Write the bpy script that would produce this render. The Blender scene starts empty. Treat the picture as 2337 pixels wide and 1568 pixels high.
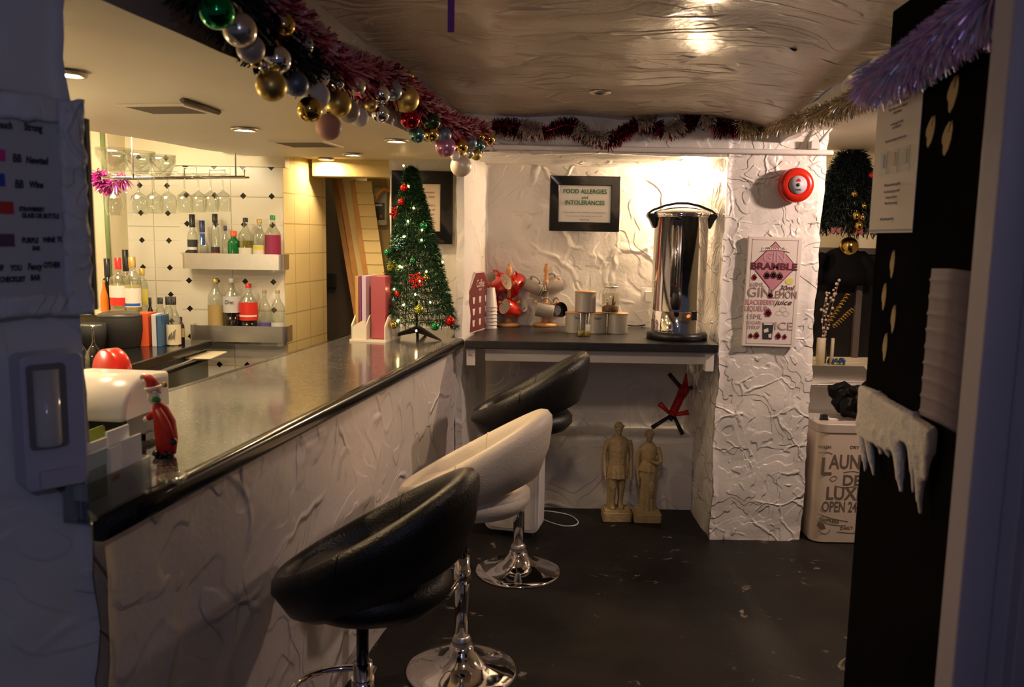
import bpy, bmesh, math, random
from mathutils import Vector, Matrix, noise
random.seed(7)
sc = bpy.context.scene
COL = sc.collection
PI = math.pi
R = math.radians

# ------------------------------------------------------------------ camera
FPX, IW, IH = 1880.0, 2337.0, 1568.0
CAMH = 1.6
PITCH, ROLL = R(7.39), R(1.0)
_f = Vector((0, math.cos(PITCH), -math.sin(PITCH)))
_u0 = Vector((0, math.sin(PITCH), math.cos(PITCH)))
_r0 = Vector((1, 0, 0))
_u = _u0 * math.cos(ROLL) - _r0 * math.sin(ROLL)
_r = _r0 * math.cos(ROLL) + _u0 * math.sin(ROLL)
cam_data = bpy.data.cameras.new('camera')
cam = bpy.data.objects.new('camera', cam_data)
COL.objects.link(cam)
m = Matrix.Identity(4)
for i in range(3):
    m[i][0] = _r[i]; m[i][1] = _u[i]; m[i][2] = -_f[i]
m[2][3] = CAMH
cam.matrix_world = m
cam_data.sensor_width = 23.6
cam_data.lens = 23.6 * FPX / IW
cam_data.clip_start = 0.05
cam_data.dof.use_dof = True
cam_data.dof.focus_distance = 4.2
cam_data.dof.aperture_fstop = 3.2
sc.camera = cam

# ------------------------------------------------------------------ view, world
sc.view_settings.view_transform = 'Standard'
sc.view_settings.look = 'None'
sc.view_settings.gamma = 1
sc.view_settings.exposure = 0.0
sc.cycles.use_denoising = True
sc.cycles.max_bounces = 8
sc.cycles.transparent_max_bounces = 24
sc.cycles.sample_clamp_indirect = 6
sc.cycles.caustics_refractive = False
world = bpy.data.worlds.new('world')
sc.world = world
world.use_nodes = True
bgn = world.node_tree.nodes['Background']
bgn.inputs[0].default_value = (0.40, 0.40, 0.60, 1)      # blue evening daylight behind the photographer
bgn.inputs[1].default_value = 0.085

# ------------------------------------------------------------------ pixel -> place
def at(px, py, Y=None, z=None, X=None):
    d = _r * ((px - 1168.5) / FPX) + _u * (-(py - 784.0) / FPX) + _f
    o = Vector((0, 0, CAMH))
    if Y is not None: t = Y / d.y
    elif z is not None: t = (z - CAMH) / d.z
    else: t = X / d.x
    return o + d * t
def sz(px, Y): return px / FPX * Y

# ------------------------------------------------------------------ assumed unseen lamps of the room (large ones)
def lamp(kind, name, loc, energy, color, target=None, **kw):
    l = bpy.data.lights.new(name, kind)
    l.energy = energy; l.color = color
    for k, v in kw.items(): setattr(l, k, v)
    o = bpy.data.objects.new(name, l); COL.objects.link(o); o.location = loc
    if target is not None:
        o.rotation_euler = (Vector(target) - Vector(loc)).to_track_quat('-Z', 'Y').to_euler()
    return o
WARM = (1.0, 0.72, 0.42); WARM2 = (1.0, 0.80, 0.52)
# assumed unseen lamp of the passage on the right, round the pillar
lamp('SPOT', 'assumed_side_room_light', (2.25, 3.62, 2.10), 84, (1.0, 0.72, 0.58), (1.35, 4.3, 0.95), spot_size=R(140), spot_blend=0.7, shadow_soft_size=0.05)
# assumed ceiling lamp of the public side, out of frame overhead
lamp('SPOT', 'assumed_ceiling_lamp', (0.28, 1.92, 2.17), 22, (1.0, 0.74, 0.60), (0.25, 3.75, 0.3), spot_size=R(112), spot_blend=0.8, shadow_soft_size=0.06)

lamp('POINT', 'assumed_blue_light', (0.12, -0.55, 1.98), 8, (0.62, 0.64, 1.0), shadow_soft_size=0.04)  # assumed blue-white source behind the camera, its kind unknown
# ------------------------------------------------------------------ materials
def nt(mat): return mat.node_tree.nodes, mat.node_tree.links
def new_mat(name):
    m = bpy.data.materials.new(name); m.use_nodes = True
    return m, m.node_tree.nodes['Principled BSDF']
def mat(name, color, rough=0.5, metal=0.0, var=0.06, vscale=8.0, bump=0.0, bscale=40.0, coat=0.0, emit=None, estr=0, trans=0.0, sheen=0.0, spec=None):
    m, p = new_mat(name); n, l = nt(m)
    p.inputs['Roughness'].default_value = rough
    p.inputs['Metallic'].default_value = metal
    p.inputs['Coat Weight'].default_value = coat
    p.inputs['Transmission Weight'].default_value = trans
    if sheen: p.inputs['Sheen Weight'].default_value = sheen
    if spec is not None: p.inputs['Specular IOR Level'].default_value = spec
    tc = n.new('ShaderNodeTexCoord')
    nz = n.new('ShaderNodeTexNoise'); nz.inputs['Scale'].default_value = vscale; nz.inputs['Detail'].default_value = 3
    l.new(tc.outputs['Object'], nz.inputs['Vector'])
    mx = n.new('ShaderNodeMix'); mx.data_type = 'RGBA'
    c = Vector(color[:3])
    mx.inputs[6].default_value = (*(c * (1 - var)), 1); mx.inputs[7].default_value = (*[min(1, x * (1 + var)) for x in c], 1)
    l.new(nz.outputs['Fac'], mx.inputs[0]); l.new(mx.outputs[2], p.inputs['Base Color'])
    if bump:
        b = n.new('ShaderNodeBump'); b.inputs['Strength'].default_value = bump; b.inputs['Distance'].default_value = 0.01
        nb = n.new('ShaderNodeTexNoise'); nb.inputs['Scale'].default_value = bscale; nb.inputs['Detail'].default_value = 4
        l.new(tc.outputs['Object'], nb.inputs['Vector']); l.new(nb.outputs['Fac'], b.inputs['Height']); l.new(b.outputs[0], p.inputs['Normal'])
    if emit:
        p.inputs['Emission Color'].default_value = (*emit, 1); p.inputs['Emission Strength'].default_value = estr
    return m
def mat_thin_glass(name, tint=(1, 1, 1), refl=0.12, rough=0.02):
    m = bpy.data.materials.new(name); m.use_nodes = True; n, l = nt(m)
    for x in list(n): n.remove(x)
    o = n.new('ShaderNodeOutputMaterial'); t = n.new('ShaderNodeBsdfTransparent'); g = n.new('ShaderNodeBsdfGlossy')
    t.inputs[0].default_value = (*tint, 1); g.inputs['Roughness'].default_value = rough
    lw = n.new('ShaderNodeLayerWeight'); lw.inputs[0].default_value = 0.35
    mr = n.new('ShaderNodeMapRange'); mr.inputs['To Min'].default_value = refl * 0.5; mr.inputs['To Max'].default_value = min(1, refl * 5)
    l.new(lw.outputs['Facing'], mr.inputs['Value'])
    mx = n.new('ShaderNodeMixShader'); l.new(mr.outputs[0], mx.inputs[0]); l.new(t.outputs[0], mx.inputs[1]); l.new(g.outputs[0], mx.inputs[2])
    l.new(mx.outputs[0], o.inputs[0])
    return m
def mat_liquid(name, color, alpha=0.8):
    m, p = new_mat(name)
    p.inputs['Base Color'].default_value = (*color, 1); p.inputs['Roughness'].default_value = 0.08
    p.inputs['Alpha'].default_value = alpha
    return m
def mat_emit(name, color, strength):
    m = bpy.data.materials.new(name); m.use_nodes = True; n, l = nt(m)
    for x in list(n): n.remove(x)
    o = n.new('ShaderNodeOutputMaterial'); e = n.new('ShaderNodeEmission')
    e.inputs[0].default_value = (*color, 1); e.inputs[1].default_value = strength
    l.new(e.outputs[0], o.inputs[0])
    return m

# plaster
def mat_plaster(name, color, rough=0.38, scale=1.0, ridge=1.0, strength=0.8, dirt=0.0, step=1.0, stretch=(1, 1, 1), dirtcol=(0.1, 0.08, 0.06)):
    """hand-trowelled painted render: raised seams, torn plateaus, fine grain"""
    m, p = new_mat(name); n, l = nt(m)
    p.inputs['Roughness'].default_value = rough
    tc = n.new('ShaderNodeTexCoord'); mp = n.new('ShaderNodeMapping')
    mp.inputs['Scale'].default_value = stretch
    l.new(tc.outputs['Object'], mp.inputs['Vector'])
    warp = n.new('ShaderNodeTexNoise'); warp.inputs['Scale'].default_value = 2.0 * scale; warp.inputs['Detail'].default_value = 3
    l.new(mp.outputs[0], warp.inputs['Vector'])
    sub = n.new('ShaderNodeVectorMath'); sub.operation = 'MULTIPLY_ADD'
    sub.inputs[1].default_value = (0.42 / scale,) * 3
    l.new(warp.outputs['Color'], sub.inputs[0]); l.new(mp.outputs[0], sub.inputs[2])
    vor = n.new('ShaderNodeTexVoronoi'); vor.feature = 'DISTANCE_TO_EDGE'; vor.inputs['Scale'].default_value = 3.4 * scale
    l.new(sub.outputs[0], vor.inputs['Vector'])
    rr = n.new('ShaderNodeMapRange'); rr.interpolation_type = 'SMOOTHSTEP'
    rr.inputs['From Min'].default_value = 0.0; rr.inputs['From Max'].default_value = 0.07
    rr.inputs['To Min'].default_value = 1.0; rr.inputs['To Max'].default_value = 0.0
    l.new(vor.outputs['Distance'], rr.inputs['Value'])
    msk = n.new('ShaderNodeTexNoise'); msk.inputs['Scale'].default_value = 3.3 * scale; msk.inputs['Detail'].default_value = 2
    l.new(tc.outputs['Object'], msk.inputs['Vector'])
    mr2 = n.new('ShaderNodeMapRange'); mr2.inputs['From Min'].default_value = 0.46; mr2.inputs['From Max'].default_value = 0.62
    l.new(msk.outputs['Fac'], mr2.inputs['Value'])
    m1 = n.new('ShaderNodeMath'); m1.operation = 'MULTIPLY'; l.new(rr.outputs[0], m1.inputs[0]); l.new(mr2.outputs[0], m1.inputs[1])
    # torn plateaus
    st = n.new('ShaderNodeTexNoise'); st.inputs['Scale'].default_value = 2.6 * scale; st.inputs['Detail'].default_value = 2.5; st.inputs['Distortion'].default_value = 0.5
    l.new(mp.outputs[0], st.inputs['Vector'])
    ramp = n.new('ShaderNodeValToRGB'); e = ramp.color_ramp.elements
    e[0].position = 0.0; e[0].color = (0, 0, 0, 1); e[1].position = 1.0; e[1].color = (1, 1, 1, 1)
    for pos, v in ((0.40, 0.05), (0.415, 0.32), (0.50, 0.36), (0.512, 0.62), (0.60, 0.66), (0.61, 0.95)):
        q = e.new(pos); q.color = (v, v, v, 1)
    l.new(st.outputs['Fac'], ramp.inputs[0])
    fine = n.new('ShaderNodeTexNoise'); fine.inputs['Scale'].default_value = 45; fine.inputs['Detail'].default_value = 5
    l.new(tc.outputs['Object'], fine.inputs['Vector'])
    a1 = n.new('ShaderNodeMath'); a1.operation = 'MULTIPLY'; a1.inputs[1].default_value = 0.9 * ridge; l.new(m1.outputs[0], a1.inputs[0])
    a2 = n.new('ShaderNodeMath'); a2.operation = 'MULTIPLY_ADD'; a2.inputs[1].default_value = 0.9 * step
    l.new(ramp.outputs[0], a2.inputs[0]); l.new(a1.outputs[0], a2.inputs[2])
    a3 = n.new('ShaderNodeMath'); a3.operation = 'MULTIPLY_ADD'; a3.inputs[1].default_value = 0.16
    l.new(fine.outputs['Fac'], a3.inputs[0]); l.new(a2.outputs[0], a3.inputs[2])
    b = n.new('ShaderNodeBump'); b.inputs['Strength'].default_value = strength; b.inputs['Distance'].default_value = 0.012
    l.new(a3.outputs[0], b.inputs['Height']); l.new(b.outputs[0], p.inputs['Normal'])
    dn = n.new('ShaderNodeTexNoise'); dn.inputs['Scale'].default_value = 7; dn.inputs['Detail'].default_value = 8; dn.inputs['Roughness'].default_value = 0.7
    l.new(tc.outputs['Object'], dn.inputs['Vector'])
    dr = n.new('ShaderNodeMapRange'); dr.inputs['From Min'].default_value = 0.60; dr.inputs['From Max'].default_value = 0.70; dr.inputs['To Max'].default_value = dirt
    l.new(dn.outputs['Fac'], dr.inputs['Value'])
    mx = n.new('ShaderNodeMix'); mx.data_type = 'RGBA'; mx.inputs[6].default_value = (*color, 1); mx.inputs[7].default_value = (*dirtcol, 1)
    l.new(dr.outputs[0], mx.inputs[0]); l.new(mx.outputs[2], p.inputs['Base Color'])
    return m

WHITE = (0.80, 0.765, 0.72)
M = {}
M['plaster'] = mat_plaster('white_plaster', WHITE, 0.36, 1.0, 1.0, 0.85, 0.10)
M['pillar_plaster'] = mat_plaster('white_pillar_plaster', WHITE, 0.34, 1.9, 0.55, 1.0, 0.16, 1.5)
M['bar_plaster'] = mat_plaster('white_bar_front_plaster', (0.60, 0.545, 0.51), 0.5, 0.9, 1.1, 1.0, 0.22, 1.5)
M['left_plaster'] = mat_plaster('white_near_plaster', (0.68, 0.68, 0.70), 0.5, 1.0, 0.6, 0.6, 0.05)
M['ceiling'] = mat_plaster('gloss_ceiling_paint', (0.68, 0.59, 0.50), 0.27, 1.1, 1.1, 0.8, 0.45, 0.7, (0.6, 1.3, 1))
M['bulkhead'] = mat_plaster('brown_bulkhead_paint', (0.36, 0.30, 0.27), 0.5, 1.0, 0.3, 0.4, 0.05)
M['smooth_ceiling'] = mat('cream_ceiling_paint', (0.80, 0.72, 0.56), 0.45, var=0.05, vscale=1.5, bump=0.15, bscale=9)
M['cream'] = mat('cream_wall_paint', (0.78, 0.70, 0.50), 0.45, var=0.05, bump=0.2, bscale=18)
M['white_paint'] = mat('white_gloss_paint', (0.74, 0.70, 0.66), 0.35, bump=0.15, bscale=30)
M['white'] = mat('white_plastic', (0.82, 0.80, 0.78), 0.35, var=0.02)
M['black'] = mat('black_paint', (0.012, 0.012, 0.014), 0.35, var=0.3, bump=0.1)
M['black_gloss'] = mat('black_gloss', (0.010, 0.010, 0.011), 0.16, var=0.2)
M['black_matte'] = mat('black_matte', (0.012, 0.011, 0.011), 0.75, var=0.2)
M['dark_void'] = mat('dark_passage_shade', (0.06, 0.045, 0.035), 0.7, var=0.2)  # near-black colour stands in for the darkness deep in the passage
M['chrome'] = mat('chrome', (0.82, 0.80, 0.78), 0.07, 1.0, var=0.02)
M['steel'] = mat('brushed_steel', (0.68, 0.65, 0.60), 0.36, 1.0, var=0.06, vscale=30)
M['wood'] = mat('pale_turned_wood', (0.66, 0.36, 0.16), 0.45, var=0.12, vscale=30)
M['brownwood'] = mat('orange_brown_wood', (0.42, 0.20, 0.045), 0.5, var=0.2, vscale=20)
M['yellowboard'] = mat('pale_yellow_board', (0.62, 0.50, 0.22), 0.5, var=0.06, bump=0.2)

def mat_counter():
    m, p = new_mat('speckled_dark_laminate'); n, l = nt(m)
    tc = n.new('ShaderNodeTexCoord')
    v = n.new('ShaderNodeTexVoronoi'); v.inputs['Scale'].default_value = 260
    l.new(tc.outputs['Object'], v.inputs['Vector'])
    r = n.new('ShaderNodeValToRGB'); e = r.color_ramp.elements
    e[0].position = 0.0; e[0].color = (0.035, 0.035, 0.04, 1); e[1].position = 1; e[1].color = (0.28, 0.27, 0.26, 1)
    q = e.new(0.6); q.color = (0.035, 0.034, 0.036, 1)
    l.new(v.outputs['Color'], r.inputs[0]); l.new(r.outputs[0], p.inputs['Base Color'])
    nz = n.new('ShaderNodeTexNoise'); nz.inputs['Scale'].default_value = 5; nz.inputs['Detail'].default_value = 5
    l.new(tc.outputs['Object'], nz.inputs['Vector'])
    mr = n.new('ShaderNodeMapRange'); mr.inputs['To Min'].default_value = 0.06; mr.inputs['To Max'].default_value = 0.24
    l.new(nz.outputs['Fac'], mr.inputs['Value']); l.new(mr.outputs[0], p.inputs['Roughness'])
    p.inputs['Specular IOR Level'].default_value = 0.8
    p.inputs['Coat Weight'].default_value = 0.25; p.inputs['Coat Roughness'].default_value = 0.08
    return m
M['counter'] = mat_counter()

def mat_floor():
    m, p = new_mat('worn_black_floor_paint'); n, l = nt(m)
    tc = n.new('ShaderNodeTexCoord')
    a = n.new('ShaderNodeTexNoise'); a.inputs['Scale'].default_value = 5.5; a.inputs['Detail'].default_value = 10; a.inputs['Roughness'].default_value = 0.68; a.inputs['Distortion'].default_value = 0.8
    l.new(tc.outputs['Object'], a.inputs['Vector'])
    r = n.new('ShaderNodeMapRange'); r.inputs['From Min'].default_value = 0.615; r.inputs['From Max'].default_value = 0.68
    l.new(a.outputs['Fac'], r.inputs['Value'])
    a2 = n.new('ShaderNodeTexNoise'); a2.inputs['Scale'].default_value = 1.7; a2.inputs['Detail'].default_value = 6
    l.new(tc.outputs['Object'], a2.inputs['Vector'])
    cr = n.new('ShaderNodeValToRGB'); e = cr.color_ramp.elements
    e[0].position = 0.35; e[0].color = (0.006, 0.0055, 0.0055, 1); e[1].position = 0.72; e[1].color = (0.030, 0.026, 0.022, 1)
    l.new(a2.outputs['Fac'], cr.inputs[0])
    mx = n.new('ShaderNodeMix'); mx.data_type = 'RGBA'; mx.inputs[7].default_value = (0.30, 0.24, 0.18, 1)
    l.new(r.outputs[0], mx.inputs[0]); l.new(cr.outputs[0], mx.inputs[6]); l.new(mx.outputs[2], p.inputs['Base Color'])
    rr = n.new('ShaderNodeMapRange'); rr.inputs['To Min'].default_value = 0.3; rr.inputs['To Max'].default_value = 0.7
    l.new(a2.outputs['Fac'], rr.inputs['Value']); l.new(rr.outputs[0], p.inputs['Roughness'])
    b = n.new('ShaderNodeBump'); b.inputs['Strength'].default_value = 0.5; b.inputs['Distance'].default_value = 0.008
    l.new(a.outputs['Fac'], b.inputs['Height']); l.new(b.outputs[0], p.inputs['Normal'])
    return m
M['floor'] = mat_floor(); M['floor'].node_tree.nodes['Principled BSDF'].inputs['Specular IOR Level'].default_value = .22

def math_node(n, l, op, a, b=None):
    k = n.new('ShaderNodeMath'); k.operation = op
    for i, v in enumerate((a, b)):
        if v is None: continue
        if isinstance(v, (int, float)): k.inputs[i].default_value = v
        else: l.new(v, k.inputs[i])
    return k.outputs[0]
def mat_diamond(name, pitch=0.155, ox=0.0, oz=0.0, tile=0.31, goz=0.0, gox=0.0):
    m, p = new_mat(name); n, l = nt(m)
    p.inputs['Roughness'].default_value = 0.22
    tc = n.new('ShaderNodeTexCoord'); s = n.new('ShaderNodeSeparateXYZ'); l.new(tc.outputs['Object'], s.inputs[0])
    def cell(o, off, per):
        a = math_node(n, l, 'ADD', o, off); a = math_node(n, l, 'DIVIDE', a, per); a = math_node(n, l, 'FRACT', a)
        a = math_node(n, l, 'SUBTRACT', a, 0.5); return math_node(n, l, 'ABSOLUTE', a)
    d = math_node(n, l, 'ADD', cell(s.outputs[0], ox, pitch), cell(s.outputs[2], oz, pitch))
    dm = math_node(n, l, 'LESS_THAN', d, 0.115)
    gx = math_node(n, l, 'GREATER_THAN', cell(s.outputs[0], gox, tile), 0.492)
    gz = math_node(n, l, 'GREATER_THAN', cell(s.outputs[2], goz, tile), 0.492)
    g = math_node(n, l, 'MAXIMUM', gx, gz)
    hx = math_node(n, l, 'LESS_THAN', cell(s.outputs[2], oz, pitch), 0.012)
    mx = n.new('ShaderNodeMix'); mx.data_type = 'RGBA'; mx.inputs[6].default_value = (0.80, 0.76, 0.66, 1); mx.inputs[7].default_value = (0.50, 0.46, 0.30, 1)
    l.new(g, mx.inputs[0])
    mh = n.new('ShaderNodeMix'); mh.data_type = 'RGBA'; mh.inputs[7].default_value = (0.70, 0.66, 0.56, 1)
    l.new(hx, mh.inputs[0]); l.new(mx.outputs[2], mh.inputs[6])
    m2 = n.new('ShaderNodeMix'); m2.data_type = 'RGBA'; m2.inputs[7].default_value = (0.012, 0.010, 0.010, 1)
    l.new(dm, m2.inputs[0]); l.new(mh.outputs[2], m2.inputs[6]); l.new(m2.outputs[2], p.inputs['Base Color'])
    b = n.new('ShaderNodeBump'); b.invert = True; b.inputs['Strength'].default_value = 0.4; b.inputs['Distance'].default_value = 0.004
    l.new(g, b.inputs['Height']); l.new(b.outputs[0], p.inputs['Normal'])
    return m
def mat_bigtile(name, color, pu, pz, axis=1, ou=0.0, oz=0.0, grout=(0.45, 0.38, 0.2), rough=0.16):
    m, p = new_mat(name); n, l = nt(m)
    p.inputs['Roughness'].default_value = rough
    tc = n.new('ShaderNodeTexCoord'); s = n.new('ShaderNodeSeparateXYZ'); l.new(tc.outputs['Object'], s.inputs[0])
    def cell(o, off, per):
        a = math_node(n, l, 'ADD', o, off); a = math_node(n, l, 'DIVIDE', a, per); a = math_node(n, l, 'FRACT', a)
        a = math_node(n, l, 'SUBTRACT', a, 0.5); return math_node(n, l, 'ABSOLUTE', a)
    g = math_node(n, l, 'MAXIMUM', math_node(n, l, 'GREATER_THAN', cell(s.outputs[axis], ou, pu), 0.485), math_node(n, l, 'GREATER_THAN', cell(s.outputs[2], oz, pz), 0.48))
    mx = n.new('ShaderNodeMix'); mx.data_type = 'RGBA'; mx.inputs[6].default_value = (*color, 1); mx.inputs[7].default_value = (*grout, 1)
    l.new(g, mx.inputs[0]); l.new(mx.outputs[2], p.inputs['Base Color'])
    nz = n.new('ShaderNodeTexNoise'); nz.inputs['Scale'].default_value = 6; l.new(tc.outputs['Object'], nz.inputs['Vector'])
    h = math_node(n, l, 'SUBTRACT', math_node(n, l, 'MULTIPLY', nz.outputs['Fac'], 0.5), g)
    b = n.new('ShaderNodeBump'); b.inputs['Strength'].default_value = 0.5; b.inputs['Distance'].default_value = 0.005
    l.new(h, b.inputs['Height']); l.new(b.outputs[0], p.inputs['Normal'])
    return m

# ------------------------------------------------------------------ mesh builder
class B:
    def __init__(s): s.v = []; s.f = []; s.sm = []
    def add(s, vs, fs, smooth=False, mtx=None):
        k = len(s.v)
        s.v += [tuple(mtx @ Vector(x)) if mtx else tuple(x) for x in vs]
        s.f += [tuple(i + k for i in f) for f in fs]; s.sm += [smooth] * len(fs)
        return s
    def box(s, x0, x1, y0, y1, z0, z1, mtx=None):
        vs = [(x, y, z) for x in (x0, x1) for y in (y0, y1) for z in (z0, z1)]
        return s.add(vs, [(0, 1, 3, 2), (4, 6, 7, 5), (0, 4, 5, 1), (2, 3, 7, 6), (0, 2, 6, 4), (1, 5, 7, 3)], False, mtx)
    def rbox(s, x0, x1, y0, y1, z0, z1, r, axis=2, n=6, mtx=None):
        """box with rounded corners seen along axis"""
        a, b, c = [(1, 2, 0), (0, 2, 1), (0, 1, 2)][axis]
        lo = [x0, y0, z0]; hi = [x1, y1, z1]
        pts = []
        for cx, cy, st in ((hi[a] - r, hi[b] - r, 0), (lo[a] + r, hi[b] - r, 90), (lo[a] + r, lo[b] + r, 180), (hi[a] - r, lo[b] + r, 270)):
            for k in range(n + 1):
                t = R(st + 90 * k / n); pts.append((cx + r * math.cos(t), cy + r * math.sin(t)))
        vs = []
        for h in (lo[c], hi[c]):
            for q in pts:
                v = [0, 0, 0]; v[a] = q[0]; v[b] = q[1]; v[c] = h; vs.append(v)
        N = len(pts)
        s.add(vs, [(i, (i + 1) % N, N + (i + 1) % N, N + i) for i in range(N)], True, mtx)
        s.add(vs, [tuple(range(N))[::-1], tuple(range(N, 2 * N))], False, mtx)
        return s
    def loft(s, rings, close=True, cap0=True, cap1=True, smooth=True, mtx=None):
        N = len(rings[0]); vs = [p for r in rings for p in r]; fs = []
        for j in range(len(rings) - 1):
            for i in range(N if close else N - 1):
                fs.append((j * N + i, j * N + (i + 1) % N, (j + 1) * N + (i + 1) % N, (j + 1) * N + i))
        s.add(vs, fs, smooth, mtx)
        if cap0: s.add(rings[0], [tuple(range(N))[::-1]], False, mtx)
        if cap1: s.add(rings[-1], [tuple(range(N))], False, mtx)
        return s
    def lathe(s, prof, n=28, c=(0, 0, 0), mtx=None, cap=True, smooth=True, sx=1, sy=1):
        rings = [[(c[0] + sx * r * math.cos(2 * PI * i / n), c[1] + sy * r * math.sin(2 * PI * i / n), c[2] + z) for i in range(n)] for r, z in prof]
        return s.loft(rings, True, cap and prof[0][0] > 1e-5, cap and prof[-1][0] > 1e-5, smooth, mtx)
    def cyl(s, p0, p1, r0, r1=None, n=14, smooth=True, cap=True):
        r1 = r0 if r1 is None else r1
        return s.tube([p0, p1], [r0, r1], n, cap)
    def tube(s, pts, r, n=8, cap=True, closed=False):
        pts = [Vector(p) for p in pts]; N = len(pts)
        rs = r if isinstance(r, (list, tuple)) else [r] * N
        rings = []; prev = None
        for i, p in enumerate(pts):
            if closed: t = pts[(i + 1) % N] - pts[i - 1]
            else: t = pts[min(i + 1, N - 1)] - pts[max(i - 1, 0)]
            if t.length < 1e-9: t = Vector((0, 0, 1))
            t.normalize()
            if prev is None:
                a = Vector((0, 0, 1)) if abs(t.z) < 0.9 else Vector((1, 0, 0)); u = t.cross(a).normalized()
            else:
                u = (prev - t * prev.dot(t)); u = u.normalized() if u.length > 1e-6 else t.orthogonal().normalized()
            prev = u; w = t.cross(u)
            rings.append([p + (u * math.cos(2 * PI * k / n) + w * math.sin(2 * PI * k / n)) * rs[i] for k in range(n)])
        if closed: rings.append(rings[0]); cap = False
        return s.loft(rings, True, cap, cap, True)
    def sphere(s, c, r, n=20, sx=1, sy=1, sz=1, mtx=None):
        m_ = n // 2
        prof = [(max(r * math.sin(PI * j / m_), 1e-6), -r * math.cos(PI * j / m_) * sz) for j in range(m_ + 1)]
        return s.lathe(prof, n, c, mtx, False, True, sx, sy)
    def prism(s, poly, y0, y1, mtx=None, smooth=False):
        """polygon in x,z extruded along y"""
        N = len(poly); vs = [(a, y0, b) for a, b in poly] + [(a, y1, b) for a, b in poly]
        s.add(vs, [(i, (i + 1) % N, N + (i + 1) % N, N + i) for i in range(N)], smooth, mtx)
        s.add(vs, [tuple(range(N)), tuple(range(N, 2 * N))[::-1]], False, mtx)
        return s
    def slab(s, poly, z0, z1):
        """polygon in x,y extruded along z"""
        N = len(poly); vs = [(a, b, z0) for a, b in poly] + [(a, b, z1) for a, b in poly]
        return s.add(vs, [(i, (i + 1) % N, N + (i + 1) % N, N + i) for i in range(N)] + [tuple(range(N))[::-1], tuple(range(N, 2 * N))])
    def grid(s, p00, p10, p11, p01, step=0.05):
        p00, p10, p11, p01 = map(Vector, (p00, p10, p11, p01))
        nu = max(1, int(max((p10 - p00).length, (p11 - p01).length) / step)); nv = max(1, int(max((p01 - p00).length, (p11 - p10).length) / step))
        vs = []
        for j in range(nv + 1):
            b = j / nv
            for i in range(nu + 1):
                a = i / nu
                vs.append((p00 * (1 - a) + p10 * a) * (1 - b) + (p01 * (1 - a) + p11 * a) * b)
        return s.add(vs, [(j * (nu + 1) + i, j * (nu + 1) + i + 1, (j + 1) * (nu + 1) + i + 1, (j + 1) * (nu + 1) + i) for j in range(nv) for i in range(nu)], True)
    def displace(s, amp=0.012, freq=5.0, amp2=0.005, freq2=16):
        o = []
        for v in s.v:
            p = Vector(v)
            o.append(tuple(p + noise.noise_vector(p * freq) * amp + noise.noise_vector(p * freq2 + Vector((9, 3, 5))) * amp2))
        s.v = o; return s
    def build(s, name, material, parent=None, loc=None, rotz=0.0, bevel=0.0, subsurf=0, weld=False, fixn=True, remesh=0.0, smooth_it=0, recenter=False):
        me = bpy.data.meshes.new(name); me.from_pydata([tuple(v) for v in s.v], [], s.f); me.update()
        me.polygons.foreach_set('use_smooth', s.sm)
        if fixn or weld:
            bm = bmesh.new(); bm.from_mesh(me)
            if weld or fixn: bmesh.ops.remove_doubles(bm, verts=bm.verts, dist=1e-5)
            if fixn: bmesh.ops.recalc_face_normals(bm, faces=bm.faces)
            bm.to_mesh(me); bm.free()
        o = bpy.data.objects.new(name, me); COL.objects.link(o)
        if loc is not None: o.location = loc
        elif recenter and parent is None:
            xs = [v.co for v in me.vertices]
            c = Vector((sum((min(q[i] for q in xs), max(q[i] for q in xs))) / 2 for i in range(3))); c.z = min(q.z for q in xs)
            me.transform(Matrix.Translation(-c)); o.location = c
        o.rotation_euler.z = rotz
        if parent is not None: o.parent = parent
        me.materials.append(material)
        if remesh:
            md = o.modifiers.new('remesh', 'REMESH'); md.mode = 'VOXEL'; md.voxel_size = remesh; md.use_smooth_shade = True
            if smooth_it:
                ms = o.modifiers.new('smooth', 'SMOOTH'); ms.iterations = smooth_it; ms.factor = 0.5
        if bevel:
            md = o.modifiers.new('bevel', 'BEVEL'); md.width = bevel; md.segments = 3; md.limit_method = 'ANGLE'; md.angle_limit = R(40)
            me.shade_smooth() if hasattr(me, 'shade_smooth') else None
            md.harden_normals = True
        if subsurf:
            md = o.modifiers.new('subsurf', 'SUBSURF'); md.levels = subsurf; md.render_levels = subsurf
        return o
def tag(o, label, cat, group=None, kind=None):
    if label: o['label'] = label
    if cat: o['category'] = cat
    if group: o['group'] = group
    if kind: o['kind'] = kind
    return o
def thing(name, label, cat, loc=(0, 0, 0), rotz=0.0, group=None):
    o = bpy.data.objects.new(name, None); COL.objects.link(o); o.empty_display_size = 0.05
    o.location = loc; o.rotation_euler.z = rotz
    return tag(o, label, cat, group)
def struct(o): o['kind'] = 'structure'; return o
def text(parent, body, size, x, z, material, y=-0.002, align='CENTER', name='lettering', sx=1.0, bold=0.0, rot=0.0, label=None, shear=0.0, depth=0.0004):
    """lettering lying in the local x-z plane, facing local -y; size = cap height"""
    cu = bpy.data.curves.new('t', 'FONT'); cu.body = body; cu.size = size / 0.70; cu.align_x = align; cu.align_y = 'CENTER'
    cu.offset = bold; cu.extrude = depth; cu.resolution_u = 3; cu.shear = shear
    tmp = bpy.data.objects.new('t', cu); COL.objects.link(tmp)
    me = bpy.data.meshes.new_from_object(tmp)
    bpy.data.objects.remove(tmp); bpy.data.curves.remove(cu)
    me.transform(Matrix.Translation((x, y, z)) @ Matrix.Rotation(-rot, 4, 'Y') @ Matrix.Rotation(PI / 2, 4, 'X') @ Matrix.Diagonal((sx, 1, 1, 1)))
    me.name = name
    o = bpy.data.objects.new(name, me); COL.objects.link(o); o.parent = parent; me.materials.clear(); me.materials.append(material)
    if label: o['label'] = label
    return o

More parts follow.
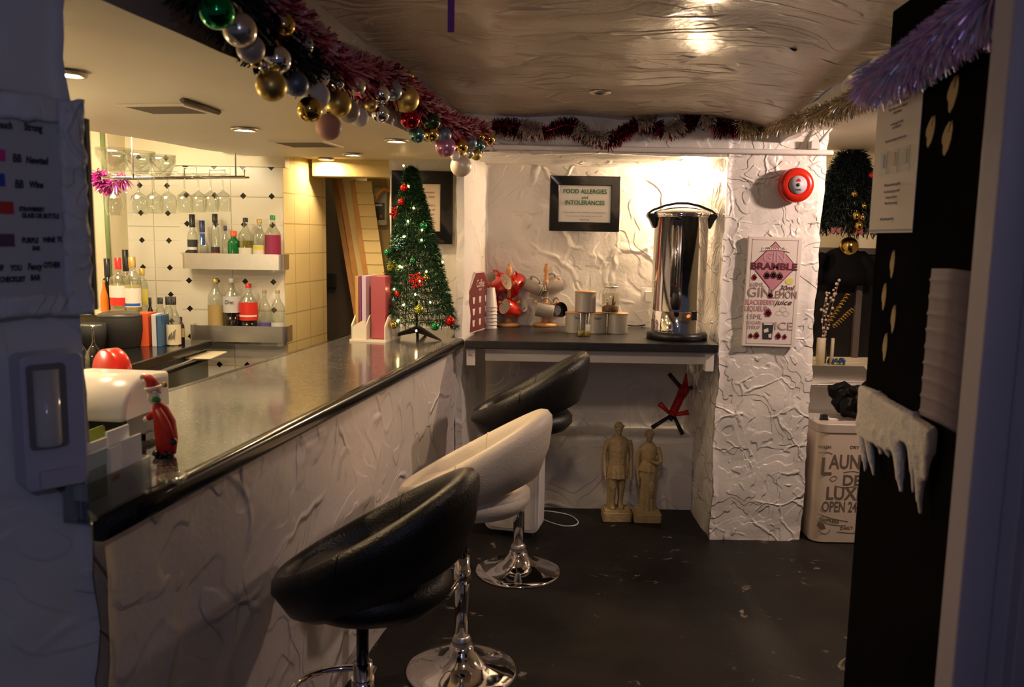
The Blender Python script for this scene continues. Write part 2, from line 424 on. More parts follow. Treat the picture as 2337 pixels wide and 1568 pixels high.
# ------------------------------------------------------------------ key planes
YF, YB, YL = 4.27, 4.98, 4.75
CZ = 1.07                      # bar top and shelf height
ZC, ZB = 2.24, 2.00            # public ceiling, bar ceiling
O0 = at(215, 1190, z=CZ); O1 = at(1057, 772, z=CZ)
I0 = at(460, 870, z=CZ); I1 = at(740, 783, z=CZ)
bdir = (O1 - O0).normalized(); BANG = math.atan2(bdir.y, bdir.x)
def on_line(P, Q, Y): t = (Y - P.y) / (Q.y - P.y); return P + (Q - P) * t
xa = at(1040, 600, Y=YF).x; xb = at(1057, 600, Y=YF).x; xbB = at(1112, 600, Y=YB).x
xc = at(1650, 600, Y=YF).x; xd = at(1868, 600, Y=YF).x
EDGE0 = at(600, 158, z=ZB); EDGE1 = at(300, 25, z=ZB)
def bulk(Y): return EDGE0.x + (Y - EDGE0.y) * 0.165
CE0 = at(2190, 0, z=2.18); CE1 = at(1900, 200, z=2.18)     # right edge of the public ceiling
def cedge(Y): return CE1.x + (Y - CE1.y) * (CE0.x - CE1.x) / (CE0.y - CE1.y)
LW0 = at(190, 800, Y=1.5); LWd = Vector((0.69, 0.72, 0)).normalized()   # near left wall runs back-left from here

# ------------------------------------------------------------------ the setting
b = B(); b.grid((-4, -1.2, 0), (4, -1.2, 0), (4, 7, 0), (-4, 7, 0), 1.0)
struct(b.build('floor', M['floor']))

# public ceiling: flat, drooping to the right edge
b = B(); ys = [-0.6 + 0.06 * i for i in range(int((YF + 0.62) / 0.06) + 1)]
rings = []
for y in ys:
    x0 = bulk(y); x1 = cedge(y); row = []
    for i in range(61):
        t = i / 60; x = x0 + (x1 - x0) * t; dx = x1 - x
        z = ZC + (0.0 if dx > 0.42 else -0.06 * (1 - math.cos(PI * (0.42 - dx) / 0.42)) / 2)
        dy = YF - y
        if dy < 0.5: z -= 0.035 * (0.5 - dy) / 0.5
        row.append((x, y, z))
    rings.append(row)
b.loft(rings, False, False, False)
b.displace(0.016, 4.0, 0.004, 14)
struct(b.build('ceiling', M['ceiling'], fixn=False))
# lip below the ceiling's right edge and the passage ceiling beyond it
b = B(); b.grid((cedge(-0.6), -0.6, 2.18), (cedge(YF), YF, 2.18), (cedge(YF) + 0.02, YF, 2.10), (cedge(-0.6) + 0.02, -0.6, 2.10), 0.06)
b.grid((cedge(-0.6) + 0.02, -0.6, 2.10), (cedge(YF) + 0.02, YF, 2.10), (cedge(YF) + .10, YF, 2.12), (cedge(-0.6) + .10, -0.6, 2.12), 0.06)
b.displace(0.012, 5, 0.004, 15); struct(b.build('trim_1', M['plaster'], fixn=False))
b = B(); b.box(cedge(YF) + 0.03, 4, 1.0, 6.2, 2.16, 2.2); struct(b.build('ceiling', M['smooth_ceiling']))

# bar ceiling (lower) and the bulkhead face above the counter edge
LE0 = at(231, 303, z=ZB); LE1 = at(600, 363, z=ZB)
def ledge_x(Y): return LE0.x + (Y - LE0.y) * (LE1.x - LE0.x) / (LE1.y - LE0.y)
b = B(); Yn, Yf = 1.42, 4.46
b.grid((ledge_x(Yn) , Yn, ZB), (bulk(Yn), Yn, ZB), (bulk(Yf), Yf, ZB), (ledge_x(Yf), Yf, ZB), 0.08)
b.grid((ledge_x(Yn), Yn, ZB), (ledge_x(Yf), Yf, ZB), (ledge_x(Yf), Yf, ZB + .16), (ledge_x(Yn), Yn, ZB + .16), 0.08)
b.displace(0.006, 3, 0.001, 12); struct(b.build('ceiling', M['smooth_ceiling'], fixn=False))
b = B()
b.grid((bulk(Yn), Yn, ZB), (bulk(YF), YF, ZB), (bulk(YF), YF, ZC + .03), (bulk(Yn), Yn, ZC + .03), 0.06)
b.grid((bulk(Yn), Yn, ZB), (-2.6, Yn, ZB), (-2.6, Yn, ZC + .1), (bulk(Yn), Yn, ZC + .1), 0.06)
b.displace(0.006, 3, 0.001, 12); struct(b.build('trim_2', M['bulkhead'], fixn=False))
b = B(); b.box(-4, ledge_x(4.6), 0.6, 6.4, 2.16, 2.2); b.box(-1.6, 0.1, Yf, 6.4, 2.03, 2.06)
struct(b.build('ceiling', M['cream']))
b = B(); b.box(-2.5, bulk(Yn) , 0.0, Yn, ZC + .02, ZC + .06); struct(b.build('ceiling', M['bulkhead']))

# back wall with its alcove
b = B(); ZT = 2.32; g = lambda *a: b.grid(*a, 0.035)
g((xa, YF, 0), (xb, YF, 0), (xb, YF, ZT), (xa, YF, ZT))
g((xb, YF, 0), (xbB, YB, 0), (xbB, YB, 2.02), (xb, YF, 2.02))
g((xbB, YB, CZ - .1), (xc, YB, CZ - .1), (xc, YB, 2.02), (xbB, YB, 2.02))
g((xb, YF, 2.02), (xc, YF, 2.02), (xc, YB, 2.02), (xbB, YB, 2.02))
g((xb, YF, 2.02), (xc, YF, 2.02), (xc, YF, ZT), (xb, YF, ZT))
g((xa, YF, 0), (xa, YL, 0), (xa, YL, 2.1), (xa, YF, 2.1))
b.displace(0.009, 5, 0.005, 17); struct(b.build('wall_back', M['plaster'], weld=True, fixn=False))
b = B(); zl = 0.44
g((xb, YL, -0.02), (xc, YL, -0.02), (xc, YL, zl), (xb, YL, zl))
g((xb, YL, zl), (xc, YL, zl), (xc, YB + .04, zl), (xb, YB + .04, zl))
g((xb, YB + .04, zl), (xc, YB + .04, zl), (xc, YB + .04, CZ), (xb, YB + .04, CZ))
b.displace(0.010, 5, 0.004, 17); struct(b.build('wall_back_lower', M['plaster'], weld=True, fixn=False)); bpy.data.objects['wall_back_lower'].name = 'wall_back'
b = B()
g((xc, YF, -0.01), (xd, YF, -0.01), (xd, YF, ZT), (xc, YF, ZT))
g((xc, YF, -0.01), (xc, YB + .06, -0.01), (xc, YB + .06, ZT), (xc, YF, ZT))
g((xd, YF, -0.01), (xd, YB + .06, -0.01), (xd, YB + .06, ZT), (xd, YF, ZT))
b.displace(0.013, 5, 0.008, 19); struct(b.build('wall_pillar', M['pillar_plaster'], weld=True, fixn=False))
b = B(); b.box(xb - .1, xd + .03, YF - .035, YF + .0, 2.035, 2.06)
struct(b.build('trim_3', M['white_paint'], bevel=0.008))
# short wall behind the counter's far end, with the framed notice
xp0 = at(890, 600, Y=YL).x
b = B(); g((xp0, YL, 0), (xa + .05, YL, 0), (xa + .05, YL, 2.06), (xp0, YL, 2.06))
b.displace(0.008, 5, 0.004, 17); struct(b.build('wall_centre', M['plaster'], weld=True, fixn=False))

# bar front wall
F0 = on_line(O0, O1, 1.53); F1 = on_line(O0, O1, YF + .02); n_in = Vector((-bdir.y, bdir.x, 0))
b = B(); a0 = F0 + n_in * .045; a1 = F1 + n_in * .045; c0 = a0 + n_in * .14; c1 = a1 + n_in * .14; zt = CZ - .035
P3 = lambda p, z: (p.x, p.y, z)
g(P3(a0, -.01), P3(a1, -.01), P3(a1, zt), P3(a0, zt)); g(P3(c0, -.01), P3(c1, -.01), P3(c1, zt), P3(c0, zt)); g(P3(a0, zt), P3(a1, zt), P3(c1, zt), P3(c0, zt)); g(P3(a0, -.01), P3(c0, -.01), P3(c0, zt), P3(a0, zt))
b.displace(0.010, 4, 0.006, 13)
for i, v in enumerate(b.v):
    if v[2] > zt - .002: b.v[i] = (v[0], v[1], zt - .002)
struct(b.build('wall_bar_front', M['bar_plaster'], weld=True, fixn=False))

# near left wall (end of the wall beside the serving hatch)
W0 = LW0; W1 = LW0 - LWd * 1.6
b = B(); nb = Vector((-LWd.y, LWd.x, 0)); e0 = W0 + nb * .16
g(P3(W0, -.01), P3(W1, -.01), P3(W1, 2.5), P3(W0, 2.5)); g(P3(W0, -.01), P3(e0, -.01), P3(e0, 2.5), P3(W0, 2.5))
b.displace(0.014, 6, 0.006, 15); struct(b.build('wall_left', M['left_plaster'], weld=True, fixn=False))

# behind the bar: tiled wall, its return, left wall, passage
YT = 4.6; xt = at(650, 600, Y=YT).x; xts = at(413, 600, Y=YT).x; xtl = at(293, 600, Y=YT).x
ret = Vector((0.187, 1.0, 0)).normalized() ; RE = Vector((xt, YT, 0)) + ret * .57
dz = at(555, 447, Y=YT); ax = at(530, 580, Y=YT)
M['diamond'] = mat_diamond('white_tile_black_diamonds', 0.157, -dz.x + 0.5 * .157 + 4 * .157, -dz.z + .5 * .157 + 4 * .157, 0.314, -ax.z, -ax.x)
dl = at(322, 548, Y=YT); al = at(413, 580, Y=YT)
M['diamond_left'] = mat_diamond('white_tile_black_diamonds_left', 0.150, -dl.x + .5 * .150, -dl.z + .5 * .150, 0.300, -al.z + .15, -al.x + .15)
b = B(); b.box(xts, xt, YT, YT + .1, 0, 2.02); struct(b.build('wall_tiles', M['diamond']))
b = B(); b.box(xtl, xts, YT + .01, YT + .1, 0, 2.02); struct(b.build('wall_tiles', M['diamond_left']))
b = B(); b.box(xts - .02, xt + .015, YT - .015, YT + .12, 1.955, 2.03); b.box(-4, xt + .01, YT + .02, YT + .12, 2.0, 2.2); struct(b.build('trim_4', M['cream']))
M['returntile'] = mat_bigtile('cream_gloss_tile', (0.74, 0.62, 0.33), 0.19, 0.168, 1, 0.02, 0.03)
b = B(); b.grid((xt, YT - .005, 0), (RE.x, RE.y, 0), (RE.x, RE.y, 2.03), (xt, YT - .005, 2.03), 0.2); b.grid((RE.x, RE.y, 0), (RE.x - .5, RE.y + .02, 0), (RE.x - .5, RE.y + .02, 2.03), (RE.x, RE.y, 2.03), .3)
struct(b.build('wall_tile_return', M['returntile'], fixn=False))
b = B(); b.box(-4, xtl, 4.42, 4.7, 0, 2.18); struct(b.build('wall_bar_back', M['cream']))
lw = lambda Y: xtl - .05 - .187 * (4.6 - Y)
b = B(); b.grid((lw(.5), .5, 0), (lw(4.6), 4.6, 0), (lw(4.6), 4.6, 2.2), (lw(.5), .5, 2.2), .3); struct(b.build('wall_bar_left', M['cream'], fixn=False))
b = B(); b.box(-2.6, 0.2, 6.1, 6.2, 0, 2.1); b.box(-1.75, -1.7, 4.9, 6.2, 0, 2.1); struct(b.build('wall_passage', M['yellowboard']))
b = B(); b.box(RE.x - .02, xp0 + .02, 4.9, 5.0, 1.93, 2.06); struct(b.build('trim_5', M['yellowboard'], bevel=.005))

# side passage beyond the pillar
b = B(); b.box(xd - .2, 4, 5.55, 5.6, 0, 2.2); struct(b.build('wall_side_back', M['cream']))
b = B(); b.box(3.1, 3.15, 0.4, 5.6, 0, 2.2); struct(b.build('wall_side_right', M['cream']))
# ------------------------------------------------------------------ lamps one can see, and added unseen ones
def bulb_mat(name, s, col=(1.0, 0.70, 0.36)): return mat_emit(name, col, s)
M['spot_emit'] = bulb_mat('lit_spot_lens', 600, (1.0, 0.68, 0.36))
M['alcove_emit'] = bulb_mat('lit_alcove_bulb', 1100, (1.0, 0.70, 0.42))
def downlight(name, px, py, z, label, r=0.034, lit=True, Y=None, loc=None, em='spot_emit', group=None):
    p = at(px, py, z=z) if loc is None else Vector(loc)
    t = thing(name, label, 'ceiling light', (p.x, p.y, z - .007), 0, group)
    b = B(); b.lathe([(r + .001, .02), (r + .001, -.002), (r + .006, -.006), (r + .014, -.005), (r + .018, -.0005), (r + .018, .002)], 28, cap=False)
    b.build('trim_ring', M['steel'], t)
    b = B(); b.lathe([(0.0001, -.001), (r, -.001)], 24, cap=False); b.add([(r * math.cos(2 * PI * i / 24), r * math.sin(2 * PI * i / 24), -.001) for i in range(24)], [tuple(range(24))[::-1]])
    b = B(); b.add([(r * math.cos(2 * PI * i / 24), r * math.sin(2 * PI * i / 24), -.0015) for i in range(24)], [tuple(range(24))[::-1]])
    b.build('lens', M[em] if lit else M['black_gloss'], t, fixn=False)
    return t
downlight('recessed_spotlight', 150, 163, ZB, 'lit recessed ceiling spotlight nearest the white near wall, behind the handwritten board')
downlight('recessed_spotlight', 558, 292, ZB, 'lit recessed ceiling spotlight between the two square ceiling vents')
downlight('recessed_spotlight', 805, 350, ZB, 'lit recessed ceiling spotlight furthest along the bar ceiling, left of the baubles')
downlight('recessed_spotlight', 905, 318, ZB, 'recessed ceiling spotlight just above the Christmas tree, half hidden by the bauble garland')
downlight('recessed_spotlight', 1370, 207, ZC - .008, 'unlit dark recessed spotlight in the glossy textured ceiling', r=0.03, lit=False)
# assumed lamps of the tiled return and of the passage behind it
downlight('recessed_spotlight', 0, 0, 2.03, 'assumed small ceiling spotlight above the cream tiled return wall', r=.03, loc=(RE.x - .22 + .30, RE.y - .33, 2.03))
lamp('POINT', 'assumed_passage_light', (-0.85, 5.55, 1.9), 9, (1.0, 0.80, 0.40), shadow_soft_size=0.05)  # assumed source of the warm yellow light here, no fitting modelled
lamp('AREA', 'back_bar_fill', (-1.85, 3.75, 2.14), 26, (1.0, 0.82, 0.55), (-1.8, 4.2, 1.0), size=0.4)  # invisible area light added to brighten the back bar; no tube is modelled
# alcove bulb behind the urn
ab = at(1588, 412, Y=4.90)
t = thing('wall_lamp', 'bright bare bulb lamp on the alcove wall behind the steel urn', 'wall lamp', ab)
b = B(); b.sphere((0, 0, 0), 0.038, 20); b.build('bulb', M['alcove_emit'], t)
b = B(); b.cyl((0, .03, 0), (0, YB - ab.y + .01, 0), 0.022, .035); b.build('socket', M['white'], t)

downlight('recessed_spotlight', 0, 0, ZB, 'added ceiling fill light over the back bar worktop, out of view behind the near wall', loc=(-1.55, 2.6, ZB))  # added out of view, its bounce brightens the bar ceiling
lamp('POINT', 'bar_ceiling_fill', (-1.75, 2.3, 1.45), 13, (1.0, .78, .48), shadow_soft_size=.08)  # unseen point light added to lift the bar ceiling, no fitting
# ceiling vents
def vent(px, py, w, h, label, rot=0):
    p = at(px, py, z=ZB)
    t = thing('ceiling_vent', label, 'vent', (p.x, p.y, ZB), rot)
    b = B()
    b.box(-w, w, -h, -h + .02, -.006, -.0); b.box(-w, w, h - .02, h, -.006, 0); b.box(-w, -w + .02, -h + .02, h - .02, -.006, 0); b.box(w - .02, w, -h + .02, h - .02, -.006, 0)
    b.build('frame', M['smooth_ceiling'], t)
    b = B(); nb_ = 9
    for i in range(nb_):
        y = -h + .03 + (2 * h - .06) * i / (nb_ - 1); b.box(-w + .02, w - .02, y - .006, y + .004, -.006, -.002)
    b.build('slats', M['ventgrey'], t)
    b = B(); b.box(-w + .02, w - .02, -h + .02, h - .02, -.002, -.0005); b.build('backing', M['black_matte'], t)
    return t
M['ventgrey'] = mat('vent_grey_metal', (0.20, 0.16, 0.12), .6)
vent(383, 248, .12, .10, 'square grey ceiling vent grille nearest the near wall', BANG - PI / 2)
vent(700, 328, .13, .12, 'small grey ceiling vent grille far along the bar ceiling, left of the pink bauble', BANG - PI / 2)
p0 = at(415, 224, z=ZB); p1 = at(500, 252, z=ZB)
b = B(); b.tube([p0 - Vector((0, 0, .006)), p1 - Vector((0, 0, .006))], .009, 4); tag(b.build('cable_trunking', M['ventgrey'], recenter=True), 'grey plastic cable trunking on the bar ceiling beside the first vent', 'trunking')

# ------------------------------------------------------------------ bar counter
t = thing('bar_counter', 'long dark speckled bar counter with shiny black front edge on the white plaster wall', 'bar counter', (O0.x, O0.y, 0))
loc = Vector((O0.x, O0.y, 0))
N0 = on_line(O0, O1, 1.46); N1 = on_line(O0, O1, YF + .0)
N0 = on_line(O0, O1, 1.47); In0 = W0 + nb * .86 + LWd * .03; In0.z = 0; InF = on_line(I0, I1, YL - .02)
poly = [N0, N1, Vector((xa - .022, YF, 0)), Vector((xa - .022, YL - .02, 0)), InF, I0, In0, W0 + LWd * .03]
b = B(); pts = [(p.x - loc.x, p.y - loc.y) for p in poly]
off = n_in * .012
pts[0] = (pts[0][0] + off.x, pts[0][1] + off.y); pts[1] = (pts[1][0] + off.x, pts[1][1] + off.y)
b.slab(pts, CZ - .035, CZ); b.build('worktop', M['counter'], t)
b = B(); q0 = N0 - loc; q1 = on_line(O0, O1, YF - .04) - loc
L = (q1 - q0).length; n_ = 12
prof = [(.018, .002), (0, .003), (-.009, -.001), (-.014, -.010), (-.014, -.030), (-.010, -.042), (0, -.046), (.018, -.046)]
rings = []
for k in range(n_ + 1):
    c = q0 + (q1 - q0) * k / n_
    rings.append([(c.x + n_in.x * u_, c.y + n_in.y * u_, CZ + v_) for u_, v_ in prof])
b.loft(rings, True, True, True); b.build('front_edge', M['black_gloss'], t)
b = B(); b.box(-.0, .02, 0, .02, 0, 0.001)
rings = []
b = B(); q0 = on_line(I0, I1, 2.2) - loc; q1 = InF - loc
b.slab([(q0.x - .02, q0.y), (q1.x - .02, q1.y), (q1.x + .004, q1.y), (q0.x + .004, q0.y)], CZ - .04, CZ + .001); b.build('rear_edge', M['black_gloss'], t)
b = B(); q0 = on_line(I0, I1, 2.2) - loc; q1 = InF - loc
b.slab([(q0.x + .06, q0.y), (q1.x + .06, q1.y), (q1.x + .08, q1.y), (q0.x + .08, q0.y)], 0, CZ - .04); b.build('rear_panel', M['black_matte'], t)

# ------------------------------------------------------------------ wall shelf in the alcove
ys0 = 4.18
t = thing('wall_shelf', 'black wooden shelf spanning the alcove with white rail and bracket below', 'shelf', ((xb + xc) / 2, ys0, 0))
cx = (xb + xc) / 2
x0 = at(1062, 780, Y=ys0).x - cx; x1 = at(1640, 785, Y=ys0).x - cx
M['shelfblack'] = mat('worn_black_shelf_paint', (0.018, 0.018, 0.02), 0.33, var=.5, vscale=25, bump=.3, bscale=25)
b = B(); b.slab([(x0, 0), (x1, 0), (xc - cx - .012, .1), (xc - cx - .012, YB - ys0 - .02), (xbB - cx + .015, YB - ys0 - .02), (x0 + .01, .12)], CZ - .042, CZ)
b.build('shelf_board', M['shelfblack'], t, bevel=.004)
b = B(); b.box(x0 + .10, x1 - .05, .07, .09, CZ - .115, CZ - .044); b.build('rail', M['white_paint'], t, bevel=.003)
b = B(); b.box(x1 - .055, x1 - .012, .03, .10, CZ - .145, CZ - .044); b.build('bracket', M['white_paint'], t, bevel=.003)
b = B(); b.box(x0 + .005, x0 + .05, .03, .10, CZ - .135, CZ - .044); b.build('bracket', M['woodpost'] if 'woodpost' in M else M['white_paint'], t, bevel=.003)

# ------------------------------------------------------------------ bar stools
M['leather'] = mat('black_leatherette', (0.012, 0.012, 0.011), 0.36, var=.2, bump=.25, bscale=160)
M['cream_leather'] = mat('cream_leatherette', (0.74, 0.66, 0.55), 0.42, var=.04, bump=.2, bscale=160)
def make_stool(label, lm, loc, rotz=0.0, hz=0.0):
    t = thing('bar_stool', label, 'bar stool', loc, rotz)
    # chromed trumpet base
    b = B(); b.lathe([(.0001, .0), (.205, .0), (.207, .004), (.200, .010), (.165, .016), (.11, .030), (.07, .052), (.047, .085), (.040, .105), (.0001, .105)], 56, cap=False)
    b.build('base', M['chrome'], t)
    b = B(); b.lathe([(.036, .10), (.036, .125), (.030, .132), (.028, .14)], 32, cap=True); b.build('collar', M['steel'], t)
    b = B(); b.lathe([(.0265, .12), (.0265, .44), (.0001, .44)], 28); b.build('outer_tube', M['chrome'], t)
    b = B(); b.lathe([(.017, .42), (.017, .70 + hz)], 24); b.build('gas_lift', M['black_gloss'], t)
    # footrest: bar hoop on the bar side
    b = B(); pts = []
    for k in range(19):
        a = R(-118 + 236 * k / 18) + PI; pts.append((.105 * math.cos(a) - .09, .13 * math.sin(a), .345))
    pts = [(0, -.022, .365)] + [(-.02, -.075, .355)] + pts[::-1][1:-1] + [(-.02, .075, .355), (0, .022, .365)]
    pts = [(0, -.02, .37), (-.01, -.07, .352)] + [(-.02 - .185 * math.sin(PI * k / 14), -.135 * math.cos(PI * k / 14), .345) for k in range(15)] + [(-.01, .07, .352), (0, .02, .37)]
    b.tube(pts, .0095, 12); b.lathe([(.031, .345), (.031, .395)], 24); b.build('footrest', M['chrome'], t)
    b = B(); b.lathe([(.0001, .675 + hz), (.075, .675 + hz), (.085, .69 + hz), (.085, .70 + hz)], 24); b.build('seat_plate', M['black_matte'], t)
    # lower seat pan
    zc = .70 + hz
    b = B(); b.lathe([(.0001, zc - .02), (.13, zc - .02), (.185, zc - .005), (.212, zc + .025), (.212, zc + .055), (.190, zc + .078), (.12, zc + .088), (.0001, zc + .09)], 48, (.030, 0, 0), cap=False)
    b.build('seat_cushion', lm, t, fixn=True)
    # wrap-around shell: rim low towards the bar, high at the back
    NA = 72; rings = []
    for k in range(NA + 1):
        a = 2 * PI * k / NA; c = math.cos(a); w = (1 + c) / 2
        rim = .765 + hz + .29 * w ** 1.05
        Rx = .280 if c > 0 else .268; Ry = .262
        band = .082 + .125 * w
        tk = .026 + .013 * w
        prof = [(-.135 + .03 * w, -band - .005), (-.11 + .02*w, -band + .035), (-2.1 * tk, -band * .45), (-1.75 * tk, -.030), (-1.45 * tk, -.008), (-.9 * tk, .004), (-.4 * tk, .002), (0, -.016), (.002, -.045), (-.008, -band * .62), (-.040, -band - .015), (-.085, -band - .04), (-.12, -band - .035)]
        ring = []
        for dr, dzz in prof:
            ring.append(((Rx + dr) * c + .035, (Ry + dr) * math.sin(a), rim + dzz))
        rings.append(ring)
    b = B(); b.loft(rings, True, False, False); b.build('shell', lm, t, weld=True)
    # piping seams
    for fr in (PI * .5, PI * 1.5):
        b = B(); k = int(round(fr / (2 * PI) * NA)); b.tube([Vector(p) + Vector((0, 0, .0005)) for p in rings[k][1:9]], .0022, 6)
        b.build('seam', lm, t)
    return t
pB = at(1182, 1303, z=0); pC = at(1053, 1530, z=0)
pA = at(851, 1480, Y=2.12); pA.z = 0
make_stool('black leatherette bar stool furthest from the camera, in front of the black shelf', M['leather'], (pB.x - .0, pB.y, 0), R(-10), .02)
make_stool('cream leatherette bar stool, the only pale one of the three', M['cream_leather'], (pC.x, pC.y, 0), R(-11), -.06)
make_stool('large black leatherette bar stool nearest the camera, its base cut off by the frame', M['leather'], (pA.x - .028, pA.y, 0), R(-11), -.065)
# ------------------------------------------------------------------ alcove: water urn
YU = 4.52
uy = 4.42; ux = at(1547, 700, Y=uy).x
t = thing('water_urn', 'tall polished steel catering urn with black handles at the right end of the black shelf', 'water urn', (ux, uy, CZ))
ru = sz(121, uy) / 2; hu = .70
topz = at(1546, 482, Y=uy - ru * .3).z - CZ
b = B(); b.lathe([(ru * 1.04, .0), (ru * 1.13, .002), (ru * 1.14, .03), (ru * 1.06, .042), (ru * .98, .044)], 56); b.build('foot_ring', M['black'], t)
hb = .155
b = B(); b.lathe([(ru * 1.02, .042), (ru * 1.02, hb - .002), (ru * 1.005, hb)], 64, cap=False); b.build('heater_housing', M['chrome'], t)
b = B(); b.lathe([(ru, hb), (ru, topz - .035), (ru * 1.03, topz - .032), (ru * 1.03, topz - .020), (ru, topz - .018)], 64, cap=False); b.build('body', M['chrome'], t)
b = B(); b.lathe([(ru * 1.05, topz - .022), (ru * 1.06, topz - .012), (ru * 1.03, topz - .004), (ru * .85, topz + .006), (ru * .5, topz + .020), (.0001, topz + .026)], 64, cap=False); lid = b.build('lid', M['chrome'], t)
b = B(); pts = [(-ru * 1.28, 0, topz - .016), (-ru * 1.1, 0, topz + .004), (-ru * .62, 0, topz + .030), (-ru * .2, 0, topz + .042), (ru * .2, 0, topz + .042), (ru * .62, 0, topz + .030), (ru * 1.1, 0, topz + .004), (ru * 1.28, 0, topz - .016)]
rings = [[(x, -.020, z - .006), (x, .020, z - .006), (x, .020, z + .007), (x, -.020, z + .007)] for x, y, z in pts]
b.loft(rings, True, True, True, False); b.build('lid_handle', M['black'], t, bevel=.004)
for s in (-1, 1):
    b = B(); b.prism([(s * ru * .98, topz - .090), (s * ru * 1.06, topz - .088), (s * ru * 1.20, topz - .045), (s * ru * 1.30, topz - .028), (s * ru * 1.28, topz - .012), (s * ru * .98, topz - .012)], -.030, .030); b.build('side_handle', M['black'], t, bevel=.004)
# sight tube and tap
def upt(px, r): # point on the drum facing the viewer
    a = math.asin(max(-1, min(1, (px - 1546) / 60.0))); return (r * math.sin(a), -r * math.cos(a))
gx, gy = upt(1527, ru + .012)
z0 = at(1527, 655, Y=uy).z - CZ; z1 = at(1527, 512, Y=uy).z - CZ
b = B(); b.rbox(gx - .024, gx + .024, gy - .006, gy + .02, z0, z1, .006); b.build('sight_gauge', M['steel'], t)
b = B(); b.cyl((gx, gy - .006, z0 + .01), (gx, gy - .006, z1 - .01), .008); b.build('gauge_tube', M['chrome'], t)
b = B(); b.rbox(gx - .026, gx + .026, gy - .010, gy + .02, z1 - .008, z1 + .02, .008, 1); b.build('gauge_cap', M['black'], t)
zt_ = at(1527, 668, Y=uy).z - CZ
b = B(); b.cyl((gx, gy + .02, zt_ - .01), (gx, gy - .055, zt_ - .01), .014); b.lathe([(.022, -.062), (.030, -.03), (.030, .018), (.016, .045)], 20, (gx, gy - .045, zt_ - .012)); b.build('tap_body', M['black'], t)
b = B(); b.prism([(gx - .034, zt_ + .05), (gx - .022, zt_ + .055), (gx - .012, zt_ + .02), (gx - .012, zt_ - .01), (gx - .034, zt_ - .01)], gy - .06, gy - .045); b.build('tap_lever', M['black'], t, bevel=.003)
sx, sy = upt(1570, ru * 1.02 + .002); zs = at(1570, 721, Y=uy - ru).z - CZ
M['orange_led'] = mat_emit('orange_indicator', (1.0, 0.08, 0.01), 4)
b = B(); b.box(sx - .015, sx + .015, sy - .004, sy + .01, zs - .022, zs + .022); b.build('rocker_switch', M['black'], t, bevel=.002)
sx, sy = upt(1558, ru * 1.02 + .002)
b = B(); b.cyl((sx, sy + .006, zs + .0), (sx, sy - .004, zs + .0), .008); b.build('indicator_light', M['orange_led'], t)
# cable
def cable(name, pts, r, m_, label, cat='cable', smooth=4, **kw):
    P = [Vector(p) for p in pts]; out = []
    for i in range(len(P) - 1):
        a, c, d, e = P[max(i - 1, 0)], P[i], P[i + 1], P[min(i + 2, len(P) - 1)]
        for k in range(smooth):
            q = k / smooth
            out.append(.5 * ((2 * c) + (d - a) * q + (2 * a - 5 * c + 4 * d - e) * q * q + (3 * c - a - 3 * d + e) * q ** 3))
    out.append(P[-1]); b = B(); b.tube(out, r, 8)
    o = b.build(name, m_, recenter=True); return tag(o, label, cat, **kw)
sh = lambda px, py, dz=.004: at(px, py, z=CZ + dz)
cable('power_cable', [sh(1478, 741), sh(1450, 739), sh(1420, 747), sh(1416, 740), sh(1440, 733, .008), sh(1472, 733, .010), sh(1485, 738, .012), sh(1455, 744, .012), sh(1428, 741, .014), sh(1450, 735, .016), sh(1490, 737, .006)], .004, M['black_matte'], 'coiled black power cable lying on the shelf left of the urn')

# ------------------------------------------------------------------ framed allergy notice
M['paper'] = mat('white_paper', (0.78, 0.77, 0.76), .6, var=.02)
M['green_ink'] = mat('green_ink', (0.04, 0.16, 0.05), .6); M['ink'] = mat('dark_ink', (0.03, 0.03, 0.035), .6); M['faint_ink'] = mat('faint_ink', (0.35, 0.30, 0.32), .6)
def frame(name, label, px0, py0, px1, py1, Y, bw, paper=None, bh=None):
    c = at((px0 + px1) / 2, (py0 + py1) / 2, Y=Y); w = sz(px1 - px0, Y) / 2; h = sz(py1 - py0, Y) / 2; bh = bh or bw
    t = thing(name, label, 'picture frame', c)
    b = B()
    for pts in (((-w, -h), (w, -h), (w - bw, -h + bh), (-w + bw, -h + bh)), ((w, -h), (w, h), (w - bw, h - bh), (w - bw, -h + bh)), ((w, h), (-w, h), (-w + bw, h - bh), (w - bw, h - bh)), ((-w, h), (-w, -h), (-w + bw, -h + bh), (-w + bw, h - bh))):
        b.prism(pts, -.022, .006)
    b.build('frame_moulding', M['black_gloss'], t, bevel=.005)
    b = B(); b.box(-w + bw * .9, w - bw * .9, -.010, -.004, -h + bh * .9, h - bh * .9); b.build('paper', paper or M['paper'], t)
    return t, w, h
t, w, h = frame('picture_frame', 'black framed FOOD ALLERGIES and INTOLERANCES notice on the alcove wall', 1255, 404, 1413, 527, 4.93, .055)
k_ = w * 2 / 158
text(t, 'FOOD ALLERGIES', 9.5 * k_, 0, 27 * k_, M['green_ink'], -.0125, bold=.0007, sx=.92)
text(t, 'and', 7 * k_, 0, 14 * k_, M['green_ink'], -.0125, bold=.0004)
text(t, 'INTOLERANCES', 9.5 * k_, 0, 2 * k_, M['green_ink'], -.0125, bold=.0007, sx=.92)
for i, s in enumerate(['Please speak to our staff about the ingredients', 'in your meal, when making your order.']):
    text(t, s, 2.9 * k_, 0, (-19 - 8 * i) * k_, M['faint_ink'], -.0125, sx=1.25)
text(t, 'Thank you', 3.5 * k_, 0, -35 * k_, M['ink'], -.0125)

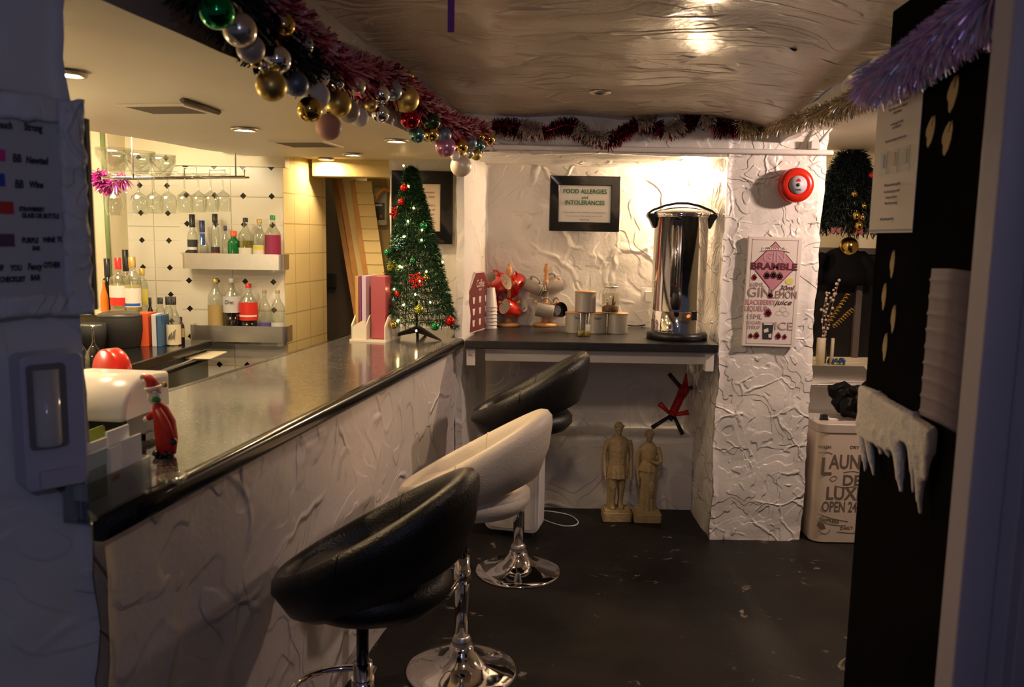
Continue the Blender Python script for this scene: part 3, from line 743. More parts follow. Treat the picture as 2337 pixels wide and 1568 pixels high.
# wall socket behind the urn
p = at(1480, 674, Y=4.955)
t = thing('wall_socket', 'white wall power socket just left of the urn', 'power socket', p)
b = B(); b.rbox(-.045, .045, -.012, .012, -.045, .045, .006, 1); b.build('face_plate', M['white'], t)
b = B(); b.rbox(-.025, .025, -.045, -.012, -.035, .025, .008, 1); b.build('plug', M['white'], t)

# ------------------------------------------------------------------ mugs and mug trees
M['red_glaze'] = mat('red_glaze', (0.62, 0.022, 0.010), .18, coat=.5)
M['grey_glaze'] = mat('warm_grey_glaze', (0.32, 0.29, 0.26), .22, coat=.4)
M['cream_glaze'] = mat('cream_glaze', (0.74, 0.68, 0.58), .2, coat=.4); M['dark_glaze'] = mat('black_glaze', (0.01, .01, .01), .2)
def mug_tree(px, py_base, py_top, label, arms):
    p = sh(px, py_base, 0); t = thing('mug_tree', label, 'mug tree', (p.x, p.y, CZ))
    H = at(px, py_top, Y=p.y).z - CZ
    b = B(); b.lathe([(.0001, 0), (.066, 0), (.070, .004), (.070, .014), (.062, .020), (.03, .022), (.0001, .022)], 40, cap=False); b.build('base', M['wood'], t)
    b = B(); b.lathe([(.014, .018), (.022, .03), (.013, .045), (.0145, .10), (.013, H * .55), (.0145, H - .10), (.010, H - .085), (.016, H - .075), (.010, H - .062), (.017, H - .045), (.015, H - .025), (.006, H - .010), (.013, H - .003), (.0001, H)], 24); b.build('pole', M['wood'], t)
    for a, zf, lb in arms:
        d = Vector((math.cos(R(a)), math.sin(R(a)), .45)).normalized(); q = Vector((0, 0, H * zf))
        b = B(); b.cyl(q, q + d * .085, .0058, .0052, 10); b.sphere(q + d * .088, .009, 12); b.build('arm', M['wood'], t)
    return t, p, H
arms1 = [(200, .62, 0), (250, .62, 0), (300, .62, 0), (20, .62, 0), (230, .30, 0), (320, .30, 0)]
mt1, mp1, mH = mug_tree(1160, 744, 601, 'wooden mug tree carrying the red mugs, beside the paper cups', arms1)
arms2 = [(190, .62, 0), (270, .62, 0), (10, .66, 0), (230, .28, 0), (330, .30, 0), (200, .30, 0)]
mt2, mp2, mH2 = mug_tree(1244, 744, 601, 'wooden mug tree carrying the grey mugs, left of the canisters', arms2)
def mug(px, py, dy, glaze, inner, axis, label, group, base=None, R_=.046, H_=.104, hang=90):
    """axis = direction the mouth points to"""
    base = base or mp1
    p = at(px, py, Y=base.y + dy)
    t = thing('mug', label, 'mug', p, 0, group)
    q = Vector(axis).normalized().to_track_quat('Z', 'Y').to_matrix().to_4x4() @ Matrix.Rotation(R(hang), 4, 'Z') @ Matrix.Translation((0, 0, -H_ / 2))
    b = B(); b.lathe([(.0001, 0), (R_ * .80, 0), (R_ * .86, .004), (R_ * .96, H_ * .5), (R_, H_ - .002), (R_ * .985, H_)], 32, mtx=q, cap=False); b.build('body', glaze, t)
    b = B(); b.lathe([(R_ * .985, H_), (R_ * .93, H_ - .003), (R_ * .88, H_ * .5), (R_ * .78, .008), (.0001, .007)], 32, mtx=q, cap=False); b.build('inside', inner, t)
    b = B(); b.tube([q @ Vector(v) for v in [(R_ * .92, 0, H_ * .80), (R_ + .014, 0, H_ * .84), (R_ + .027, 0, H_ * .66), (R_ + .027, 0, H_ * .42), (R_ + .014, 0, H_ * .24), (R_ * .86, 0, H_ * .24)]], .0055, 8); b.build('handle', glaze, t)
    return t
rg, gg = M['red_glaze'], M['grey_glaze']
mug(1141, 650, -.075, rg, M['cream_glaze'], (.75, -.55, .35), 'red mug with its cream mouth to the right, top front of the red mug tree', 'red mugs', hang=70)
mug(1128, 645, .01, rg, M['cream_glaze'], (-.55, -.75, .45), 'red mug mostly hidden, top left of the red mug tree', 'red mugs')
mug(1178, 648, .03, rg, M['cream_glaze'], (.35, .8, .45), 'red mug seen from its base, top right of the red mug tree', 'red mugs')
mug(1166, 658, .045, rg, M['cream_glaze'], (-.2, .9, .2), 'red mug in shadow between the upper mugs of the red mug tree', 'red mugs')
mug(1166, 706, -.055, rg, M['cream_glaze'], (-.72, -.62, .35), 'red mug with its mouth to the left, bottom front of the red mug tree', 'red mugs', hang=120)
mug(1178, 700, .015, rg, M['cream_glaze'], (.62, -.62, .30), 'red mug facing right, bottom right of the red mug tree', 'red mugs')
mug(1140, 700, .06, rg, M['cream_glaze'], (-.5, .7, .2), 'red mug at the back, bottom left of the red mug tree', 'red mugs')
mug(1222, 655, -.045, gg, gg, (-.80, .45, .35), 'grey mug tilted on its side, top left of the grey mug tree', 'grey mugs', mp2, hang=60)
mug(1238, 668, -.055, gg, M['cream_glaze'], (.35, -.80, -.25), 'small pale mouthed grey mug facing the room on the grey mug tree', 'grey mugs', mp2, R_=.026, H_=.07)
mug(1262, 652, .035, gg, gg, (.80, .3, .35), 'grey mug behind the pole, top right of the grey mug tree', 'grey mugs', mp2)
mug(1244, 708, -.065, gg, gg, (-.95, .1, .18), 'large grey mug lying level, bottom front of the grey mug tree', 'grey mugs', mp2, hang=80)
mug(1270, 708, .015, gg, M['dark_glaze'], (.45, -.85, .15), 'grey mug with a dark inside, bottom right of the grey mug tree', 'grey mugs', mp2)

# ------------------------------------------------------------------ paper cup stack
M['papercup'] = mat('white_paper_cup', (0.74, 0.69, 0.70), .45, var=.02)
p = sh(1117, 749, 0); cr_ = sz(17.5, p.y)
zs_ = [0.0]
names_ = ['lowest cup, standing rim down on the shelf', 'second cup from the bottom', 'third cup from the bottom', 'fourth cup from the bottom', 'fifth cup from the bottom', 'sixth cup from the bottom', 'topmost cup with its whole side showing']
for i in range(7):
    z = CZ + i * .0205
    b = B(); b.lathe([(cr_, .0), (cr_ + .0015, .002), (cr_, .005), (cr_ * .965, .007), (cr_ * .68, .112), (cr_ * .66, .113), (cr_ * .64, .109), (.0001, .109)], 32, cap=False)
    o = b.build('paper_cup', M['papercup'], loc=(p.x, p.y, z)); tag(o, 'white paper cup in the upside-down stack, ' + names_[i], 'paper cup', 'stacked paper cups')

# ------------------------------------------------------------------ brown coffee sign
M['maroon'] = mat('maroon_enamel', (0.13, 0.022, 0.022), .35); M['signwhite'] = mat('cream_sign_print', (0.62, 0.55, 0.52), .5)
p = sh(1085, 757, 0); p = at(1063, 763, z=CZ); q = at(1113, 747, z=CZ); p.x += .012; q.x += .012; ang = math.atan2(q.y - p.y, q.x - p.x)
t = thing('coffee_sign', 'maroon COFFEE sign with a pale border leaning at the left end of the shelf', 'sign', p, ang)
W_ = (q - p).length; Hs = at(1075, 622, Y=p.y + .05).z - CZ
def shield(m): return [(m, m), (W_ - m, m), (W_ - m, Hs * .70 - m), (W_ * .88 - m, Hs * .78), (W_ * .70 - m * .5, Hs - m), (W_ * .30 + m * .5, Hs - m), (W_ * .12 + m, Hs * .78), (m, Hs * .70 - m)]
b = B(); b.prism(shield(0), 0, .010); b.build('border', M['signwhite'], t)
b = B(); b.prism(shield(.006), -.0015, .001); b.build('panel', M['maroon'], t)
text(t, 'Coffee', .042, W_ / 2, Hs * .80, M['signwhite'], -.0028, sx=.85, shear=.2)
text(t, 'MENU', .012, W_ / 2, Hs * .70, M['signwhite'], -.0028)
for r_ in range(3):
    for c_ in range(3):
        b = B(); x = W_ * (.22 + .28 * c_); z = Hs * (.10 + .19 * r_)
        b.prism([(x - .012, z), (x + .012, z), (x + .020, z + .036), (x - .020, z + .036)], -.0028, -.0018); b.build('cup_drawing', M['signwhite'], t)

# ------------------------------------------------------------------ canisters
M['canister'] = mat('grey_ribbed_tin', (0.42, 0.40, 0.37), .38, .35, var=.06); M['bamboo'] = mat('bamboo', (0.55, 0.30, 0.12), .5)
def canister(px, py, wpx, hpx, Y, z, label, word=None, lid=True):
    p = at(px, py, Y=Y); r = sz(wpx, Y) / 2; h = sz(hpx, Y)
    t = thing('storage_canister', label, 'canister', (p.x, Y, z), 0, 'grey kitchen canisters')
    pr = [(.0001, 0), (r, 0)] + [(r - (.0012 if k % 2 else 0), .006 + (h - .016) * k / 16) for k in range(17)] + [(r, h - .004)]
    b = B(); b.lathe(pr, 40, cap=False); b.build('body', M['canister'], t)
    b = B(); b.lathe([(.0001, h - .004), (r * 1.02, h - .004), (r * 1.02, h + .003), (.0001, h + .004)], 40, cap=False); b.build('lid', M['bamboo'], t)
    if word: text(t, word, .014, 0, h * .78, M['ink'], -r - .0008, shear=.25)
    return t, h, r
yk = 4.62
_, hc, rc_ = canister(1313, 745, 47, 46, yk, CZ, 'grey canister on the shelf left of the small bottles', 'Tea')
canister(1361, 745, 47, 46, yk, CZ, 'grey canister in the middle of the shelf row behind the small bottles', 'Sugar')
canister(1409, 745, 47, 46, yk, CZ, 'grey canister under the glass jar, right of the row')
canister(1336, 695, 48, 46, yk, CZ + hc + .005, 'grey canister stacked on top of the other two')
M['glass'] = mat_thin_glass('clear_glass', (.93, .95, .93), .14)
M['sugar_brown'] = mat('brown_sugar', (0.16, 0.07, 0.02), .8, bump=.6, bscale=120); M['amber_wax'] = mat('pale_amber_liquid', (0.70, 0.50, 0.22), .3)
p = at(1393, 697, Y=yk - .01); r = sz(20, yk)
t = thing('glass_jar', 'open glass jar with brown contents standing on the right hand canister', 'jar', (p.x, yk - .01, CZ + hc + .005))
b = B(); b.lathe([(.0001, 0), (r * .95, 0), (r, .006), (r, .115), (r * .72, .135), (r * .72, .160), (r * .76, .165)], 36, cap=False); b.build('jar_body', M['glass'], t)
b = B(); b.lathe([(.0001, .004), (r * .92, .004), (r * .94, .03), (r * .5, .042), (.0001, .04)], 28, cap=False); b.build('brown_sugar', M['sugar_brown'], t)
for dx, dz_, hh in ((-.014, .03, .04), (.012, .03, .06), (.02, .03, .03)):
    b = B(); b.cyl((dx, 0, dz_), (dx * 1.3, .004, dz_ + hh), .006, .004, 8); b.build('vanilla_stick', M['sugar_brown'], t)
b = B(); b.lathe([(.0001, .045), (r * .93, .045), (r * .93, .108), (.0001, .110)], 28, cap=False); b.build('cloudy_contents', mat_liquid('cloudy_amber', (.55, .42, .2), .35), t)
b = B(); b.lathe([(r * .73, .138), (r * .80, .140), (r * .80, .146), (r * .73, .148)], 28); b.build('neck_wire', M['steel'], t)
# two small bottles with stirrers
M['oil'] = mat_liquid('yellow_oil', (.55, .42, .08), .75)
for px, lab, hh in ((1325, 'tiny glass bottle of yellow oil without a tag in front of the grey canisters', .055), (1341, 'tiny glass bottle with a white tag in front of the middle canister', .062)):
    p = sh(px, 751, 0); p.y = 4.45; p.x = at(px, 740, Y=4.45).x
    t = thing('mini_bottle', lab, 'small bottle', (p.x, p.y, CZ), 0, 'tiny glass bottles')
    b = B(); b.lathe([(.0001, 0), (.017, 0), (.018, .004), (.018, .052), (.009, .068), (.009, .085), (.0105, .087)], 24, cap=False); b.build('glass_body', M['glass'], t)
    b = B(); b.lathe([(.0001, .003), (.0155, .003), (.0155, .03), (.0001, .03)], 20, cap=False); b.build('oil', M['oil'], t)
    b = B(); b.cyl((0, 0, .02), (.008 if px > 1330 else -.002, 0, .125), .0022, n=8); b.build('stirrer', M['white'], t)
    if px > 1330:
        b = B(); b.box(-.013, .013, -.0205, -.0185, .030, .066); b.build('paper_tag', M['paper'], t)

# ------------------------------------------------------------------ pillar: alarm sounder and cocktail sign
M['alarm_red'] = mat('red_alarm_plastic', (0.60, 0.020, 0.008), .25); M['grey_print'] = mat('grey_print', (0.45, 0.45, 0.52), .5)
p = at(1810, 424, Y=YF - .012)
t = thing('fire_alarm_sounder', 'round red fire alarm sounder with a pale centre high on the white pillar', 'fire alarm', p)
RX = Matrix.Rotation(PI / 2, 4, 'X'); r = sz(38, YF)
b = B(); b.lathe([(r * .9, -.02), (r * .9, .02), (r, .024), (r, .055), (r * .93, .068), (r * .6, .074), (r * .55, .072), (.0001, .072)], 48, mtx=RX, cap=False); b.build('housing', M['alarm_red'], t)
b = B(); b.lathe([(r * .52, .071), (r * .52, .077), (.0001, .077)], 36, mtx=RX, cap=False); b.build('label_disc', M['grey_print'], t)
b = B(); b.lathe([(.008, .076), (.008, .080), (.0001, .080)], 20, mtx=RX, cap=False); b.build('sounder_hole', M['black'], t)
b = B(); b.prism([(-.010, .016), (.010, .016), (.010, .024), (0, .032), (-.010, .024)], -.0785, -.076); b.build('flame_mark', M['alarm_red'], t)
b = B(); b.box(-.014, .014, -.0785, -.076, -.028, -.020); b.build('print_block', M['ink'], t)

Ys = YF - .03
c = at(1762, 667, Y=Ys); w = sz(61, Ys); h = sz(125, Ys)
t = thing('cocktail_sign', 'white GIN BRAMBLE cocktail recipe plaque on the front of the white pillar', 'sign', c)
t.rotation_euler = (0, R(0.6), 0)
M['plaque'] = mat('off_white_plaque', (0.74, 0.67, 0.62), .5, var=.03); M['pinkprint'] = mat('dusty_pink_print', (0.52, 0.22, 0.28), .5); M['palepink'] = mat('pale_grey_pink_print', (0.50, 0.36, 0.36), .5)
M['maroon_ink'] = mat('maroon_ink', (0.10, 0.018, 0.03), .5); M['berry'] = mat('berry_print', (0.28, 0.02, 0.05), .5); M['lemon_print'] = mat('lemon_print', (0.70, 0.62, 0.15), .5); M['leafgreen'] = mat('leaf_green_print', (.10, .16, .05), .5); M['olive_ink'] = mat('grey_brown_ink', (.34, .24, .21), .5)
b = B(); b.box(-w, w, 0, .022, -h, h); b.build('board', M['plaque'], t, bevel=.002)
def px2(xx, yy): # sign picture coordinates: 0..100 across, 0..205 down
    return (-w + 2 * w * xx / 100, h - 2 * h * yy / 205)
def rect(x0, y0, x1, y1, m_, name, y=-.0012):
    a, b_ = px2(x0, y0), px2(x1, y1); q = B(); q.box(a[0], b_[0], y, y + .002, b_[1], a[1]); return q.build(name, m_, t)
b = B()
for x0_, y0_, x1_, y1_ in ((7, 5, 93, 6.2), (7, 199, 93, 200.2), (7, 5, 8, 200), (92, 5, 93, 200)):
    a, b_ = px2(x0_, y0_), px2(x1_, y1_); b.box(a[0], b_[0], -.0010, .001, b_[1], a[1])
b.build('border_line', M['palepink'], t)
b = B(); b.prism([px2(50, 8), px2(93, 54), px2(50, 102), px2(7, 54)], -.0010, .001); b.build('diamond_outline', M['maroon_ink'], t)
b = B(); b.prism([px2(50, 10), px2(91, 54), px2(50, 100), px2(9, 54)], -.0018, .001); b.build('diamond_panel', M['pinkprint'], t)
b = B(); b.prism([px2(26, 19), px2(74, 19), px2(74, 26), px2(60, 24), px2(40, 24), px2(26, 26)], -.0022, .001); b.build('banner', M['plaque'], t)
text(t, '- GIN COCKTAIL -', 2 * h * 4.2 / 205, *px2(50, 21), M['maroon_ink'], -.0026, sx=.9)
b = B(); b.tube([(px2(22 + 56 * k / 12, 28 - 3.5 * math.sin(PI * k / 12))[0], -.002, px2(22 + 56 * k / 12, 28 - 3.5 * math.sin(PI * k / 12))[1]) for k in range(13)], .0009, 5); b.build('flourish', M['ink'], t)
S_ = 2 * h / 205
text(t, 'GIN', 17 * S_, *px2(50, 38), M['palepink'], -.0026, sx=1.0, bold=.0006)
text(t, 'BRAMBLE', 12 * S_, *px2(50, 55), M['maroon_ink'], -.0026, sx=1.22, bold=.0018)
def berry(x, y, r_, col='berry'):
    q = px2(x, y); b = B()
    for k in range(7):
        a = k * PI / 3; rr_ = 0 if k == 6 else r_ * .55
        cx_, cz_ = q[0] + rr_ * math.cos(a) * S_, q[1] + rr_ * math.sin(a) * S_
        b.prism([(cx_ + r_ * .42 * S_ * math.cos(j * PI / 4), cz_ + r_ * .42 * S_ * math.sin(j * PI / 4)) for j in range(8)], -.0030, -.0012)
    o = b.build('blackberry_print', M[col], t)
    b = B(); b.prism([(q[0] - r_ * .6 * S_, q[1] + r_ * .8 * S_), (q[0] + r_ * .6 * S_, q[1] + r_ * .8 * S_), (q[0], q[1] + r_ * 1.35 * S_)], -.0032, -.0012); b.build('leaf_print', M['leafgreen'], o)
for x, y, r_, c_ in ((38, 72, 7, 'maroon_ink'), (50, 71, 7, 'maroon_ink'), (62, 73, 7, 'maroon_ink'), (15, 76, 5.5, 'berry'), (47, 109, 5.5, 'berry'), (45, 142, 7.5, 'berry'), (15, 186, 4.5, 'berry'), (26, 185, 6, 'berry'), (67, 185, 6, 'berry'), (79, 186, 4.5, 'berry')): berry(x, y, r_, c_)
q = px2(81, 81); b = B(); b.prism([(q[0] + 8 * S_ * math.cos(j * PI / 8), q[1] + 6 * S_ * math.sin(j * PI / 8)) for j in range(16)], -.0014, .001); b.build('lemon_spot', M['lemon_print'], t)
for s, sz_, x, y, m_, sx_, sh_ in (('60ML', 8, 22, 89, 'palepink', 1, 0), ('GIN', 18, 26, 104, 'olive_ink', 1.0, 0), ('BLACKBERRY', 9.5, 29, 122, 'pinkprint', .72, 0), ('LIQUEUR', 9.5, 23, 134, 'pinkprint', .78, 0), ('15ML', 9.5, 20, 149, 'palepink', 1, 0), ('SUGAR', 6.5, 20, 160, 'palepink', .95, 0), ('SYRUP', 6.5, 20, 169, 'palepink', .95, 0),
                    ('30ml', 9, 76, 94, 'maroon_ink', 1.05, .3), ('LEMON', 14, 73, 107, 'olive_ink', .72, 0), ('juice', 10, 72, 121, 'maroon_ink', 1.15, .35), ('ICE', 15, 76, 166, 'palepink', 1.15, 0)):
    text(t, s, sz_ * S_, *px2(x, y), M[m_], -.0026, sx=sx_, shear=sh_)
b = B()
for (x0_, y0_) in ((66, 141), (79, 142), (73, 134)):
    q = px2(x0_, y0_); b.tube([(q[0] + 6 * S_ * math.cos(j * PI / 8), -.002, q[1] + 4.5 * S_ * math.sin(j * PI / 8)) for j in range(16)], .0005, 4, closed=True)
b.build('lemon_outlines', M['olive_ink'], t)
b = B(); b.prism([px2(36, 160), px2(57, 160), px2(55, 191), px2(38, 191)], -.0022, .001); tg = b.build('tumbler_print', M['ink'], t)
b = B(); b.prism([px2(38, 160.8), px2(55, 160.8), px2(54.6, 164), px2(38.4, 164)], -.0032, -.001); b.prism([px2(39, 173), px2(47, 170), px2(48, 177), px2(40, 179)], -.0032, -.001); b.prism([px2(48, 182), px2(54, 180), px2(54, 188), px2(49, 188)], -.0032, -.001); b.build('ice_print', M['plaque'], tg)

# small metal fixing at the top right corner of the pillar
p = at(1860, 332, Y=YF - .02)
t = thing('ceiling_hook_bracket', 'small white metal bracket at the top right corner of the pillar', 'bracket', p)
b = B(); b.box(-.03, .02, -.03, .02, -.02, .02); b.build('plate', M['white_paint'], t, bevel=.004)
b = B(); b.cyl((.0, -.02, .0), (.09, -.05, .115), .007); b.build('stay', M['white_paint'], t)

# ------------------------------------------------------------------ below the shelf
# white appliance
pw = at(1228, 1195, z=0)
t = thing('electric_heater', 'white rounded electric appliance on the floor behind the cream bar stool, under the shelf', 'heater', (pw.x - .12, 4.30, 0), R(-14))
b = B(); b.rbox(-.17, .13, -.05, .09, .03, .47, .04, 1); b.build('casing', M['white'], t, bevel=.006)
b = B(); b.rbox(-.15, .11, -.056, -.048, .05, .45, .03, 1); b.build('front_panel', M['white_paint'], t)
b = B(); b.box(-.12, -.08, -.03, .07, 0, .03); b.box(.05, .09, -.03, .07, 0, .03)
b = B(); b.box(-.12, -.08, -.03, .07, 0, .031); b.build('foot', M['black_matte'], t)
b = B(); b.box(.05, .09, -.03, .07, 0, .031); b.build('foot', M['black_matte'], t)
fl = lambda px, py, dz=.004: at(px, py, z=dz)
cable('white_cable', [fl(1224, 1165), fl(1262, 1168), fl(1300, 1176), fl(1319, 1190), fl(1312, 1199), fl(1285, 1200), fl(1250, 1190), fl(1222, 1178)], .0035, M['white'], 'looped white cable on the floor beside the white appliance', 'cable')

# folded christmas tree stand on the ledge
p = at(1545, 940, Y=4.82); pz = .44
t = thing('tree_stand', 'folding black legged tree stand with a red spring leaning on the lower ledge', 'tree stand', (p.x, 4.86, .44))
def lp(px, py, dy=0): q = at(px, py, Y=4.82 + dy); return Vector((q.x - p.x, q.y - 4.86, q.z - .44))
M['stand_red'] = mat('red_plastic', (0.45, 0.012, 0.008), .3)
top, bot = lp(1560, 892), lp(1533, 948)
for a, c in ((lp(1527, 853), top), (lp(1612, 874, .03), top + Vector((0, .02, 0)))):
    b = B(); b.cyl(a, c, .013, .013, 4, False); b.build('leg', M['black'], t)
for a, c in ((bot, lp(1488, 976, -.04)), (bot + Vector((.01, 0, 0)), lp(1558, 992, -.04))):
    b = B(); b.cyl(a, c, .012, .014, 4, False); b.build('leg', M['black'], t)
b = B(); ax_ = (top - bot); n_ = ax_.normalized(); u_ = n_.orthogonal().normalized(); w_ = n_.cross(u_)
b.tube([bot + ax_ * (k / 160) + (u_ * math.cos(k * .9) + w_ * math.sin(k * .9)) * .024 for k in range(161)], .0034, 6); b.build('spring', M['stand_red'], t)
b = B(); b.cyl(bot - ax_ * .1, top, .010); b.build('rod', M['black'], t)
b = B(); b.cyl(bot - Vector((0, .0, .006)), bot - n_ * .03, .017); b.build('hub', M['black'], t)
b = B(); b.cyl(top - n_ * .03, top + n_ * .03, .030, .034, 10); b.build('clamp', M['stand_red'], t)
for a, c, r0, r1 in ((top + n_ * .02, lp(1566, 852), .022, .004), (bot, lp(1506, 922, -.02), .008, .017), (bot, lp(1572, 941, -.02), .008, .017)):
    b = B(); b.cyl(a, c, r0, r1, 8); b.build('wing', M['stand_red'], t)

# ------------------------------------------------------------------ statues
M['stone'] = mat('yellowed_cast_stone', (0.44, 0.33, 0.17), .7, var=.22, vscale=14, bump=.6, bscale=70)
def ell(cx, cy, z, rx, ry, n=40, fold=0, ph=0, nf=11):
    return [(cx + rx * (1 + fold * math.sin(nf * 2 * PI * i / n + ph)) * math.cos(2 * PI * i / n), cy + ry * (1 + fold * math.sin(nf * 2 * PI * i / n + ph)) * math.sin(2 * PI * i / n), z) for i in range(n)]
def statue(px, py, H, kind, label):
    p = at(px, py, z=0.0); k = H / .60
    t = thing('classical_statue', label, 'statue', (p.x, p.y + .05, 0))
    b = B(); b.rbox(-.085 * k, .085 * k, -.07 * k, .07 * k, 0, .055 * k, .018); b.box(-.075 * k, .075 * k, -.06 * k, .06 * k, .05 * k, .068 * k)
    b.build('plinth', M['stone'], t, bevel=.004)
    b = B(); Z = lambda v: v * k
    if kind == 'man':
        for s, yy in ((-1, -.005), (1, .012)):
            b.tube([(s * .022 * k, yy, Z(.075)), (s * .024 * k, yy, Z(.12)), (s * .026 * k, yy - .006, Z(.20)), (s * .026 * k, yy, Z(.29))], [.017 * k, .016 * k, .024 * k, .030 * k], 14)
            b.sphere((s * .026 * k, yy - .022, Z(.074)), .018 * k, 12, 1, 1.7, .7)
        b.tube([(-.03 * k, .035, Z(.06)), (-.03 * k, .04, Z(.30))], [.026 * k, .02 * k], 10)
        b.loft([ell(0, 0, Z(.250), .066 * k, .046 * k, 60, .07), ell(0, 0, Z(.30), .062 * k, .044 * k, 60, .06, .1), ell(0, 0, Z(.345), .050 * k, .036 * k, 60, .03, .2), ell(0, 0, Z(.352), .046 * k, .034 * k, 60)])
        b.loft([ell(0, 0, Z(.338), .052 * k, .038 * k, 60, .04), ell(0, 0, Z(.375), .050 * k, .037 * k, 60, .03), ell(0, 0, Z(.43), .058 * k, .040 * k, 60, .02, .5, 7), ell(0, 0, Z(.475), .062 * k, .037 * k, 60, .02, .5, 7), ell(0, 0, Z(.495), .040 * k, .028 * k, 60), ell(0, 0, Z(.505), .018 * k, .018 * k, 60)])
        arms_ = [[(-.062, 0, .475), (-.076, .004, .42), (-.080, .004, .37), (-.080, -.010, .31), (-.076, -.020, .265)], [(.062, 0, .475), (.076, .006, .42), (.078, .012, .36), (.080, .0, .30), (.078, -.012, .255)]]
    else:
        b.loft([ell(0, 0, Z(.062), .058 * k, .046 * k, 60, .08), ell(0, -.004, Z(.12), .046 * k, .038 * k, 60, .07, .3), ell(.004 * k, 0, Z(.22), .047 * k, .038 * k, 60, .05, .7), ell(.006 * k, 0, Z(.31), .056 * k, .042 * k, 60, .04, 1), ell(.002, 0, Z(.365), .043 * k, .034 * k, 60, .02), ell(0, 0, Z(.372), .041 * k, .033 * k, 60), ell(0, 0, Z(.41), .046 * k, .038 * k, 60, .02, 0, 7), ell(0, 0, Z(.46), .052 * k, .034 * k, 60, .02, 0, 7), ell(0, 0, Z(.482), .034 * k, .025 * k, 60), ell(0, 0, Z(.495), .016 * k, .016 * k, 60)])
        b.loft([ell(.002, 0, Z(.315), .062 * k, .046 * k, 60, .06), ell(.002, 0, Z(.36), .050 * k, .040 * k, 60, .05), ell(0, 0, Z(.372), .044 * k, .036 * k, 60)])
        b.sphere((.018 * k, -.026 * k, Z(.20)), .026 * k, 16, 1, 1, 2.4)
        arms_ = [[(-.050, 0, .46), (-.063, .004, .41), (-.066, .002, .36), (-.064, -.004, .30), (-.060, -.012, .25)], [(.052, 0, .46), (.070, -.006, .41), (.074, -.016, .375), (.045, -.040, .370), (.012, -.046, .385)]]
    for pts in arms_:
        pts = [(a * k, c, e * k) for a, c, e in pts]; b.tube(pts, [.018 * k, .0155 * k, .0135 * k, .0105 * k, .0085 * k], 12)
        q = Vector(pts[-1]); d = (q - Vector(pts[-2])).normalized()
        for f_ in range(4): b.cyl(q, q + d * (.022 + .003 * (f_ in (1, 2))) * k + Vector((0, (f_ - 1.5) * .0045 * k, 0)), .0042 * k, .0032 * k, 6)
        b.cyl(q, q + d * .012 * k + Vector((.0, -.012 * k, 0)), .0042 * k, .0035 * k, 6)
    zh = Z(.548 if kind == 'man' else .535)
    b.cyl((0, 0, zh - .055 * k), (0, -.002, zh - .02 * k), .0165 * k, .016 * k, 14)
    b.sphere((0, -.003, zh), .026 * k, 24, .86, 1.0, 1.28)
    b.sphere((0, .002, zh + .012 * k), .029 * k, 24, .92, 1.02, .95)
    if kind != 'man': b.sphere((0, .028 * k, zh + .008 * k), .016 * k, 14)
    for j in range(14): a = PI * j / 13; b.sphere((.026 * k * math.cos(a), -.010 * k + -.012 * k * math.sin(a), zh + .016 * k + .006 * k * math.sin(a)), .0075 * k, 8)
    b.cyl((0, -.027 * k, zh + .006 * k), (0, -.033 * k, zh - .006 * k), .003 * k, .0045 * k, 8)
    b.sphere((0, -.026 * k, zh - .016 * k), .006 * k, 8, 1.4, .8, .5); b.sphere((0, -.022 * k, zh - .027 * k), .009 * k, 8)
    for s in (-1, 1): b.sphere((s * .0095 * k, -.024 * k, zh + .002 * k), .0038 * k, 8, 1.2, .7, .8); b.sphere((s * .0225 * k, .002, zh - .002 * k), .006 * k, 8, .5, 1, 1.3)
    b.build('figure', M['stone'], t, remesh=.0032, smooth_it=2, fixn=True)
    return t
statue(1408, 1190, at(1410, 951, Y=4.66).z, 'man', 'taller stone statue of a standing man in a short tunic, under the shelf')
statue(1478, 1193, at(1474, 966, Y=4.66).z + .01, 'woman', 'shorter stone statue of a long robed woman with one arm across her waist')
# ------------------------------------------------------------------ steel bottle racks on the tiled wall
def rack(x0, x1, ytop, ybot, label):
    Yr = 4.47
    a = at(x0, ytop, Y=Yr); c = at(x1, ybot, Y=Yr); w = (c.x - a.x) / 2; h = a.z - c.z
    t = thing('bottle_rack', label, 'bottle rack', ((a.x + c.x) / 2, Yr, c.z))
    b = B(); b.rbox(-w, w, 0, .06, 0, h, .028, 2, 8); b2 = B()
    n = 10; pts = [(-w, .115)] + [(-w + .03 - .03 * math.cos(PI / 2 * k / n), .03 - .03 * math.sin(PI / 2 * k / n)) for k in range(n + 1)] + [(w - .03 + .03 * math.sin(PI / 2 * k / n), .03 - .03 * math.cos(PI / 2 * k / n)) for k in range(n + 1)] + [(w, .115)]
    inner = [(x * (1 - .002 / w), y + .0015) for x, y in pts]
    b = B(); b.loft([[(x, y, 0) for x, y in pts], [(x, y, h) for x, y in pts], [(x, y, h) for x, y in inner], [(x, y, .002) for x, y in inner]], False, False, False, False); b.build('front_rail', M['steel'], t)
    b = B(); b.box(-w + .002, w - .002, .012, .115, 0.0, .003); b.build('rack_base', M['steel'], t)
    return Yr, c.z + .003
M['steel'].node_tree.nodes['Principled BSDF'].inputs['Anisotropic'].default_value = .4
YR, ZU = rack(412, 647, 577, 617, 'upper brushed steel bottle rack on the diamond tiled wall')
_, ZL = rack(430, 655, 742, 783, 'lower brushed steel bottle rack on the diamond tiled wall')

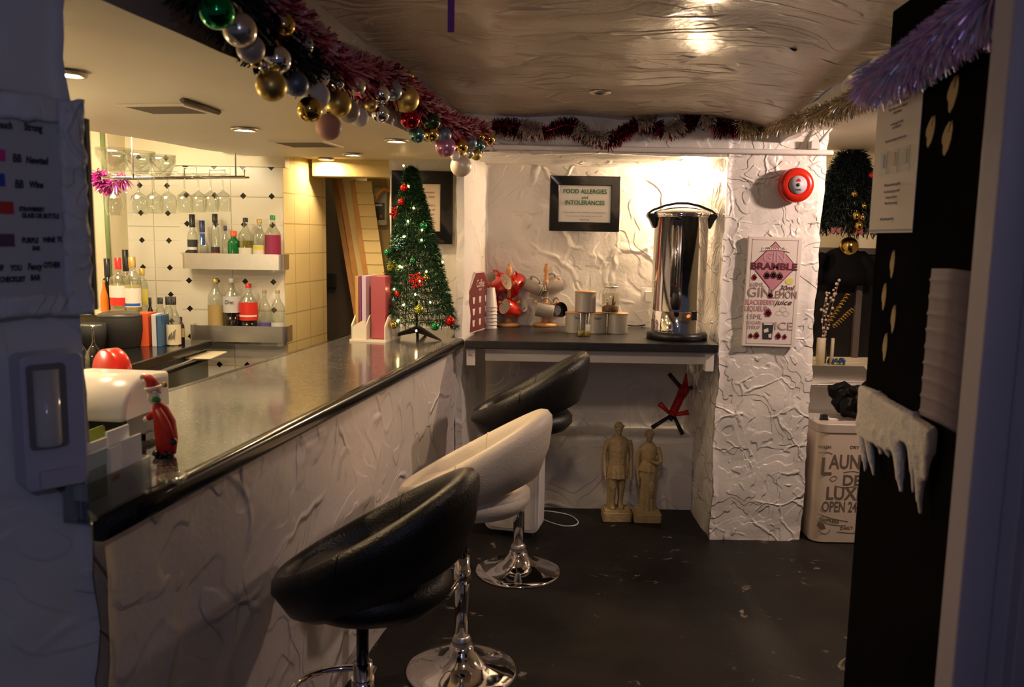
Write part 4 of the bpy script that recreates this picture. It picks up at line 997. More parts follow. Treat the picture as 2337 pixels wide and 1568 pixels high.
# ------------------------------------------------------------------ bottles
def C(name, col, rough=.3, **k):
    if name not in M: M[name] = mat(name, col, rough, var=.04, **k)
    return M[name]
C('cap_black', (.012, .012, .014)); C('cap_red', (.65, .02, .015)); C('cap_green', (.03, .25, .09)); C('cap_gold', (.50, .34, .10), .35, metal=.5); C('cap_blue', (.02, .03, .14)); C('cap_grey', (.45, .45, .47)); C('cap_tan', (.32, .24, .15)); C('cap_orange', (.75, .12, .03))
C('lab_white', (.72, .70, .62), .5); C('lab_blue', (.02, .10, .45), .4); C('lab_red', (.65, .03, .02), .4); C('lab_orange', (.70, .10, .03), .4); C('lab_yellow', (.70, .62, .10), .5); C('lab_cream', (.66, .58, .40), .5); C('lab_pink', (.27, .02, .08), .4); C('lab_dark', (.03, .03, .035), .4); C('lab_tan', (.42, .30, .12), .5); C('lab_purple', (.10, .06, .30), .4); C('lab_greyw', (.55, .55, .58), .5)
M['gl_clear'] = mat_thin_glass('clear_bottle_glass', (.90, .92, .88), .13)
M['gl_green'] = mat_liquid('green_bottle_glass', (.01, .16, .04), .92); M['gl_dark'] = mat_liquid('dark_bottle_glass', (.012, .010, .010), .97); M['gl_brown'] = mat_liquid('brown_bottle_glass', (.16, .05, .01), .85)
M['lq_cola'] = mat_liquid('cola', (.010, .005, .004), .99); M['lq_amber'] = mat_liquid('amber_spirit', (.75, .22, .02), .8); M['lq_pale'] = mat_liquid('pale_spirit', (.60, .52, .22), .35); M['lq_green'] = mat_liquid('olive_cordial', (.26, .22, .04), .8); M['lq_straw'] = mat_liquid('straw_spirit', (.72, .60, .25), .5)
def bottle(px, top, base, wpx, Y, label, glass='gl_clear', cap='cap_black', cap_px=14, neck=.34, lab=None, lab_rng=(.15, .55), liq=None, level=.5, shoulder=.30, zb=None, word=None, wm='ink', neckband=None, group=None, cap_w=1.0, lab2=None, capstyle=None, plastic=False):
    """px = centre, top/base = picture rows of cap top and foot at depth Y"""
    pt = at(px, top, Y=Y)
    if zb is None: zb = at(px, base, Y=Y).z
    pbm = at(px, (top + base) / 2, Y=Y)
    H = pt.z - zb; r = sz(wpx, Y) / 2; ch = sz(cap_px, Y); rn = r * neck
    t = thing('bottle', label, 'bottle', (pbm.x, Y, zb), 0, group)
    zs = H * (1 - shoulder) - ch * .4; zn = H - ch
    if zs > zn - .025: zs = zn - .025
    prof = [(.0001, .004), (r * .6, .0), (r * .94, 0), (r, .006)]
    if plastic: prof += [(r * .95, zs * .35), (r * .96, zs * .5), (r, zs * .7)]
    prof += [(r, zs - .012), (r * .93, zs + .004), (rn * 1.7, zs + (zn - zs) * .45), (rn * 1.08, zs + (zn - zs) * .72), (rn, zn), (rn, H - ch * .5)]
    b = B(); b.lathe(prof, 28, cap=False); b.build('glass_body', M[glass], t)
    b = B()
    rc = rn * 1.22 * cap_w
    b.lathe([(rc, zn - .001), (rc, H - .001), (rc * .9, H), (.0001, H)], 20, cap=False); b.build('cap', M[cap], t)
    if neckband:
        m_, n0, n1 = neckband; b = B(); b.lathe([(rn * 1.15, zs + (zn - zs) * n0), (rn * 1.1, zs + (zn - zs) * n1)], 20, cap=False); b.build('neck_band', M[m_], t)
    if liq:
        hl = zs * level; b = B(); b.lathe([(.0001, .006), (r * .92, .006), (r * .95, hl), (.0001, hl)], 24, cap=False); b.build('liquid', M[liq], t)
    if lab:
        z0, z1 = zs * lab_rng[0], zs * lab_rng[1]
        b = B(); n = 18; rr = r * 1.012
        b.loft([[(rr * math.cos(a), rr * math.sin(a), z) for a in [R(185 + 170 * k / n) for k in range(n + 1)]] for z in (z0, z1)], False, False, False)
        lb = b.build('label', M[lab], t)
        if lab2:
            z2 = z0 + (z1 - z0) * lab2[1]; z3 = z0 + (z1 - z0) * lab2[2]; rr *= 1.01
            b = B(); b.loft([[(rr * math.cos(a), rr * math.sin(a), z) for a in [R(200 + 140 * k / n) for k in range(n + 1)]] for z in (z2, z3)], False, False, False); b.build('label_band', M[lab2[0]], t)
        if word:
            text(t, word, min(r * .42, (z1 - z0) * .3), 0, (z0 + z1) / 2 + (z1 - z0) * .15, M[wm], -r * 1.04, shear=.15)
    return t
YBt = 4.53
G1 = 'spirit bottles in the upper steel rack'; G2 = 'mixer bottles in the lower steel rack'
bottle(430, 489, 0, 23, YBt, 'clear bottle with tall black cap and dark label, first in the upper rack', cap='cap_black', cap_px=29, lab='lab_dark', lab_rng=(.3, .88), zb=ZU, group=G1, neck=.46, lab2=('lab_white', .45, .6))
bottle(453, 503, 0, 29, YBt - .005, 'squat bottle with a bright blue label and dark blue capped neck in the upper rack', cap='cap_blue', cap_px=26, lab='lab_blue', lab_rng=(.2, .62), zb=ZU, group=G1, neckband=('lab_blue', .1, .9), shoulder=.45, lab2=('cap_blue', .7, 1.0))
bottle(483, 488, 0, 20, YBt, 'clear bottle with a black cap and orange red lower label in the upper rack', cap='cap_black', cap_px=19, lab='lab_orange', lab_rng=(.2, .62), zb=ZU, group=G1, neck=.5, neckband=None, lab2=('lab_dark', .6, 1.0))
bottle(507, 515, 0, 18, YBt + .025, 'plain clear bottle with a dark cap, between the orange labelled and green bottles', cap='cap_blue', cap_px=11, zb=ZU, group=G1)
bottle(526, 527, 0, 27, YBt, 'green glass bottle with an orange red cap in the upper rack', glass='gl_green', cap='cap_orange', cap_px=12, zb=ZU, group=G1, neck=.42, shoulder=.24)
bottle(554, 497, 0, 32, YBt, 'clear bottle with black cap, olive contents and white label in the upper rack', cap='cap_black', cap_px=9, lab='lab_white', lab_rng=(.15, .62), liq='lq_green', level=.82, zb=ZU, group=G1, neck=.3)
bottle(586, 500, 0, 30, YBt, 'clear bottle with gold cap and pale yellow banded label in the upper rack', cap='cap_gold', cap_px=9, lab='lab_white', lab_rng=(.15, .72), zb=ZU, group=G1, lab2=('lab_yellow', .75, .95), neck=.32)
bottle(617, 491, 0, 35, YBt, 'bottle with green cap and deep pink label at the right end of the upper rack', cap='cap_green', cap_px=10, lab='lab_pink', lab_rng=(.1, .95), liq='lq_cola', level=.9, zb=ZU, group=G1, shoulder=.3, lab2=None, neck=.28)
bottle(482, 636, 0, 36, YBt, 'clear plastic bottle with gold cap and tan label, first in the lower rack', cap='cap_gold', cap_px=9, lab='lab_tan', lab_rng=(.12, .80), zb=ZL, group=G2, neck=.3, shoulder=.25, plastic=True, liq='lq_straw', level=.7)
bottle(520, 635, 0, 40, YBt, 'cola bottle with grey cap and silver diet label in the lower rack', cap='cap_grey', cap_px=9, lab='lab_greyw', lab_rng=(.64, 1.0), liq='lq_cola', level=.64, zb=ZL, group=G2, neck=.27, shoulder=.26, word='Diet', plastic=True)
bottle(559, 647, 0, 42, YBt, 'cola bottle with red cap and bright red label in the lower rack', cap='cap_red', cap_px=9, lab='lab_red', lab_rng=(.53, .98), liq='lq_cola', level=.53, zb=ZL, group=G2, neck=.26, shoulder=.28, lab2=('lab_white', .2, .3), plastic=True)
bottle(596, 662, 0, 28, YBt, 'small clear bottle with tan cap and purple label, right of the red labelled cola', cap='cap_tan', cap_px=7, lab='lab_purple', lab_rng=(.1, .55), zb=ZL, group=G2, neck=.3)
bottle(627, 662, 0, 31, YBt, 'small clear bottle with tan cap and grey label, last in the lower rack', cap='cap_tan', cap_px=7, lab='lab_greyw', lab_rng=(.1, .55), zb=ZL, group=G2, neck=.28)

# ------------------------------------------------------------------ glass hanger and hanging glasses
hp0 = at(290, 408, Y=3.9); hp1 = at(550, 404, Y=4.35)
t = thing('glass_hanger', 'chrome hanging rail for stemware under the bar ceiling, above the tiled wall', 'glass rack', (hp0 + hp1) / 2)
c_ = (hp0 + hp1) / 2
for dy, nm in ((-.035, 'rail'), (.035, 'rail')):
    b = B(); b.cyl(hp0 - c_ + Vector((-.1, dy, 0)), hp1 - c_ + Vector((.03, dy, 0)), .006); b.build(nm, M['chrome'], t)
b = B(); b.tube([hp1 - c_ + Vector((x, -.035, z)) for x, z in ((-.28, .0), (-.28, .04), (-.22, .04), (-.22, .0), (-.15, 0), (-.15, .03), (-.07, .03), (-.07, 0), (.03, 0), (.03, .035))], .004, 6); b.build('wire_bracket', M['steel'], t)
for q in (.05, .95):
    e = hp0.lerp(hp1, q) - c_; b = B(); b.cyl(e, e + Vector((0, 0, 2.13 - c_.z)), .004); b.build('hanger_rod', M['steel'], t)
def wine_prof(R_, H_):  # upside down: foot on top
    return [(.0001, 0), (.034, 0), (.035, -.002), (.010, -.008), (.0042, -.02), (.0038, -H_ * .42), (.008, -H_ * .46), (R_ * .8, -H_ * .55), (R_, -H_ * .68), (R_ * .98, -H_ * .82), (R_ * .82, -H_)]
gl_pos = [(258, 2.0, 'far left end, beside the pink tinsel'), (313, .5, 'second from the left'), (350, .5, ''), (381, .5, ''), (415, .5, ''), (450, .5, ''), (478, .5, ''), (508, .5, '')]
words_ = ['at the far left end of the rail', 'second from the left end of the rail', 'third from the left end of the rail', 'fourth from the left, before the left tiles', 'fifth from the left, over the tile seam', 'sixth from the left, above the blue labelled bottle', 'seventh from the left, above the black capped bottle', 'at the right end of the rail, tilted']
xs_ = [258, 315, 350, 382, 420, 452, 480, 508]
for i, (x, wd) in enumerate(zip(xs_, words_)):
    q = (x - 290) / 260; p = hp0.lerp(hp1, max(-.1, q)); p = at(x, 402, Y=p.y)
    zz = p.z
    b = B(); b.lathe(wine_prof(.040, .19), 28, cap=False)
    o = b.build('wine_glass', M['gl_clear'], loc=(p.x, p.y, zz + .012)); tag(o, 'clear wine glass hanging upside down, ' + wd, 'wine glass', 'wine glasses hanging from the rail')
# bright plastic wrapped clutter above: clear bowls stored on top of the rail
for x, y, r_, lab in ((262, 365, .085, 'large clear glass bowl on top of the hanging rail at the left'), (318, 372, .075, 'clear glass bowl on top of the hanging rail, right of the large bowl'), (372, 380, .060, 'small clear glass bowl on top of the hanging rail')):
    p = at(x, y, Y=4.1); b = B(); b.lathe([(.0001, -.05), (r_ * .5, -.05), (r_, .02), (r_ * 1.02, .055), (r_ * .96, .055), (r_ * .93, .02), (.0001, -.035)], 30, cap=False)
    tag(b.build('glass_bowl', M['gl_clear'], loc=p), lab, 'bowl', 'glass bowls above the rail')

# ------------------------------------------------------------------ back bar unit
zw = 1.03
bw0 = at(200, 862, z=zw); bw1 = at(447, 787, z=zw)
t = thing('back_bar_unit', 'black topped back bar unit with a glass fronted fridge below, at the left wall', 'bar cabinet', (bw1.x, bw1.y, 0))
def bx(Y): return on_line(bw0, bw1, Y).x
y0_, y1_ = 2.3, 4.33
b = B(); P_ = [(bx(y0_), y0_), (bx(y1_), y1_), (lw(y1_) + .02, y1_), (lw(y0_) + .02, y0_)]
b.slab([(x - bw1.x, y - bw1.y) for x, y in P_], zw - .045, zw); b.build('worktop', M['black_gloss'], t, bevel=.008)
M['fridge_glass'] = mat('dark_green_fridge_glass', (.035, .045, .038), .12); 
b = B(); b.slab([(x - bw1.x + o_, y - bw1.y) for (x, y), o_ in zip(P_, (-.03, -.03, 0, 0))], 0.02, zw - .045); b.build('cabinet_body', M['black'], t)
yd0, yd1 = 3.62, 4.28
b = B(); b.slab([(bx(yd0) - bw1.x - .03, yd0 - bw1.y), (bx(yd0) - bw1.x - .005, yd0 - bw1.y), (bx(yd1) - bw1.x - .005, yd1 - bw1.y), (bx(yd1) - bw1.x - .03, yd1 - bw1.y)], .12, zw - .10); dr = b.build('door', M['fridge_glass'], t)
b = B(); b.cyl((bx(yd0 + .05) - bw1.x + .01, yd0 + .05 - bw1.y, .45), (bx(yd0 + .05) - bw1.x + .01, yd0 + .05 - bw1.y, .85), .009); b.build('handle', M['steel'], dr)
b = B(); b.tube([(bx(y) - bw1.x + .004, y - bw1.y, zw - .07) for y in (2.6, 3.2, 4.1)], .010, 6); b.build('chrome_strip', M['chrome'], t, )
# pale tray sticking out of the unit's far end
pc_ = at(432, 806, Y=4.18)
t = thing('serving_tray', 'flat pale cream tray laid across the end of the black back bar unit', 'tray', (pc_.x + .01, 4.2, zw - .060))
t = t
b = B(); b.rbox(-.11, .14, -.13, .11, -.006, .002, .01); b.build('board', C('tray_cream', (.60, .54, .38), .4), t)
b = B(); b.box(-.10, .10, -.12, -.10, -.012, -.006); b.build('rim_strip', C('tray_edge', (.30, .22, .12), .5), t)

# raised wall shelf with spirits
zsh = at(280, 707, Y=4.28).z
t = thing('glass_shelf', 'narrow bright glass shelf on the left wall holding the spirit bottles', 'shelf', (-2.0, 4.25, zsh))
b = B(); b.box(-.32, .10, -.15, .15, -.012, 0); b.build('shelf_board', C('shelf_glassy', (.75, .66, .45), .15), t)
b = B(); b.box(-.30, -.27, .05, .12, -.10, -.012); b.build('bracket', M['steel'], t)
b = B(); b.box(-.02, .01, .05, .12, -.10, -.012); b.build('bracket', M['steel'], t)
GS = 'spirit bottles on the raised glass shelf'
bottle(238, 640, 707, 17, 4.18, 'orange liqueur bottle at the far left of the glass shelf, half hidden by the wall', glass='lq_amber', cap='cap_gold', cap_px=4, zb=zsh, group=GS, shoulder=.5)
bottle(246, 590, 705, 22, 4.26, 'dark bottle with black neck behind the orange liqueur', glass='gl_dark', cap='cap_black', cap_px=40, zb=zsh, group=GS, neck=.5)
bottle(271, 588, 703, 40, 4.18, 'clear vodka bottle with a red cap and red and white label on the glass shelf', cap='cap_red', cap_px=26, lab='lab_red', lab_rng=(.2, .8), zb=zsh, group=GS, neck=.3, lab2=('lab_white', .4, 1.0), liq='lq_pale', level=.85)
bottle(288, 570, 700, 26, 4.33, 'tall bottle with a curved black cap behind the red capped vodka', glass='gl_clear', cap='cap_black', cap_px=48, zb=zsh, group=GS, neck=.42, liq='lq_straw', level=.8)
bottle(303, 586, 703, 38, 4.19, 'clear gin bottle with a gold cap and pale label on the glass shelf', cap='cap_gold', cap_px=24, lab='lab_white', lab_rng=(.15, .7), zb=zsh, group=GS, liq='lq_straw', level=.8, neck=.34, lab2=('lab_blue', .05, .2))
bottle(325, 612, 703, 24, 4.30, 'clear bottle with a yellow label at the right end of the glass shelf', cap='cap_gold', cap_px=16, lab='lab_yellow', lab_rng=(.2, .8), zb=zsh, group=GS, neck=.4)
# bottles on the black worktop
GW = 'bottles at the end of the black worktop'
bottle(344, 679, 785, 16, 4.24, 'dark bottle with black cap behind the red folder', glass='gl_dark', cap='cap_black', cap_px=15, zb=zw, group=GW)
bottle(367, 679, 785, 20, 4.20, 'clear bottle with a black cap left of the flowered gin bottle', cap='cap_black', cap_px=14, zb=zw, lab='lab_white', lab_rng=(.2, .5), group=GW, liq='lq_green', level=.7, neck=.5)
bottle(385, 677, 780, 20, 4.25, 'slim clear bottle with a black cap behind the flowered gin bottle', cap='cap_black', cap_px=18, zb=zw, group=GW, neck=.5)
t = bottle(396, 677, 777, 33, 4.10, 'clear gin bottle with a cream flowered label, front of the worktop end', cap='cap_black', cap_px=18, lab='lab_cream', lab_rng=(.05, .85), zb=zw, group=GW, neck=.34, shoulder=.42)
b = B()
for k in range(7):
    a = R(250 + 7 * k); b.tube([(.041 * math.cos(a), .041 * math.sin(a), .03 + .004 * (k % 3)), (.0412 * math.cos(a + .1), .0412 * math.sin(a + .1), .05 + .006 * (k % 4)), (.0412 * math.cos(a + .22), .0412 * math.sin(a + .22), .055 + .005 * k)], .0012, 4)
b.build('flower_print', M['ink'], t)
bottle(414, 723, 782, 14, 4.15, 'short dark bottle at the right corner of the black worktop', glass='gl_dark', cap='cap_black', cap_px=8, zb=zw, group=GW, lab='lab_tan', lab_rng=(.4, .9))
# black bucket, folder, books
p = at(276, 760, Y=4.02)
t = thing('ice_bucket', 'large black round ice bucket on the black back bar worktop', 'ice bucket', (p.x, 4.02, zw))
rb = sz(49, 4.02); hb_ = at(276, 722, Y=4.0).z - zw
b = B(); b.lathe([(.0001, 0), (rb * .84, 0), (rb * .88, .006), (rb * 1.0, hb_ * .55), (rb * 1.0, hb_ - .004), (rb * .97, hb_)], 44, cap=False); b.build('tub', M['black_matte'], t)
b = B(); b.lathe([(rb * .98, hb_), (rb * 1.0, hb_ + .006), (rb * .8, hb_ + .018), (rb * .3, hb_ + .022), (.0001, hb_ + .022)], 44, cap=False); b.build('lid', C('smoke_lid', (.05, .045, .035), .4), t)
p = at(205, 762, Y=3.85)
b = B(); b.lathe([(.0001, 0), (.055, 0), (.07, .07), (.072, .13), (.068, .13), (.06, .02), (.0001, .01)], 32, cap=False)
tag(b.build('black_bowl', M['black_matte'], loc=(p.x, 3.85, zw)), 'smaller black bowl on the worktop left of the ice bucket', 'bowl')
p = at(347, 745, Y=4.08)
for dx, w_, m_, nm, lab, hh in ((-.035, .075, 'lab_orange', 'folder', 'bright orange red folder standing on the black worktop beside the ice bucket', .165), (.030, .022, 'lab_greyw', 'book', 'thin white book upright between the red folder and the blue book', .16), (.056, .020, 'lab_blue', 'book', 'thin blue book upright beside the white book', .155)):
    b = B(); b.box(-w_ / 2, w_ / 2, -.05, .05, 0, hh); o = b.build(nm, M[m_] if m_ != 'lab_blue' else C('bookblue', (.05, .12, .25), .4), loc=(p.x + dx, 4.08, zw), bevel=.002); tag(o, lab, 'folder' if nm == 'folder' else 'book')
# upside down champagne flutes
for px, py, lab in ((183, 812, 'upturned stemmed glass at the left edge of the black worktop'), (214, 800, 'upturned stemmed glass in front of the black bowl')):
    p = at(px, py, Y=3.45); H_ = .17
    b = B(); b.lathe([(.034, 0), (.036, .02), (.030, .055), (.010, .085), (.0042, .10), (.0042, .155), (.012, .163), (.036, .168), (.036, .170), (.0001, .170)], 28, cap=False)
    tag(b.build('wine_glass', M['gl_clear'], loc=(p.x, 3.45, zw)), lab, 'wine glass', 'upturned glasses on the black worktop')
# pink tinsel tuft at the left of the hanging rail, plus green pipe
pp = at(250, 560, Y=4.40)
b = B(); b.cyl((pp.x, 4.395, 1.10), (pp.x - .01, 4.395, 2.15), .012); tag(b.build('green_pipe', C('pipe_green', (.22, .28, .12), .4), recenter=True), 'thin green vertical pipe on the cream wall behind the bar', 'pipe')

# ------------------------------------------------------------------ passage beyond the tiled return
def plank(pt_, pb_, Yt, Yb, w, d, m_, edge, label, name='timber_board', louvre=False, edge_w=.032):
    a = at(*pt_, Y=Yt); c = at(*pb_, Y=Yb)
    c = a + (c - a) * 1.0
    t = thing(name, label, 'board', (c.x, c.y, 0), 0)
    zt_, zb_ = a.z, 0.0
    # continue the lean down to the floor
    sl = (c.x - a.x) / max(.2, a.z - c.z); xb_ = c.x + sl * c.z
    t.location = (xb_, c.y, 0)
    ox = a.x - xb_; oy = Yt - c.y
    def sec(x0, x1, y0, y1, nm, mm, zz0=0., zz1=1.):
        b = B(); L = lambda q: (ox * q, oy * q, zt_ * q)
        r_ = []
        for q in (zz0, zz1):
            o_ = L(q); r_.append([(o_[0] + x0, o_[1] + y0, o_[2]), (o_[0] + x1, o_[1] + y0, o_[2]), (o_[0] + x1, o_[1] + y1, o_[2]), (o_[0] + x0, o_[1] + y1, o_[2])])
        b.loft(r_, True, True, True, False); return b.build(nm, mm, t)
    sec(0, edge_w, 0, d, 'edge_strip', edge)
    if not louvre: sec(edge_w, w, .006, d - .004, 'board_face', m_)
    else:
        sec(edge_w, w - .01, .012, d - .004, 'back_panel', m_)
        b = B(); n = 26
        for k in range(n):
            q = k / n; o_ = (ox * q, oy * q, zt_ * q); q2 = (k + .97) / n; o2 = (ox * q2, oy * q2, zt_ * q2)
            b.loft([[(o_[0] + edge_w, o_[1] - .004, o_[2]), (o_[0] + w, o_[1] - .004, o_[2]), (o_[0] + w, o_[1] + .012, o_[2]), (o_[0] + edge_w, o_[1] + .012, o_[2])], [(o2[0] + edge_w, o2[1] + .001, o2[2]), (o2[0] + w, o2[1] + .001, o2[2]), (o2[0] + w, o2[1] + .02, o2[2]), (o2[0] + edge_w, o2[1] + .02, o2[2])]], True, True, True, False)
        b.build('slats', m_, t)
    return t
Yp = 5.15
M['speckleboard'] = mat('dark_speckled_board', (.07, .05, .02), .7, var=.9, vscale=60)
plank((756, 408), (808, 776), Yp + .25, Yp, .05, .03, M['yellowboard'], M['brownwood'], 'brown edged board leaning furthest left in the passage doorway')
plank((769, 408), (822, 776), Yp + .18, Yp - .05, .10, .03, M['yellowboard'], M['brownwood'], 'leaning board in the passage with a dark speckled strip behind it')
plank((786, 410), (838, 776), Yp + .22, Yp, .07, .03, M['speckleboard'], C('dkedge', (.20, .15, .05), .6), 'dark speckled board sandwiched between two leaning boards')
plank((798, 412), (843, 776), Yp + .10, Yp - .12, .135, .03, M['yellowboard'], M['brownwood'], 'louvred cream shutter leaning in the passage, left of the grey control box', 'louvred_shutter', True)
p = at(862, 472, Y=5.40)
t = thing('control_box', 'grey electrical control box on the passage wall, left of the Christmas tree', 'control box', p)
hw, hh = sz(22, 5.35), sz(41, 5.35)
b = B(); b.rbox(-hw, hw, -.05, .06, -hh, hh, .008, 1); b.build('case', C('grey_green_box', (.48, .50, .36), .4), t)
b = B(); b.box(-hw * .6, hw * .85, -.056, -.048, -hh * .72, hh * .2); w_ = b.build('window', C('box_window', (.05, .05, .03), .2), t)
b = B(); b.box(-.01, hw * .6, -.059, -.055, hh * .02, hh * .12); b.build('printed_strip', M['paper'], w_)
b = B(); b.box(hw * .35, hw * .6, -.060, -.055, -hh * .6, -hh * .45); b.build('red_button', C('cap_red', (.65, .02, .015)), w_)
xq = at(838, 500, Y=5.46).x
b = B(); b.box(xq, .1, 5.46, 5.52, 0, 2.02); struct(b.build('wall_passage', M['yellowboard'], recenter=True))
b = B(); b.box(-1.6, xq, 5.60, 5.66, 0, 2.02); struct(b.build('wall_passage', M['dark_void'], recenter=True))
p = at(757, 640, Y=5.55); b = B(); b.box(-.03, .03, -.03, .02, -.05, .05); tag(b.build('door_lock', M['black'], loc=p, bevel=.006), 'small black box on the dark passage wall', 'lock box')
cable('orange_cable', [at(892, 437, Y=5.3), at(878, 432, Y=5.28), at(866, 440, Y=5.27), at(858, 455, Y=5.27)], .012, C('cable_orange', (.55, .25, .06), .5), 'short orange strap curling over the grey control box', 'strap')
# ------------------------------------------------------------------ tinsel
def catmull(P, n):
    P = [Vector(p) for p in P]; out = []
    for i in range(len(P) - 1):
        a, c, d, e = P[max(i - 1, 0)], P[i], P[i + 1], P[min(i + 2, len(P) - 1)]
        for k in range(n):
            q = k / n
            out.append(.5 * ((2 * c) + (d - a) * q + (2 * a - 5 * c + 4 * d - e) * q * q + (3 * c - a - 3 * d + e) * q ** 3))
    out.append(P[-1]); return out
def tinsel_mesh(path, rad, n, wid=.0022, core=.004, seed=1, droop=.0, rfun=None, flat=False):
    rnd = random.Random(seed); b = B(); N = len(path) - 1
    for i in range(n):
        t = rnd.random() * N; k = min(int(t), N - 1); q = t - k
        p = path[k].lerp(path[k + 1], q); tg = (path[k + 1] - path[k]).normalized()
        rr = rad * (rfun(t / N) if rfun else 1) * rnd.uniform(.65, 1.1)
        a = rnd.random() * 2 * PI; u = tg.orthogonal().normalized(); w = tg.cross(u)
        d = (u * math.cos(a) + w * math.sin(a) + tg * rnd.uniform(-.45, .45)).normalized()
        s = d.cross(Vector((rnd.uniform(-1, 1), rnd.uniform(-1, 1), rnd.uniform(-1, 1)))).normalized() * wid * rnd.uniform(.6, 1.2)
        m1 = p + d * rr * .5 + Vector((0, 0, -droop * rr * .15)); e = p + d * rr + Vector((0, 0, -droop * rr * .6)) + s * rnd.uniform(-3, 3)
        b.add([p - s * .5, p + s * .5, m1 + s, m1 - s, e + s * .6, e - s * .6], [(0, 1, 2, 3), (3, 2, 4, 5)])
    if core: b.tube(path, core, 6)
    return b
def mat_tinsel(name, cols, rough=.22, metal=.9, scale=60):
    m, p = new_mat(name); n, l = nt(m); p.inputs['Roughness'].default_value = rough; p.inputs['Metallic'].default_value = metal
    tc = n.new('ShaderNodeTexCoord'); v = n.new('ShaderNodeTexWhiteNoise') ; g = n.new('ShaderNodeNewGeometry')
    r = n.new('ShaderNodeValToRGB'); r.color_ramp.interpolation = 'CONSTANT'; e = r.color_ramp.elements
    for i, c in enumerate(cols):
        if i < 2: q = e[i]; q.position = i / len(cols)
        else: q = e.new(i / len(cols))
        q.color = (*c, 1)
    l.new(g.outputs['Random Per Island'], r.inputs[0]); l.new(r.outputs[0], p.inputs['Base Color'])
    return m
M['t_pink'] = mat_tinsel('pink_and_burgundy_tinsel', [(.55, .20, .24), (.68, .36, .36), (.25, .01, .05), (.62, .30, .32), (.40, .04, .10), (.75, .50, .48)], .45, .1)
M['t_burg'] = mat_tinsel('dark_burgundy_tinsel', [(.12, .005, .02), (.28, .01, .05), (.05, .002, .01), (.45, .02, .10)], .2, .9)
M['t_white'] = mat_tinsel('pale_cream_tinsel', [(.60, .52, .48), (.70, .60, .52)], .35, .4)
M['t_silver'] = mat_tinsel('silver_gold_tinsel', [(.70, .64, .54), (.80, .76, .70), (.45, .38, .28), (.85, .70, .45)], .15, 1)
M['t_purple'] = mat_tinsel('purple_holographic_tinsel', [(.70, .50, .98), (.55, .42, .92), (.88, .72, 1.0), (.92, .45, .80), (.40, .75, .92), (.85, .80, 1.0)], .3, .6)
M['t_green'] = mat_tinsel('dark_green_tinsel', [(.012, .05, .022), (.02, .09, .035), (.006, .02, .010), (.03, .12, .05), (.05, .09, .03)], .35, .5)
M['t_darkgreen'] = mat_tinsel('black_green_needles', [(.006, .014, .012), (.010, .022, .018), (.004, .008, .008)], .5, .2)
M['t_magenta'] = mat_tinsel('magenta_tinsel', [(.65, .03, .35), (.8, .1, .5), (.5, .3, .5)], .2, .8)

GX = [(440, 1.52), (560, 1.75), (650, 1.95), (760, 2.4), (870, 2.85), (950, 3.2), (1030, 3.6), (1120, 4.02)]
def gY(px):
    for (a, ya), (c, yc) in zip(GX, GX[1:]):
        if px <= c: return ya + (yc - ya) * (max(px, a) - a) / (c - a)
    return 4.02
def gp(px, py, dy=0): return at(px, py, Y=gY(px) + dy)
# main garland: pink tinsel over a dark green branch core
gpath = catmull([gp(x, y, .02) for x, y in ((560, -30), (625, 30), (700, 95), (760, 150), (830, 165), (890, 180), (950, 225), (1000, 270), (1050, 290), (1098, 300))], 12)
t = thing('tinsel_garland', 'thick pink and burgundy tinsel garland running along the edge above the bar counter', 'garland', gpath[60])
o_ = gpath[60]
lp_ = [p - o_ for p in gpath]
tinsel_mesh(lp_, .080, 5200, .0055, .012, 3, .3, rfun=lambda q: 1.0 - .15 * q).build('pink_tinsel', M['t_pink'], t, fixn=False)
tinsel_mesh([p + Vector((.01, 0, -.03)) for p in lp_], .066, 1500, .003, .006, 4, .3).build('burgundy_tinsel', M['t_burg'], t, fixn=False)
tinsel_mesh([p + Vector((.0, 0, -.01)) for p in lp_[::3]], .070, 900, .004, .012, 5, .2).build('dark_needles', M['t_darkgreen'], t, fixn=False)
gp2 = catmull([gp(x, y, .03) for x, y in ((450, -60), (510, 0), (590, 70), (650, 120), (720, 165))], 10)
tag(tinsel_mesh([p - gp2[20] for p in gp2], .072, 2600, .004, .015, 8, .2).build('fir_garland', M['t_darkgreen'], loc=gp2[20], fixn=False), 'dark fir garland holding the first baubles at the top left', 'garland')
# baubles on the garland
def bm(name, col, rough, metal): M[name] = mat(name, col, rough, metal, var=.05); return name
bm('b_green', (.01, .30, .08), .08, 1); bm('b_pearl', (.72, .64, .56), .22, .85); bm('b_gold', (.62, .42, .10), .14, 1); bm('b_goldm', (.58, .42, .13), .36, .9)
bm('b_blue', (.30, .38, .48), .25, .8); bm('b_slate', (.12, .15, .22), .4, .5); bm('b_chrome', (.80, .80, .85), .05, 1); bm('b_white', (.70, .64, .60), .5, 0)
bm('b_pinkm', (.62, .32, .24), .5, 0); bm('b_grey', (.42, .36, .33), .4, .3); bm('b_red', (.32, .01, .02), .12, .9); bm('b_mauve', (.50, .22, .36), .2, .6)
bm('b_teal', (.14, .30, .30), .18, .9); bm('b_cream', (.62, .54, .42), .4, .2); bm('b_dkgreen', (.02, .05, .02), .2, .6); bm('b_brightred', (.65, .02, .015), .12, .7); bm('b_lime', (.35, .38, .05), .15, .8); bm('b_midgreen', (.03, .30, .10), .12, .8)
for nm in ('b_pinkm', 'b_cream', 'b_gold'):
    pass
